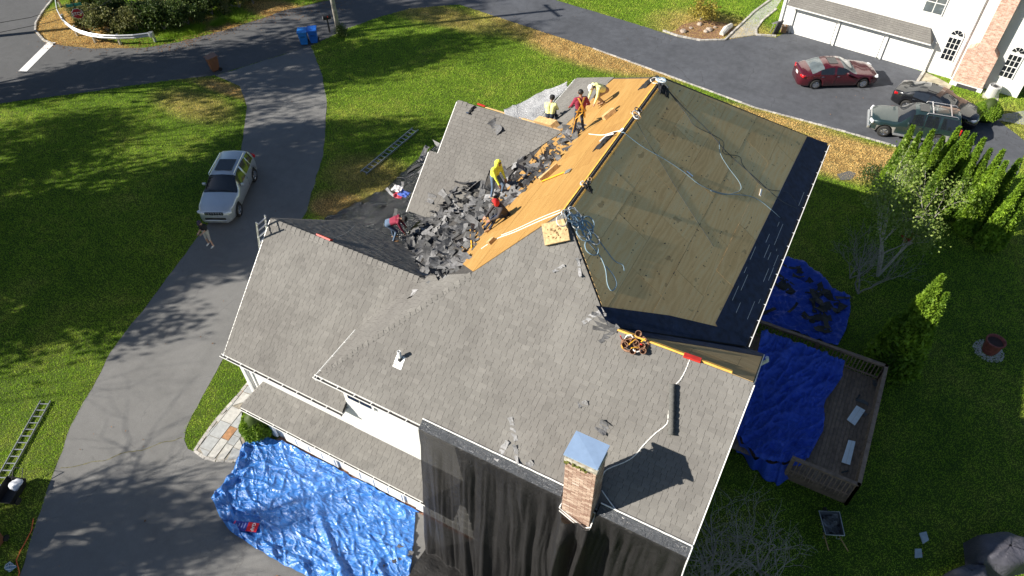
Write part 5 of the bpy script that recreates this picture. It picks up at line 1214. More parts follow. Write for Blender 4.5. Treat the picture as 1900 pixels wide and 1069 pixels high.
# ---- torn shingle scraps on the tarp corner
# ---- black mesh netting hung from the south eave
XM0, XM1 = -1.78, 6.22
def mesh_fn(u, v):
    x = XM0 + (XM1 - XM0) * u; cx = x - cxm
    if v < .07:                       # lies on the roof edge and over the gutter
        t = v / .07; y = EY + .10 - .26 * t; z = (ZA + SS * max(y, EY)) + .075 - (.05 * (EY - y) / .16 if y < EY else 0)
        return Vector((x, y, z + .012 * noise.noise((x * 5, v * 30, 2))))
    t = (v - .07) / .93; g = min(1, t / .10); z = 7.44 - t * 9.4; y = EY - .17 - t * (.75 + .5 * noise.noise((x * .35, 1.5, 0))) + min(0, z) * .9
    fold = 0
    for k, (f_, a_) in enumerate(((1.1, .27), (2.7, .14), (7.0, .05))):
        fold += a_ * (abs(noise.noise((x * f_ + .12 * z * noise.noise((x * .8, k, 3)), z * .10 * f_ ** .4, 7 + k * 3))) * 2 - .35)
    near = math.exp(-(cx / 1.0) ** 2); y -= g * (fold * (.5 + .5 * t) * (1 + 1.0 * near) + .58 * math.exp(-(cx / .55) ** 4))
    if near > .05: y -= g * near * .16 * math.sin(cx * 9 + .6 * z)
    xx = x + .06 * g * noise.noise((z * .5, x * .7, 8)) - .35 * t * max(0, 1 - (x - XM0) / 1.5) + .1 * g * near * math.sin(z * 1.1)
    return Vector((xx, y, max(.17 + .1 * noise.noise((x * 2, y * 2, 5)), z)))
def mesh_keep(u, v):
    x = XM0 + (XM1 - XM0) * u; return not (CX0 - .10 < x < CX1 + .10 and v < .115)
MT['net'] = tarpmat('black_mesh_net', (.014, .0135, .014), .55, .945, .3, 3.5, .6)
net = empty('debris_net', (2, -5.6, 0), label='black mesh netting hung from the south eave round the chimney', cat='netting')
o = cloth('net_sheet', lambda u, v: mesh_fn(u, v) - Vector((2, -5.6, 0)), 230, 120, MT['net'], net, mesh_keep, 0)
hem = tarpmat('silver_hem', (.085, .092, .105), .25, 1.0, .8, 7.0, .8)
for a, b_ in ((0, (CX0 - .12 - XM0) / (XM1 - XM0)), ((CX1 + .12 - XM0) / (XM1 - XM0), 1)):
    cloth('hem_strip', lambda u, v: mesh_fn(a + (b_ - a) * u, .002 + v * .066) + Vector((0, -.012, .012 + .016 * noise.noise((u * 60, v * 2, 0)) + .012 * noise.noise((u * 150, v * 3, 4)))) - Vector((2, -5.6, 0)), 260, 8, hem, net, None, 0)
    MB().tube([mesh_fn(a + (b_ - a) * t, 0) + Vector((0, 0, .035)) - Vector((2, -5.6, 0)) for t in np.linspace(0, 1, 40)], .022, 6).build('edge_rope', MT['white'], net)
MB().tube([mesh_fn(1, t) + Vector((.01, 0, .01)) - Vector((2, -5.6, 0)) for t in np.linspace(0, .5, 30)], .02, 6).build('edge_rope', MT['white'], net)
# ---- wrap and rope round the chimney foot
rp = [(CX0 - .08, CY1 + .1, 7.75), (CX0 - .07, CY0 - .02, 7.15), (CX0 + .3, CY0 - .07, 7.02), (CX1 - .1, CY0 - .09, 6.85), (CX1 + .06, CY0 - .05, 6.95), (CX1 + .07, CY1 - .1, 7.5), (CX1 + .07, CY1 + .1, 7.75)]
tag(MB().tube(rp, .022, 6).tube([(a, b_ - .02, c - .1) for a, b_, c in rp[1:5]], .018, 6).build('tie_rope', MT['rope_w']), 'pale rope looped round the foot of the brick chimney', 'rope')
def ropes(name, label, pxs, r, mat, off=.03, sag=True, group=None):
    P = [atr(x, y, off) for x, y in pxs]; D = []
    for i in range(len(P) - 1):
        a, b_, c, d = P[max(0, i - 1)], P[i], P[i + 1], P[min(len(P) - 1, i + 2)]
        for k in range(6):
            t = k / 6; D.append(.5 * ((2 * b_) + (c - a) * t + (2 * a - 5 * b_ + 4 * c - d) * t * t + (3 * b_ - a - 3 * c + d) * t ** 3))
    D.append(P[-1]); D2 = []
    for q in D:
        z = max(rz(q.x, q.y) + off, q.z if sag is False else -1); D2.append(Vector((q.x, q.y, z if z > 1 else q.z)))
    return tag(MB().tube(D2, r, 6).build(name, MT[mat], smooth=True), label, 'rope', group)
# ---- deck
dz, rt = .55, 1.5
d_ne, d_se, d_sw, d_nw = at(1645, 681, rt), at(1594, 898, rt), at(1472, 851, rt), at(1404, 592, rt)
x0, x1, y0, y1 = 5.3, (d_ne.x + d_se.x) / 2, (d_se.y + d_sw.y) / 2, (d_ne.y + d_nw.y) / 2
xs = d_sw.x
deck = empty('deck', ((x0 + x1) / 2, (y0 + y1) / 2, 0), label='weathered wooden deck with baluster railing in the shade', cat='deck'); do = Vector(deck.location)
deckw = pm('deck_wood', (.21, .145, .105), .85, var=.25, scale=5, rand=.12); railw = pm('rail_wood', (.25, .17, .125), .8, var=.22, scale=6, rand=.1)
def dk(name, mb, mat=deckw, parent=None):
    mb.v = [(a - do.x, b_ - do.y, c) for a, b_, c in mb.v]; return mb.build(name, mat, parent or deck)
w = .14; k = 0; x = x0
while x < x1:
    ys = y0
    dk('deck_board', MB().box((x + w / 2, (ys + y1) / 2, dz - .02), (w - .008, y1 - ys, .035))); x += w
dk('joist_skirt', MB().box(((xs + x1) / 2, y0 + .02, dz / 2 - .04), (x1 - xs, .04, dz - .06))); dk('joist_skirt', MB().box((x1 - .02, (y0 + y1) / 2, dz / 2 - .04), (.04, y1 - y0, dz - .06)))
def railing(a, b_):
    a, b_ = Vector((*a, 0)), Vector((*b_, 0)); L = (b_ - a).length; U = Vector((0, 0, 1))
    dk('top_rail', MB().bar(a + U * rt, b_ + U * rt, .14, .04), railw); dk('lower_rail', MB().bar(a + U * (dz + .12), b_ + U * (dz + .12), .05, .06), railw); dk('lower_rail', MB().bar(a + U * (rt - .1), b_ + U * (rt - .1), .05, .06), railw)
    for i in range(int(L / .145)):
        q = a.lerp(b_, (i + .5) / int(L / .145)); dk('baluster', MB().bar(q + U * (dz - .2), q + U * (rt - .05), .036, .036), railw)
    for i in range(int(L / 1.9) + 1):
        q = a.lerp(b_, i / max(1, int(L / 1.9))); dk('post', MB().bar(q + U * .0, q + U * (rt + .05), .1, .1), railw)
railing((x0 + .1, y1), (x1, y1)); railing((x1, y1), (x1, y0)); railing((x1, y0), (xs, y0))
# ---- blue tarps behind the house
MT['tarp_d'] = tarpmat('royal_blue_tarp', (.025, .085, .55), .45, 1.0, .5, 2.6, .8)
f2 = coons([at(1412, 617, 1.9), at(1460, 632, 1.75), at(1520, 652, 1.65), at(1566, 672, 1.6)], [at(1362, 800, .75), at(1400, 850, .7), at(1450, 862, .72), at(1500, 850, .72)],
           [at(1412, 617, 1.9), at(1400, 680, 1.4), at(1385, 740, .9), at(1362, 800, .75)], [at(1566, 672, 1.6), at(1562, 700, 1.1), at(1530, 745, .72), at(1526, 800, .70), at(1500, 850, .72)])
def deck_tarp(u, v):
    p = f2(u, v); z = max(p.z, dz + .05) + .16 * ridged(p, .9, 2.2, R(60), 2.6) + .11 * ridged(p, 1.9, 6.1, R(75), 2.4) + .05 * ridged(p, 3.5, 1.1, R(10), 1.6) + .05 * rn(p, 1.4, 5)
    z += .12 * math.exp(-((v - .42 - .08 * math.sin(u * 5)) / .03) ** 2)
    return Vector((p.x + .05 * rn(p, 1.5, 1), p.y + .05 * rn(p, 1.5, 2), z))
dt = empty('deck_tarp', tuple(at(1460, 760, .6)), label='dark blue tarp draped over the railing and wooden deck', cat='tarp'); dl = Vector(dt.location)
cloth('tarp_sheet', lambda u, v: deck_tarp(u, v) - dl, 90, 110, MT['tarp_d'], dt)
f3 = coons([at(1362, 800, .76), at(1400, 850, .71), at(1450, 862, .73), at(1500, 850, .73)], [at(1352, 815, .2), at(1395, 868, .05), at(1440, 902, .05), at(1482, 880, .1)], [at(1362, 800, .76), at(1352, 815, .2)], [at(1500, 850, .73), at(1482, 880, .1)])
cloth('tarp_flap', lambda u, v: f3(u, v) + Vector((.05 * math.sin(u * 24), .10 * math.sin(u * 31 + 1), .03 * math.sin(u * 40))) - dl, 70, 24, MT['tarp_d'], dt)
f4 = coons(G_([(1452, 478), (1480, 484), (1520, 505), (1545, 538), (1575, 550)], .1), G_([(1398, 588), (1430, 603), (1470, 615), (1520, 632), (1553, 643)], .1), G_([(1452, 478), (1440, 510), (1415, 560), (1398, 588)], .1), G_([(1575, 550), (1577, 580), (1568, 615), (1553, 643)], .1))
def yard_tarp(u, v):
    p = f4(u, v); z = .06 + .12 * ridged(p, 1.0, 12, R(40), 2.2) + .09 * ridged(p, 1.9, 5, R(-30), 2) + .1 * abs(rn(p, .9, 7)); e = min(u, 1 - u, v, 1 - v)
    if v < .12: z += .15 * math.sin(math.pi * v / .12)
    return Vector((p.x, p.y, z))
yt = cloth('yard_tarp', yard_tarp, 90, 80, MT['tarp_d']); tag(yt, 'bright blue tarp on the ground strewn with dark shingle scraps', 'tarp')
# ---- torn shingles
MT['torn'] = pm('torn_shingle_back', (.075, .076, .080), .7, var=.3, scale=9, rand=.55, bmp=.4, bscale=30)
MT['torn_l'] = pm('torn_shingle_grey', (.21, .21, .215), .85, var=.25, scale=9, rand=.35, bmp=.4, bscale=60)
def scrap_mesh(seed, L, W, curl):
    rd = random.Random(seed); n, k = 6, 3; vs = []; ph = rd.uniform(0, 6); tw = rd.uniform(-.5, .5)
    e0 = [rd.uniform(-.12, .12) * W for _ in range(n + 1)]; e1 = [rd.uniform(-.25, .25) * W for _ in range(n + 1)]
    for i in range(n + 1):
        t = i / n - .5; a = curl * t
        x = (math.sin(a) / curl if abs(curl) > .05 else t) * L; z = ((1 - math.cos(a)) / curl if abs(curl) > .05 else 0) * L
        for j in range(k + 1):
            y = (j / k - .5) * W + (e0[i] if j == 0 else e1[i] if j == k else 0); vs.append((x + rd.uniform(-.01, .01), y, z + tw * t * (j / k - .5) * W * 1.5 + rd.uniform(-.008, .008)))
    m = MB(); m.add(vs, [(i * (k + 1) + j, i * (k + 1) + j + 1, (i + 1) * (k + 1) + j + 1, (i + 1) * (k + 1) + j) for i in range(n) for j in range(k)]); b = len(vs)
    m.add([(x, y, z - .007) for x, y, z in vs], [((i + 1) * (k + 1) + j, (i + 1) * (k + 1) + j + 1, i * (k + 1) + j + 1, i * (k + 1) + j) for i in range(n) for j in range(k)])
    return m
SC = []
for i in range(16):
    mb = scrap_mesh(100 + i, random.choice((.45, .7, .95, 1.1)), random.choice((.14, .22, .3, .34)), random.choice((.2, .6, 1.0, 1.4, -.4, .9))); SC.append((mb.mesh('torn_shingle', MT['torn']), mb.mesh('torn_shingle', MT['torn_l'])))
SCD = []
for i in range(16):
    me = SC[i][0].copy(); me.materials[0] = MT['felt']; SCD.append(me)
def scrap(P, rot, i, light, label, group=None, sc=1.0):
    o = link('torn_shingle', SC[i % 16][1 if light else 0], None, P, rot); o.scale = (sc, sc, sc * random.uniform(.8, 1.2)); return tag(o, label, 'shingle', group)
heap = [(752, 452), (768, 428), (800, 392), (825, 368), (862, 338), (900, 350), (932, 338), (975, 308), (1008, 283), (1030, 258), (1050, 238), (1085, 232), (1078, 258), (1055, 280), (1010, 325), (965, 365), (930, 395), (905, 425), (885, 455), (870, 485), (850, 505), (800, 530), (780, 505), (760, 470)]
rd = random.Random(17); cnt = 0; tries = 0
def hz(x, y):
    # thickness of the heap over the roof planes
    z = rz(x, y)
    if -7.3 < x < -4.9 and 0.4 < y < 4.6: z = max(z, 6.15 + (x + 7.3) * .52)
    return z
while cnt < 250 and tries < 6000:
    tries += 1; x, y = rd.uniform(735, 1090), rd.uniform(230, 535)
    if not inpoly(np.array([x]), np.array([y]), heap)[0]: continue
    r = ray(x, y); t = 12.0; P = None
    while t < 45:
        q = CAM + r * t
        if q.z < hz(q.x, q.y): P = q; break
        t += .06
    if P is None: continue
    P.z += rd.uniform(-.02, .14) * (1 if x < 960 else .4); cnt += 1
    is_grey = rd.random() < .34  # picks the paler grey shingle material at random
    scrap(P, (rd.gauss(.1, .30), rd.gauss(.1, .28), rd.uniform(0, 6.28)), rd.randrange(16), is_grey, 'torn grey shingle lying in the debris heap on the roof' if is_grey else 'torn black shingle lying in the debris heap on the roof', 'shingles heaped in the roof valley', rd.uniform(.5, .95))
# the packed bulk of the heap below the loose pieces
m = MB(); k = 0
for i in range(5200):
    x, y = rd.uniform(725, 1090), rd.uniform(230, 540)
    if not inpoly(np.array([x]), np.array([y]), heap)[0]: continue
    r = ray(x, y); t = 12.0
    while t < 45:
        q = CAM + r * t
        if q.z < hz(q.x, q.y): break
        t += .08
    M = (Matrix.Rotation(rd.uniform(0, 6.28), 3, 'Z') @ Matrix.Rotation(rd.gauss(.0, .4), 3, 'X') @ Matrix.Rotation(rd.gauss(.2, .35), 3, 'Y')); L, Wd = rd.uniform(.12, .5), rd.uniform(.07, .25); z = rd.uniform(-.25, .04); b0 = rd.uniform(.02, .1)
    vs = [M @ Vector(v) + q + Vector((0, 0, z)) for v in ((-L / 2, -Wd / 2, 0), (0, -Wd / 2, b0), (L / 2, -Wd / 2, 0), (L / 2, Wd / 2, .01), (0, Wd / 2, b0), (-L / 2, Wd / 2, .01))]
    m.add(vs, [(0, 1, 4, 5), (1, 2, 3, 4)], rd.random())
hp = m.build('shingle_rubble', pm('rubble', (.095, .096, .098), .85, var=.3, scale=9, tone=.75)); tag(hp, 'packed rubble of torn shingles filling the roof valley', 'rubble', kind='stuff')
# backing sheet added so that no light shows through the heap between the two wings
m = MB(); gx_ = np.linspace(-7.25, -4.9, 14); gy_ = np.linspace(.4, 4.7, 14)
m.add([(x, y, hz(x, y) - .25) for y in gy_ for x in gx_], [(j * 14 + i, j * 14 + i + 1, (j + 1) * 14 + i + 1, (j + 1) * 14 + i) for j in range(13) for i in range(13)])
tag(m.build('heap_backing', MT['felt'], house))
# scraps on the yard tarp and loose ones on the shingles
for i in range(26):
    u, v = rd.uniform(.12, .9), rd.uniform(.15, .85); P = yard_tarp(u, v) + Vector((0, 0, .06)); scrap(P, (rd.gauss(0, .15), rd.gauss(0, .15), rd.uniform(0, 6.28)), rd.randrange(16), False, 'dark torn shingle lying on the bright blue tarp', 'shingles on the blue ground tarp', rd.uniform(.7, 1.3)).data = SCD[rd.randrange(16)]
up_s = math.atan(SS)
for i, (x, y, sc, lt, lb) in enumerate([(952, 797, .6, 1, 'curled grey shingle above the hanging net'), (1119, 793, .8, 0, 'dark torn shingle on the slope above the chimney cap'), (1082, 751, .4, 1, 'tiny grey shingle chip in the middle of the south slope'), (932, 837, .6, 1, 'grey shingle scrap by the net edge beside a twin'), (958, 843, .6, 1, 'grey shingle scrap lying second along the net edge'), (958, 853, .5, 1, 'folded shingle scrap touching the net edge'), (984, 862, .5, 1, 'small grey shingle scrap at the net edge near the chimney'),
        (920, 237, .9, 0, 'dark shingle strip on the front gable slope'), (955, 312, .9, 1, 'pale torn shingle standing out on the front gable slope'), (975, 325, .7, 1, 'pale torn shingle beside the small roof vent'), (835, 375, 1.1, 1, 'large pale shingle sheet at the edge of the heap'), (800, 370, .9, 1, 'pale flat shingle sheet left of the heap'), (765, 548, .6, 1, 'curled shingle on the garage roof below the heap'), (1037, 500, .35, 1, 'broken tab on the south slope near the hip'), (1075, 498, .6, 1, 'lifted shingle at the east hip edge'), (1100, 588, .6, 1, 'lifted shingle beside the valley underlayment')]):
    P = atr(x, y, .03); scrap(P, slope_M(P, rd.uniform(0, 6.28)).to_euler(), (0, 4, 6, 8, 12)[i % 5], lt, lb, None, sc)
# broken pieces round the hip and below it
for i, (x, y) in enumerate([(1122, 612), (1130, 622), (1118, 600), (1112, 585)]):
    P = atr(x, y, .04); scrap(P, slope_M(P, rd.uniform(0, 6.28)).to_euler(), i, False, 'black torn shingle at the foot of the east hip', 'torn pieces at the hip foot', .6)
# ---- black tarp with debris on the front lawn side
f5 = coons([Vector((-8.3, 10.4, 5.6)), Vector((-8.45, 8, 5.2)), Vector((-8.4, 5.5, 4.9)), Vector((-8.3, 3.2, 5.2))], G_([(820, 262), (770, 300), (715, 350), (600, 408)], .05), [Vector((-8.3, 10.4, 5.6)), at(840, 240, 2.5), at(820, 262, .05)], [Vector((-8.3, 3.2, 5.2)), Vector((-9.5, 3.6, 2.2)), at(600, 408, .05)])
MT['tarp_k'] = tarpmat('black_tarp', (.009, .010, .012), .22, 1.0, .7, 2.6, .9)
def btarp(u, v):
    p = f5(u, v); return p + Vector((0, 0, .0)) + Vector((.12, .06, .20)) * (ridged(p, .8, 3, R(30), 2) * .8 + .5 * rn(p, .8, 2)) * (.3 + v)
tag(cloth('black_tarp', btarp, 70, 60, MT['tarp_k']), 'black plastic tarp sloping from the front gable to the lawn', 'tarp')
for i in range(42):
    u, v = rd.uniform(.12, .8), rd.uniform(.35, .95); P = btarp(u, v) + Vector((0, 0, .12)); scrap(P, (rd.gauss(0, .5), rd.gauss(0, .5), rd.uniform(0, 6.28)), rd.randrange(16), rd.random() < .3, 'torn shingle fallen on the black tarp beside the front gable', 'shingles on the black tarp', rd.uniform(.7, 1.2))
f6 = coons([Vector((-5.7, 13.3, 7.3)), Vector((-5.75, 11.5, 7.25)), Vector((-5.8, 9.6, 7.1)), Vector((-6.0, 8.0, 7.2))], [at(1052, 153, 6.9), at(1010, 172, 6.2), at(965, 195, 5.6), at(935, 207, 5.3)], [Vector((-5.7, 13.3, 7.3)), at(1052, 153, 6.9)], [Vector((-6.0, 8.0, 7.2)), at(935, 207, 5.3)])
MT['tarp_s'] = tarpmat('silver_black_tarp', (.36, .37, .39), .3, 1.0, .7, 5, .8)
tag(cloth('silver_tarp', lambda u, v: f6(u, v) + Vector((0, 0, -.5 * math.sin(math.pi * v) + .10 * math.sin(v * 19 + u * 2) + .08 * ridged(f6(u, v), 1.2, 4))), 60, 24, MT['tarp_s']), 'shiny grey tarp slung below the north-west eave', 'tarp')
# ================================================================== PEOPLE
SKIN = pm('skin', (.36, .19, .12), .6, var=.08); SKIN_L = pm('skin_light', (.5, .3, .21), .6, var=.08)
def cap_(m, a, b, ra, rb, n=12):
    a, b = Vector(a), Vector(b); d = b - a
    if d.length < 1e-4: d = Vector((0, 0, .001)); b = a + d
    d.normalize(); m.tube([a - d * ra * .98, a - d * ra * .8, a - d * ra * .4, a, b, b + d * rb * .4, b + d * rb * .8, b + d * rb * .98], [ra * .15, ra * .6, ra * .92, ra, rb, rb * .92, rb * .6, rb * .15], n)
def ik(a, b, l1, l2, pole):
    a, b = Vector(a), Vector(b); d = b - a; L = min(d.length, (l1 + l2) * .995); d.normalize(); b = a + d * L
    x = (l1 * l1 - l2 * l2 + L * L) / (2 * L); h = math.sqrt(max(0, l1 * l1 - x * x)); p = Vector(pole); p = p - d * p.dot(d); p = p.normalized() if p.length > 1e-4 else Vector((0, 0, 1)); return a + d * x + p * h, b
def hand_mesh(m, wr, d, up, curl=.5, side=1, mi=0):
    """palm with four unequal fingers and a thumb leaving the side of the palm"""
    d, s, u = frame(d, up); s = s * side; M = Matrix((d, s, u)).transposed(); c = wr + d * .05
    m.box(c, (.095, .082, .03), M, mi=mi)
    for i, (off, L) in enumerate(((-.030, .068), (-.010, .078), (.011, .074), (.030, .056))):
        p0 = wr + d * .092 + s * off; p1 = p0 + d * L * .45 - u * L * .25 * curl; p2 = p1 + d * L * .3 * (1 - curl * .6) - u * L * .4 * curl; p3 = p2 + d * L * .2 * (1 - curl) - u * L * .3 * curl
        m.tube([p0, p1, p2, p3], [.010, .0095, .0085, .006], 6, mi=mi)
    p0 = wr + d * .03 - s * .038; m.tube([p0, p0 - s * .028 + d * .03 - u * .01, p0 - s * .03 + d * .06 - u * .02], [.012, .011, .007], 6, mi=mi)
def person(label, base, yaw, P, cols, arms=('shirt', 'shirt', 'shirt'), legs='trousers', roof=True, hat=None, skin=SKIN, grip=.5, extra=None, bulky=1.0, shin='trousers'):
    root = empty('person', base, (0, 0, yaw), label, 'person'); c, s_ = math.cos(yaw), math.sin(yaw)
    def ground(x, y):
        wx, wy = base[0] + c * x - s_ * y, base[1] + s_ * x + c * y; return (rz(wx, wy) - base[2]) if roof and rz(wx, wy) > 1 else (0 if not roof else 0)
    pel, nk, hd = Vector(P['pelvis']), Vector(P['neck']), Vector(P['head']); sp = (nk - pel).normalized()
    lat = Vector(P.get('lat', (1, 0, 0))); fwd = lat.cross(sp) * -1; fwd = Vector(P.get('face', fwd)).normalized()
    m = MB(); bones = []
    def b_(a, b, ra, rb, lab): cap_(m, a, b, ra, rb); bones.append((Vector(a), Vector(b), (ra + rb) / 2, lab))
    chest = pel.lerp(nk, .72); belly = pel.lerp(nk, .3); k = bulky
    for sg in (-1, 1):
        b_(pel + lat * sg * .075, belly + lat * sg * .07, .115, .105 * k, 'trousers' if sg else ''); b_(belly + lat * sg * .07, chest + lat * sg * .095, .108 * k, .115 * k, 'shirt'); b_(chest + lat * sg * .10, nk + lat * sg * .10 - sp * .06, .105 * k, .075 * k, 'shirt')
        sh = nk + lat * sg * .185 - sp * .055; b_(nk + lat * sg * .06 - sp * .04, sh, .07, .068 * k, 'shirt')
        hp = pel + lat * sg * .095; ft = Vector(P['footL' if sg < 0 else 'footR']); fz = ft.z
        if len(P.get('abs', ())) == 0: ft.z = ground(ft.x, ft.y) + .09 + fz
        kn, an = ik(hp, ft, .44, .43, P.get('kneepole', (0, 1, .1))); b_(hp, kn, .092, .062, legs); b_(kn, an, .060, .042, shin)
        toe = Vector(P.get('toe', (0, .17, -.03))) ; b_(an + Vector((0, -.03, -.04)), an + toe + Vector((0, 0, -.02)), .045, .04, 'shoe')
        hn = Vector(P['handL' if sg < 0 else 'handR']); el, wr = ik(sh, hn, .29, .26, P.get('elbowpole', (sg * .5, -.6, -.4))); b_(sh, el, .058 * k, .046 * k, arms[0]); b_(el, wr, .046 * k, .032, arms[1]); bones.append((wr, wr, .03, 'hand')); P['_w%d' % sg] = (wr, (wr - el).normalized())
    b_(nk - sp * .03, hd - (hd - nk).normalized() * .06, .055, .05, 'skin')
    up = (hd - nk).normalized(); up = (up * .6 + Vector((0, 0, .4))).normalized(); f = (fwd - up * fwd.dot(up)).normalized(); rt_ = f.cross(up)
    b_(hd + up * .015 - f * .012, hd + up * .02 + f * .01, .098, .09, 'head'); b_(hd - up * .05 + f * .02, hd - up * .075 + f * .045, .065, .042, 'head'); b_(hd + f * .09 - up * .005, hd + f * .108 - up * .03, .012, .016, 'head')
    for sg in (-1, 1): b_(hd + rt_ * sg * .093, hd + rt_ * sg * .098 - up * .03, .016, .012, 'head')
    me0 = m.mesh('tmp', skin); o0 = link('tmp', me0); rm = o0.modifiers.new('r', 'REMESH'); rm.mode = 'VOXEL'; rm.voxel_size = .017; sm = o0.modifiers.new('s', 'SMOOTH'); sm.factor = .5; sm.iterations = 2
    dg = bpy.context.evaluated_depsgraph_get(); dg.update(); me = bpy.data.meshes.new_from_object(o0.evaluated_get(dg)); bpy.data.objects.remove(o0); me.name = 'body'
    keys = ['skin', 'shirt', 'trousers', 'shoe', 'hair', 'eye']; me.materials.clear()
    for kx in keys: me.materials.append(cols.get(kx, skin if kx == 'skin' else MT['black']))
    n = len(me.polygons); cen = np.zeros(n * 3); me.polygons.foreach_get('center', cen); cen = cen.reshape(-1, 3); best = np.full(n, 9.); idx = np.zeros(n, int); labs = []
    for bi, (a, b, r, lab) in enumerate(bones):
        a_, d_ = np.array(a), np.array(b - a); L2 = max(1e-9, d_ @ d_); t = np.clip(((cen - a_) @ d_) / L2, 0, 1); dist = np.linalg.norm(cen - a_ - t[:, None] * d_, axis=1) - r; w = dist < best; best[w] = dist[w]; idx[w] = bi
    mp = {'shirt': 1, 'trousers': 2, 'shoe': 3, 'skin': 0, 'head': 0, 'hand': 0, 'bare': 0}
    mi = np.array([mp[bones[i][3]] for i in idx]); hmask = np.array([bones[i][3] == 'head' for i in idx]); rel = cen - np.array(hd); mi[hmask & ((rel @ np.array(up) > .045) | ((rel @ np.array(f) < -.015) & (rel @ np.array(up) > -.05)))] = 4
    me.polygons.foreach_set('material_index', mi.astype(np.int32)); me.polygons.foreach_set('use_smooth', [True] * n)
    hm = MB()
    for sg in (-1, 1): wr, d = P['_w%d' % sg]; hand_mesh(hm, wr, d, P.get('palmup', (0, .3, 1)), grip, sg, 0)
    for sg in (-1, 1): cap_(hm, hd + f * .088 + rt_ * sg * .036 + up * .012, hd + f * .089 + rt_ * sg * .036 + up * .012, .010, .010, 6); hm.m[-9 * 0 - 1] = 5
    bm = bmesh.new(); bm.from_mesh(me); h2 = hm.mesh('h', skin); bm2_off = len(bm.verts); bm.from_mesh(h2); bm.to_mesh(me); bm.free(); bpy.data.meshes.remove(h2); me.update()
    body = link('body', me, root)
    if hat:
        kind, mt = hat; H = MB(); q = []
        M = Matrix((rt_, f, up)).transposed()
        if kind == 'hood':
            for i in range(9):
                th = math.pi * i / 8
                for j in range(12):
                    ph = 2 * math.pi * j / 12; v = Vector((math.sin(th) * math.cos(ph), -math.cos(th), math.sin(th) * math.sin(ph)))
                    v = Vector((v.x * .128, v.y * .135 if v.y < 0 else v.y * .075, v.z * .145 - (.03 if v.z < 0 else 0))); q.append(hd + M @ v)
            H.add(q, [(i * 12 + j, i * 12 + (j + 1) % 12, (i + 1) * 12 + (j + 1) % 12, (i + 1) * 12 + j) for i in range(7) for j in range(12)]); o = H.build('hood', mt, root, True); s2 = o.modifiers.new('t', 'SOLIDIFY'); s2.thickness = .012
        else:
            prof = [(.108, .0), (.108, .04), (.09, .085), (.05, .112), (.01, .118)]; H.lathe(prof, 16); H.v = [tuple(hd + M @ (Vector(v) + Vector((0, -.005, .03)))) for v in H.v]
            br = [Vector((.085 * math.cos(t), .10 * math.sin(t) + .06, .032 - .02 * math.sin(t))) for t in np.linspace(0, math.pi, 9)]; H.prism([hd + M @ v for v in br], .012, tuple(up)); H.build('cap', mt, root, True)
    if extra: extra(root, dict(pel=pel, nk=nk, hd=hd, lat=lat, fwd=f, sp=sp, chest=chest, up=up, rt=rt_, P=P))
    return root
def yaw_to(px_, py_, dx, dy, z=0):
    a, b = at(px_, py_, z), at(px_ + dx, py_ + dy, z); d = b - a; return math.atan2(d.y, d.x) - math.pi / 2
def clothm(name, c): return pm(name, c, .85, var=.14, scale=9, bmp=.3, bscale=14, bdist=.02)
jeans = clothm('blue_jeans', (.09, .14, .22)); dkj = clothm('dark_jeans', (.02, .03, .06)); hv = clothm('hi_vis_yellow', (.74, .80, .08)); hvw = clothm('pale_hi_vis', (.80, .82, .35)); mar = clothm('maroon_shirt', (.24, .02, .05)); blk = clothm('black_cloth', (.014, .014, .016)); gry = clothm('charcoal_hoodie', (.045, .04, .045)); tanb = clothm('tan_boots', (.38, .22, .11)); hairk = pm('black_hair', (.012, .010, .010), .6); red_h = clothm('red_hood', (.55, .02, .02)); whiteC = clothm('white_cloth', (.7, .68, .64)); shorts = clothm('grey_shorts', (.42, .40, .38))
stand = lambda **k: dict(dict(pelvis=(0, 0, .96), neck=(0, .02, 1.47), head=(0, .06, 1.64), handL=(-.27, .12, .85), handR=(.27, .12, .85), footL=(-.14, .02, 0), footR=(.14, .0, 0)), **k)
# worker in the yellow hoodie
b0 = atr(920, 368); person('worker in a bright yellow hoodie and jeans standing by the debris', b0, yaw_to(920, 368, 30, 14, b0.z), stand(pelvis=(0, -.02, .98), neck=(0, .10, 1.45), head=(0, .17, 1.61), handR=(.24, .38, .88), handL=(-.2, .3, .86), footL=(-.1, .18, 0), footR=(.12, -.12, 0)), dict(shirt=hv, trousers=jeans, shoe=tanb, hair=hairk), hat=('hood', hv), bulky=1.12)
# seated worker with the red hood
b0 = atr(936, 403); person('worker in a red hood and charcoal jacket seated on the plywood', b0, yaw_to(936, 403, -40, 16, b0.z), dict(pelvis=(0, -.05, .14), neck=(0, .22, .60), head=(0, .32, .75), handL=(-.12, .58, .22), handR=(.14, .62, .18), footL=(-.16, .62, 0), footR=(.14, .66, 0), kneepole=(0, .2, 1), face=(0, 1, -.45)), dict(shirt=gry, trousers=dkj, shoe=tanb, hair=hairk), hat=('hood', red_h), bulky=1.15)
def bar_tool(root, k):
    a, d = k['P']['_w1']; MB().tube([a + Vector((.02, -.1, .05)), a + Vector((-.05, .55, -.18))], .018, 7).build('pry_bar', MT['yellow'], root)
# bending worker in maroon on the garage roof
b0 = atr(731, 447); person('worker in a maroon vest bending over on the garage roof', b0, yaw_to(731, 447, 30, -2, b0.z), dict(pelvis=(0, -.12, .93), neck=(0, .36, 1.12), head=(0, .51, 1.08), handL=(-.16, .52, .55), handR=(.2, .50, .50), footL=(-.25, .0, 0), footR=(.2, .02, 0), face=(0, .5, -.85)), dict(shirt=mar, trousers=jeans, shoe=tanb, hair=blk), arms=('shirt', 'trousers' if False else 'shirt', ''), hat=('cap', blk))
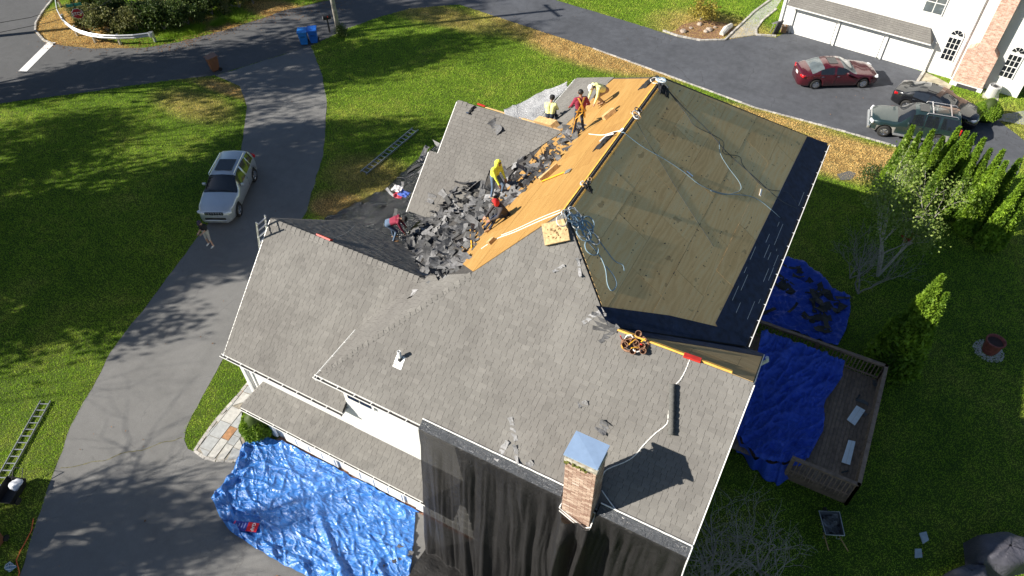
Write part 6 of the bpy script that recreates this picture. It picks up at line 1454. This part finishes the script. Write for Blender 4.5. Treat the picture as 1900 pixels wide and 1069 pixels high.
# harness man
def harness(root, k):
    nk, pel, lat, f, sp = k['nk'], k['pel'], k['lat'], k['fwd'], k['sp']; bk = -(lat.cross(sp) * -1); mid = pel.lerp(nk, .62) + bk * .15
    m = MB()
    for s in (-1, 1):
        for a, b in ((nk + lat * s * .11 + sp * .02 + bk * .06, mid), (mid, pel + lat * s * .14 + bk * .11), (nk + lat * s * .11 + sp * .02 + bk * .06, nk + lat * s * .10 - sp * .18 - bk * .13), (pel + lat * s * .12 + bk * .12 - sp * .02, pel + lat * s * .17 - sp * .28 + bk * .02)): m.bar(a, b, .05, .012, up=tuple(bk))
    m.bar(pel + lat * .19 + bk * .1 + sp * .04, pel - lat * .19 + bk * .1 + sp * .04, .05, .02, up=tuple(bk)); m.build('harness', MT['yellow_lum'], root)
    MB().tube([mid + bk * .03, mid + bk * .12 - sp * .25, pel + bk * .16 - lat * .2 - sp * .2, pel + bk * .1 - lat * .28 - sp * .8], .014, 6).build('lanyard', MT['yellow'], root)
b0 = atr(1074, 249); person('worker in a maroon shirt and yellow harness standing on the roof', b0, yaw_to(1074, 249, -10, -24, b0.z), stand(handL=(-.30, .28, .98), handR=(.30, .26, 1.0), footL=(-.19, .02, 0), footR=(.15, .0, 0), head=(0, .08, 1.63)), dict(shirt=mar, trousers=dkj, shoe=blk, hair=hairk), extra=harness, bulky=1.05)
# bending worker in yellow further up
b0 = atr(1116, 194); person('worker in a yellow and white top crouching over the torn edge', b0, yaw_to(1116, 194, -30, 10, b0.z), dict(pelvis=(0, -.1, .62), neck=(0, .36, .86), head=(0, .50, .86), handL=(-.18, .48, .16), handR=(.18, .52, .18), footL=(-.16, .02, 0), footR=(.16, -.1, 0), face=(0, .6, -.8), kneepole=(0, 1, .4)), dict(shirt=hvw, trousers=clothm('khaki_trousers', (.36, .27, .2)), shoe=tanb, hair=hairk), hat=('cap', whiteC), bulky=1.1)
# seated worker with black cap
b0 = atr(1020, 231); b0.z += .0
person('worker in a pale yellow shirt and black cap seated on a box', b0, yaw_to(1020, 231, 6, -20, b0.z), dict(pelvis=(0, .0, .42), neck=(0, .16, .90), head=(.03, .26, 1.06), handL=(-.2, .5, .45), handR=(.24, .48, .46), footL=(-.16, .5, 0), footR=(.16, .5, 0), kneepole=(0, .4, 1)), dict(shirt=hvw, trousers=dkj, shoe=blk, hair=hairk), hat=('cap', blk), bulky=1.12)
# man on the driveway
def phone(root, k):
    a, d = k['P']['_w1']; MB().box(a + d * .12 + Vector((-.03, .03, .03)), (.075, .012, .15), Matrix.Rotation(-.9, 3, 'X')).build('phone', MT['black'], root, bevel=.006)
def socks(root, k): phone(root, k)
b0 = at(392, 455); person('man in a black shirt and grey shorts looking at a phone', b0, yaw_to(392, 455, -22, 26), stand(handL=(-.10, .34, 1.12), handR=(.08, .36, 1.14), head=(0, .12, 1.62), face=(0, .8, -.6), footL=(-.17, .06, 0), footR=(.16, -.04, 0), elbowpole=(0, -.6, -.8)), dict(shirt=blk, trousers=shorts, shoe=whiteC, hair=hairk), arms=('shirt', 'bare', ''), legs='trousers', shin='bare', roof=False, hat=('cap', clothm('dark_cap', (.04, .03, .06))), skin=SKIN_L, extra=phone)
# ================================================================== TOOLS AND ODDS AND ENDS
def along(px0, py0, px1, py1, off=.03):
    a, b = atr(px0, py0, 0), atr(px1, py1, 0); P = a.lerp(b, .5); M = slope_M(P, math.atan2((b - a).y, (b - a).x)); n = Vector(M.col[2]); return a + n * off, b + n * off, n
def plank(name, label, q, w, h, mat, cat='board', off=None):
    a, b, n = along(*q, off=h / 2 + .02 if off is None else off); o = MB().bar(a, b, w, h, up=tuple(n)).build(name, MT[mat], bevel=.006); return tag(o, label, cat)
plank('toe_board', 'long yellow plank along the low ridge of the south slope', (1146, 614, 1358, 693), .14, .05, 'yellow_lum')
plank('red_strap', 'short red strap tied across the yellow plank', (1268, 661, 1300, 672), .16, .06, 'red', 'strap', .05)
plank('roof_bracket', 'red metal bracket on the ridge of the garage wing', (588, 438, 614, 449), .13, .06, 'red', 'bracket', .06)
plank('roof_bracket', 'red metal bracket at the peak of the front gable', (886, 194, 900, 199), .12, .06, 'red', 'bracket', .06)
plank('ridge_plank', 'raw wooden plank along the front gable ridge', (902, 201, 1042, 245), .11, .05, 'wood', 'board', .07)
plank('lumber_block', 'stubby wooden block on the plywood beside the harness man', (1122, 224, 1142, 208), .26, .16, 'wood', 'block', .10)
plank('lumber_block', 'wooden box rail beneath the seated worker with black cap', (1002, 229, 1034, 238), .32, .30, 'wood', 'box', .12)
plank('cream_board', 'wide cream board lying on the plywood near the ridge', (1003, 334, 1036, 308), .36, .05, 'wood', 'board')
plank('edge_board', 'brown board on edge beside the wide cream board', (1006, 340, 1038, 311), .05, .16, 'wood', 'board', .1)
plank('lumber_block', 'small brown wooden block low on the plywood', (909, 456, 919, 446), .16, .12, 'wood', 'block')
plank('yellow_stick', 'short upright yellow stick at the lower plywood edge', (877, 462, 875, 425), .045, .045, 'yellow', 'stick', .05)
sh = plank('roof_shovel', 'yellow handled roofing shovel lying on the plywood', (1005, 340, 1050, 322), .04, .04, 'yellow', 'shovel', .06)
a, b, n = along(1050, 322, 1060, 318, .05); MB().bar(a, b, .2, .015, up=tuple(n)).build('blade', MT['steel'], sh)
osb = pm('osb_board', (.48, .34, .17), .8, var=.3, scale=14, bmp=.5, bscale=18)
P = atr(1033, 432); M = slope_M(P, R(38)); n = Vector(M.col[2]); sq = MB().box(P + n * .09, (.72, .62, .10), M).build('board_pad', osb, bevel=.01); tag(sq, 'square crumbled foam pad at the top of the south slope', 'pad')
m = MB()
for i in range(22): m.box(P + M @ Vector((random.gauss(0, .13), random.gauss(0, .10), .145)), (random.uniform(.02, .07), random.uniform(.015, .04), .008), M @ Matrix.Rotation(random.random() * 3, 3, 'Z'))
tag(m.build('tear', pm('foam_tear', (.2, .12, .05), .9), sq), kind='stuff')
# rolled felt with a string
a, b, n = along(1249, 712, 1247, 806, .06); m = MB(); L = (b - a).length; d, s, u = frame(b - a, n)
m2 = []
for i in range(25):
    t = i / 24; rr = [];
    for j in range(11):
        ang = -.4 + 5.4 * j / 10; r = .095 - .004 * j + .006 * math.sin(i * 1.9 + j); rr.append(a + d * L * t + s * (r * math.cos(ang) * (1 + .08 * math.sin(i * 2.7))) + u * (r * math.sin(ang) + .05))
    m2 += rr
m.add(m2, [(i * 11 + j, i * 11 + j + 1, (i + 1) * 11 + j + 1, (i + 1) * 11 + j) for i in range(24) for j in range(10)]); fr = m.build('felt_roll', pm('felt_roll', (.10, .10, .095), .95, var=.2, scale=30, bmp=.5), smooth=True); fr.modifiers.new('t', 'SOLIDIFY').thickness = .01; tag(fr, 'half unrolled grey felt strip lying on the south slope', 'felt')
# tool belts
def toolbelt(px_, py_, label, seed):
    rd = random.Random(seed); P = atr(px_, py_); M = slope_M(P, rd.uniform(0, 3)); root = empty('tool_belt', P, M.to_euler(), label, 'tool belt'); lm = pm('leather', (.20, .10, .055), .7, var=.3, scale=12, rand=.2)
    MB().tube([(.2 * math.cos(t), .17 * math.sin(t), .06 + .03 * math.sin(3 * t)) for t in np.linspace(0, 5.9, 22)], .032, 6).build('belt', lm, root)
    for i in range(4):
        x, y = rd.uniform(-.2, .2), rd.uniform(-.2, .2); MB().lathe([(.05, 0), (.085, .03), (.09, .16), (.075, .16), (.07, .05)], 9, (x, y, .01)).build('pouch', lm, root)
    for i in range(3): x, y = rd.uniform(-.2, .2), rd.uniform(-.2, .2); MB().tube([(x, y, .08), (x + rd.uniform(-.16, .16), y + rd.uniform(-.16, .16), .24)], .017, 6).build('tool_handle', MT['yellow' if i else 'red'], root)
    MB().tube([(-.12, .16, .1), (-.05, .24, .14), (.05, .26, .12), (.1, .2, .1)], .02, 6).build('strap', MT['rope_w'], root)
toolbelt(1168, 640, 'brown leather tool belt lying by the end of the yellow plank', 1); toolbelt(1190, 637, 'brown leather tool belt with pouches beside its twin', 2)
# rope bundles on the ridge
def coil(name, px_, py_, label, r, loops, mats, tube_=.014, seed=1, spread=.25, lead=()):
    rd = random.Random(seed); P = atr(px_, py_); M = slope_M(P, 0); root = empty(name, P, label=label, cat='rope')
    for i in range(loops):
        cx, cy = rd.gauss(0, spread), rd.gauss(0, spread); a = r * rd.uniform(.5, 1.2); b = r * rd.uniform(.4, 1.1); ph = rd.uniform(0, 6); T = []
        for t in np.linspace(0, 6.0, 18):
            v = M @ Vector((cx + a * math.cos(t + ph), cy + b * math.sin(t + ph), .0)) + P; v.z = max(v.z, rz(v.x, v.y)) + .018 + .02 * abs(math.sin(t * 2 + i)) + i * .004; T.append(v - P)
        MB().tube(T, tube_, 5).build('loop', MT[mats[i % len(mats)]], root)
    return root
coil('rope_coil', 1056, 402, 'tangled white rope coil at the top of the south hip', .2, 9, ('rope_w', 'rope_w', 'rope_shade_blue'), .016, 3, .16)
coil('rope_coil', 1086, 440, 'loose shade-tinted white rope loops hanging down the old plywood', .22, 8, ('rope_shade_blue', 'rope_shade_blue', 'rope_w'), .016, 4, .2)
coil('rope_coil', 1226, 150, 'pale rope bundle hooked over the north end of the ridge', .16, 6, ('rope_w', 'rope_shade_blue'), .016, 5, .12)
coil('rope_coil', 1182, 212, 'pale rope bundle with clips on the middle of the ridge', .13, 6, ('rope_w', 'wood', 'rope_k'), .018, 6, .1)
coil('rope_coil', 1151, 245, 'small white rope knot on the ridge above the jacket', .07, 5, ('rope_w',), .015, 7, .05)
coil('rope_coil', 1085, 347, 'small bundle of clips and gloves on the ridge', .08, 5, ('rope_k', 'wood', 'rope_w'), .02, 8, .09)
Rp = 'safety ropes over the roof'
ropes('safety_rope', 'dark safety rope from the north ridge end to the east eave', [(1236, 165), (1268, 200), (1310, 240), (1350, 285), (1400, 330), (1447, 372), (1478, 388)], 0.0128, 'rope_k', 0.0272, group=Rp)
ropes('safety_rope', 'second dark rope wandering beside the east slope rope', [(1240, 170), (1275, 215), (1290, 235), (1340, 262), (1342, 285), (1372, 292), (1380, 310), (1420, 350), (1460, 358), (1478, 380)], 0.0104, 'rope_k', 0.0251, group=Rp)
ropes('safety_rope', 'thin looping shade-tinted rope below the dark eave ropes', [(1335, 262), (1336, 285), (1350, 310), (1372, 340), (1372, 355), (1345, 362), (1318, 355)], 0.0088, 'rope_shade_blue', 0.0237, group=Rp)
ropes('safety_rope', 'shade-tinted rope with a grab device across the east slope', [(1153, 247), (1190, 272), (1235, 298), (1268, 320), (1300, 345), (1340, 360), (1400, 368), (1447, 405)], 0.0112, 'rope_shade_blue', 0.0258, group=Rp)
ropes('safety_rope', 'straight black rope running down the east slope', [(1172, 218), (1198, 258), (1228, 305), (1262, 362), (1296, 415), (1324, 458)], 0.0090, 'rope_k', 0.0170, group=Rp)
ropes('safety_rope', 'shade-tinted white rope ending in a long loop on the old plywood', [(1078, 420), (1090, 448), (1112, 475), (1123, 500), (1127, 528), (1135, 541), (1144, 530), (1138, 512), (1124, 495)], 0.0128, 'rope_shade_blue', 0.0272, group=Rp)
ropes('safety_rope', 'shade-tinted white rope ending in a knot on the old plywood', [(1082, 410), (1100, 432), (1122, 462), (1140, 485), (1155, 493), (1158, 504)], 0.0128, 'rope_shade_blue', 0.0272, group=Rp)
ropes('safety_rope', 'white double rope crossing the yellow plywood', [(1042, 395), (1000, 412), (955, 432), (925, 443), (905, 455), (893, 463)], .014, 'rope_w', group=Rp)
ropes('safety_rope', 'white rope lying just above the white double rope', [(1040, 391), (1000, 407), (955, 428), (930, 438)], .012, 'rope_w', group=Rp)
ropes('safety_rope', 'white rope from the harness man to the ridge knot', [(1092, 250), (1118, 252), (1140, 246), (1152, 244)], .014, 'rope_w', group=Rp)
ropes('safety_rope', 'pale rope from the yellow plank to the felt strip', [(1281, 665), (1272, 688), (1262, 706), (1254, 714)], .016, 'rope_w', group=Rp)
ropes('safety_rope', 'pale rope from the felt strip to the chimney foot', [(1243, 752), (1240, 770), (1237, 788), (1215, 806), (1195, 826), (1178, 846), (1160, 858), (1135, 868), (1122, 876), (1116, 890)], .017, 'rope_w', group=Rp)
ropes('safety_rope', 'pale rope from the chimney foot along the net hem', [(1116, 912), (1140, 945), (1165, 972), (1195, 995), (1240, 1012), (1276, 1019)], .017, 'rope_w', .07, group=Rp)
ropes('safety_rope', 'thin pale line from the garage ridge to the debris', [(608, 446), (650, 428), (700, 415), (720, 410)], .008, 'rope_w', group=Rp)
# grab device, scraps, clothes
a, b, n = along(1272, 319, 1284, 329, .03); tag(MB().bar(a, b, .06, .05, up=tuple(n)).build('rope_grab', MT['chrome'], bevel=.01), 'metal rope grab on the shade-tinted rope', 'rope grab')
plank('white_scraper', 'small white tag lying low on the east slope', (1409, 364, 1412, 352), .07, .02, 'white', 'tag')
def heapcloth(name, px_, py_, label, mat, L, W, ang, seed, cat='jacket'):
    P = atr(px_, py_); M = slope_M(P, ang); rd = random.Random(seed); nu, nv = 18, 12; vs = []
    for j in range(nv + 1):
        for i in range(nu + 1):
            u, v = i / nu - .5, j / nv - .5; e = 1 - max(abs(u), abs(v)) * 2; w = 1 + .45 * noise.noise((u * 4 + seed, v * 4, 1)); x, y = u * L * w, v * W * (1 + .5 * noise.noise((u * 5, seed, 4)))
            q = P + M @ Vector((x, y, 0)); q.z = rz(q.x, q.y) + .03 + max(0, e) ** .6 * (.12 + .12 * noise.noise((u * 7 + seed, v * 7, 2))); vs.append(q - P)
    m = MB(); m.add(vs, [(j * (nu + 1) + i, j * (nu + 1) + i + 1, (j + 1) * (nu + 1) + i + 1, (j + 1) * (nu + 1) + i) for j in range(nv) for i in range(nu)]); root = empty(name, P, label=label, cat=cat)
    m.build('cloth', mat, root, True).modifiers.new('t', 'SOLIDIFY').thickness = .012; return root, P
r_, P = heapcloth('work_jacket', 1122, 264, 'dark jacket with a white stripe draped over the ridge', blk, .85, .38, R(70), 3)
MB().tube([atr(1112, 270, .15) - P, atr(1124, 261, .19) - P, atr(1138, 256, .16) - P], .022, 6).build('stripe', MT['rope_w'], r_)
r_, P = heapcloth('work_jacket', 1203, 155, 'black jacket bunched on the plywood below the ridge end', blk, .7, .5, R(60), 5)
r_, P = heapcloth('work_bag', 1231, 168, 'black bag hanging just over the ridge', blk, .45, .45, R(20), 7, 'bag'); MB().tube([(-.15, 0, .14), (0, .05, .24), (.15, 0, .14)], .02, 6).build('bag_handle', MT['rope_k'], r_)
r_, P = heapcloth('glove_pair', 1092, 352, 'dark gloves dropped beside the ridge clips', blk, .3, .16, R(10), 8, 'gloves')
r_, P = heapcloth('dark_strap', 876, 206, 'dark strap with a silver buckle on the front gable', blk, .42, .10, R(70), 9, 'strap'); MB().box((-.1, -.2, .0), (.1, .06, .02)).build('buckle', MT['chrome'], r_)
# roof vent box and bits on the gable
P = atr(970, 298); M = slope_M(P, 0); v = MB().box(P + Vector(M.col[2]) * .06, (.36, .2, .12), M).build('tool_case', MT['dark'], bevel=.01); tag(v, 'small dark tool case on the front gable slope', 'case'); MB().box(P + Vector(M.col[2]) * .125, (.12, .16, .012), M).build('case_label', MT['alu'], v)
# packet of coloured wrapping at the foot of the gable
P = at(740, 362, 4.3); w = empty('shingle_wrapper', P, label='crumpled red and blue shingle wrapper beside the front gable', cat='wrapper')
for i, (c, dx) in enumerate((((.5, .05, .08), 0), ((.05, .12, .5), .22), ((.7, .68, .7), -.2))): cloth('wrap_sheet', lambda u, v: Vector(((u - .5) * .45 + dx, (v - .5) * .4 + .1 * i, .12 * noise.noise((u * 4 + i * 5, v * 4, 0)) + .08 * i)), 10, 10, tarpmat('wrap%d' % i, c, .3), w)
P = atr(702, 414); wb = MB().box(P + Vector((0, 0, .08)), (.36, .26, .14), Matrix.Rotation(.4, 3, 'Z')).build('white_carton', MT['white'], bevel=.01); tag(wb, 'small white carton at the lower edge of the garage roof', 'carton')
# shingle packet with its printed wrapper on the blue tarp
P = at(456, 978, .12); pk = empty('shingle_packet', P, (0, 0, math.atan2(*( (at(470, 990) - at(456, 978)).yx)) - R(62)), 'red and blue shingle packet lying on the blue tarp', 'packet')
MB().box((0, 0, .03), (.34, .95, .08)).build('packet_body', pm('packet_blue', (.03, .05, .30), .4), pk, bevel=.015); MB().box((0, .28, .075), (.342, .40, .012)).build('red_panel', pm('packet_red', (.62, .02, .03), .4), pk); MB().box((.0, -.44, .074), (.3, .06, .01)).build('pink_band', pm('packet_pink', (.6, .06, .2), .4), pk)
t = text_mesh('lettering', 'GAF', .17, MT['white'], pk); t.location = (0, .30, .086)
for i in range(3): MB().box((-.02, -.02 - i * .11, .074), (.22 - .05 * i, .035, .006)).build('printed_line', pm('print_pale', (.25, .3, .6), .5), pk)
# torn hole scraps on tarp
for i, (x, y) in enumerate(((752, 1020), (744, 1035), (705, 1064))): scrap(at(x, y, .12), (0, 0, i), i, False, 'dark shingle scrap on the blue tarp near the net', 'scraps on the driveway tarp', .6)
# white bags at the walk corner
r_ = empty('white_bag', tuple(at(508, 790)), label='white plastic bag tied at the corner of the blue tarp', cat='bag')
bm = bmesh.new(); bmesh.ops.create_icosphere(bm, subdivisions=3, radius=.3)
for v in bm.verts: v.co *= 1 + .4 * noise.noise(v.co * 5); v.co.z = v.co.z * .8 + .22
me = bpy.data.meshes.new('bag_body'); bm.to_mesh(me); bm.free(); me.materials.append(pm('bag_plastic', (.6, .62, .68), .4, var=.1)); me.polygons.foreach_set('use_smooth', [True] * len(me.polygons)); link('bag_body', me, r_); MB().tube([(0, 0, .42), (.04, .02, .55), (.1, 0, .6)], [.05, .03, .06], 7).build('knot', MT['white'], r_)
# white boards on the deck
for i, (pts, lb) in enumerate(((((1589, 753), (1605, 762), (1586, 790), (1571, 779)), 'white board on the deck pointing to the railing corner'), (((1574, 817), (1587, 820), (1577, 863), (1561, 858)), 'white board on the deck nearer the railing end'))):
    q = [at(x, y, dz + .06) for x, y in pts]; b = MB().prism(q if area([(p.x, p.y) for p in q]) > 0 else q[::-1], .03).build('white_board', pm('white_board%d' % i, (.82, .85, .88), .4, var=.04)); tag(b, lb, 'board'); c = sum(q, Vector()) / 4; MB().bar(q[0].lerp(q[1], .5) + Vector((0, 0, .035)), q[2].lerp(q[3], .5) + Vector((0, 0, .035)), .02, .012).build('rib', MT['trim'], b)
for i, (x, y) in enumerate(((1600, 745), (1592, 737), (1605, 768), (1568, 875), (1623, 712))): o = scrap(at(x, y, dz + .05), (0, 0, i * 1.3), i + 2, False, 'black shingle scrap lying on the deck boards', 'scraps on the deck', .45)
# wheelbarrow
P = at(1535, 985); wbr = empty('wheelbarrow', P, (0, 0, R(115)), 'wheelbarrow full of dark scraps at the deck corner', 'wheelbarrow'); tm = pm('barrow_steel', (.07, .075, .08), .5, .3)
m = MB(); lo = [(-.28, -.2), (.3, -.24), (.3, .24), (-.28, .2)]; hi = [(-.42, -.32), (.46, -.36), (.46, .36), (-.42, .32)]
m.add([(x, y, .28) for x, y in lo] + [(x, y, .58) for x, y in hi] + [(x * .94, y * .94, .58) for x, y in hi] + [(x * .9, y * .9, .3) for x, y in lo], [(3, 2, 1, 0), (0, 1, 5, 4), (1, 2, 6, 5), (2, 3, 7, 6), (3, 0, 4, 7), (4, 5, 9, 8), (5, 6, 10, 9), (6, 7, 11, 10), (7, 4, 8, 11), (8, 9, 13, 12), (9, 10, 14, 13), (10, 11, 15, 14), (11, 8, 12, 15), (12, 13, 14, 15)]); m.build('tray', tm, wbr, bevel=.01)
MB().tube([(x * 1.01, y * 1.01, .585) for x, y in hi + hi[:1]], .016, 6).build('rim_tube', MT['steel'], wbr)
for s in (-1, 1): MB().tube([(.55, s * .08, .2), (-.3, s * .26, .28), (-.95, s * .33, .52)], .022, 6).build('handle', MT['wood'], wbr); MB().tube([(-.2, s * .22, .28), (-.3, s * .24, .02), (-.42, s * .24, .3)], .015, 6).build('leg', MT['steel'], wbr)
MB().lathe([(.06, -.04), (.19, -.04), (.2, 0), (.19, .04), (.06, .04)], 18, (.6, 0, .2), 'y').build('wheel', MT['rubber'], wbr)
m = MB()
for i in range(60): m.box((random.uniform(-.3, .36), random.uniform(-.24, .24), .5 + random.uniform(-.1, .04)), (random.uniform(.1, .28), random.uniform(.06, .2), .012), Matrix.Rotation(random.random() * 6, 3, 'Z') @ Matrix.Rotation(random.gauss(0, .4), 3, 'X'), tone=random.random())
tag(m.build('scrap_load', bpy.data.materials['rubble'], wbr), kind='stuff')
# fire pit / planter on the lawn
P = at(1834, 652); fp = empty('planter', P, label='rust red pot standing on a pale gravel ring', cat='planter'); rust = pm('rusty_pot', (.20, .05, .04), .8, var=.35, scale=8)
MB().lathe([(.26, 0), (.33, .25), (.36, .62), (.40, .68), (.40, .74), (.34, .74), (.30, .5)], 22, cap=False).build('pot', rust, fp, True); MB().lathe([(.01, .62), (.33, .62)], 18, cap=False).build('soil', pm('soil', (.06, .035, .03), .95), fp)
gm = MB()
for i in range(700):
    a, r = random.uniform(0, 6.28), random.uniform(.30, .62); s_ = random.uniform(.02, .045); gm.box((r * math.cos(a), r * math.sin(a), .02), (s_, s_ * .8, s_ * .7), Matrix.Rotation(random.random() * 3, 3, 'Z'), tone=random.random())
tag(gm.build('gravel_ring', pm('white_gravel', (.5, .48, .46), .9, tone=.3), fp), kind='stuff')
# pale pavers and covered things in the lower right yard
for i, pts in enumerate((((1705, 990), (1718, 987), (1723, 1003), (1712, 1010)), ((1697, 1019), (1709, 1019), (1711, 1035), (1697, 1036)))):
    q = [at(x, y, .02) for x, y in pts]; q = q if area([(p.x, p.y) for p in q]) > 0 else q[::-1]
    tag(MB().prism(q, .04).build('paver', pm('pale_paver%d' % i, (.36, .42, .45), .8, var=.12)), 'square pale paver lying alone in the dark grass', 'paver', 'pale pavers in the grass')
def covered(pts, h, label, seed, mat):
    c = sum((at(x, y) for x, y in pts), Vector()) / len(pts); root = empty('covered_grill', c, label=label, cat='covered grill'); ring = [at(x, y) - c for x, y in pts]; k = len(ring) * 6; R0 = []
    for i in range(len(ring)):
        for j in range(6): R0.append(ring[i].lerp(ring[(i + 1) % len(ring)], j / 6))
    m = MB(); vs = []
    for j, (t, z) in enumerate(((1.06, .02), (1.0, .3), (.92, .75), (.8, .95), (.5, 1.02), (.05, 1.05))):
        for i, p in enumerate(R0): w = 1 + (.06 * noise.noise((i * .9, seed, j * .4))); vs.append(Vector((p.x * t * w, p.y * t * w, z * h * (1 + .06 * noise.noise((i * .4, seed, 3))))))
    m.add(vs, [(j * k + i, j * k + (i + 1) % k, (j + 1) * k + (i + 1) % k, (j + 1) * k + i) for j in range(5) for i in range(k)]); m.build('cover', mat, root, True); MB().tube([p * 1.05 + Vector((0, 0, .03)) for p in R0 + R0[:1]], .02, 5).build('hem', mat, root); return root
cov = tarpmat('grey_cover', (.075, .075, .095), .55, 1, .4, 1.5, .6)
cg = covered([(1790, 1010), (1840, 1003), (1890, 1020), (1905, 1060), (1850, 1075), (1795, 1060)], 1.1, 'long dark grey covered grill at the lawn edge', 1, cov); MB().box((.1, -.35, .75), (.22, .02, .09)).build('maker_tag', MT['trim'], cg)
covered([(1745, 1072), (1775, 1060), (1815, 1062), (1820, 1090), (1760, 1095)], .8, 'small dark covered box beside the covered grill', 2, cov)
# lower left: cart with bag, orange cord
P = at(28, 920); ct = empty('garden_cart', P, (0, 0, R(20)), 'black garden cart with a white bag on the grass', 'cart')
m = MB(); m.add([(-.3, -.4, .15), (.3, -.4, .15), (.3, .4, .15), (-.3, .4, .15), (-.4, -.52, .5), (.4, -.52, .5), (.4, .52, .5), (-.4, .52, .5)], [(3, 2, 1, 0), (0, 1, 5, 4), (1, 2, 6, 5), (2, 3, 7, 6), (3, 0, 4, 7)]); o = m.build('tub', MT['black'], ct); o.modifiers.new('t', 'SOLIDIFY').thickness = .02
for s in (-1, 1): MB().lathe([(.03, -.03), (.14, -.03), (.14, .03), (.03, .03)], 14, (s * .36, -.25, .14), 'x').build('wheel', MT['rubber'], ct)
MB().tube([(-.2, .45, .4), (-.2, .8, .7), (.2, .8, .7), (.2, .45, .4)], .018, 6).build('handle', MT['dark'], ct)
me = bpy.data.meshes['bag_body'].copy(); bb = link('white_bag', me, None, at(34, 903, .35)); bb.scale = (.8, .7, .6); tag(bb, 'white plastic bag lying in the black garden cart', 'bag')
pts = [at(x, y, .05) for x, y in ((62, 962), (58, 985), (50, 1000), (38, 1022), (30, 1040), (36, 1062), (30, 1085))]
tag(MB().tube(pts, .02, 6).build('orange_cable', pm('orange_cord', (.7, .13, .03), .5)), 'orange power cable along the grass edge of the driveway', 'cable')
P = at(18, 1052); o = empty('blue_bundle', P, label='small blue bundle of cord lying on the grass', cat='bundle')
for i in range(6): MB().tube([(.16 * math.cos(t + i) + .03 * i, .12 * math.sin(t), .04 + .015 * i) for t in np.linspace(0, 6.2, 14)], .018, 5).build('loop', MT['rope_shade_blue' if i % 2 else 'rope_w'], o)
bin_(-6, 1012, R(20), 'brown wheeled bin standing on the grass by the driveway', (.20, .085, .045), h=1.0)
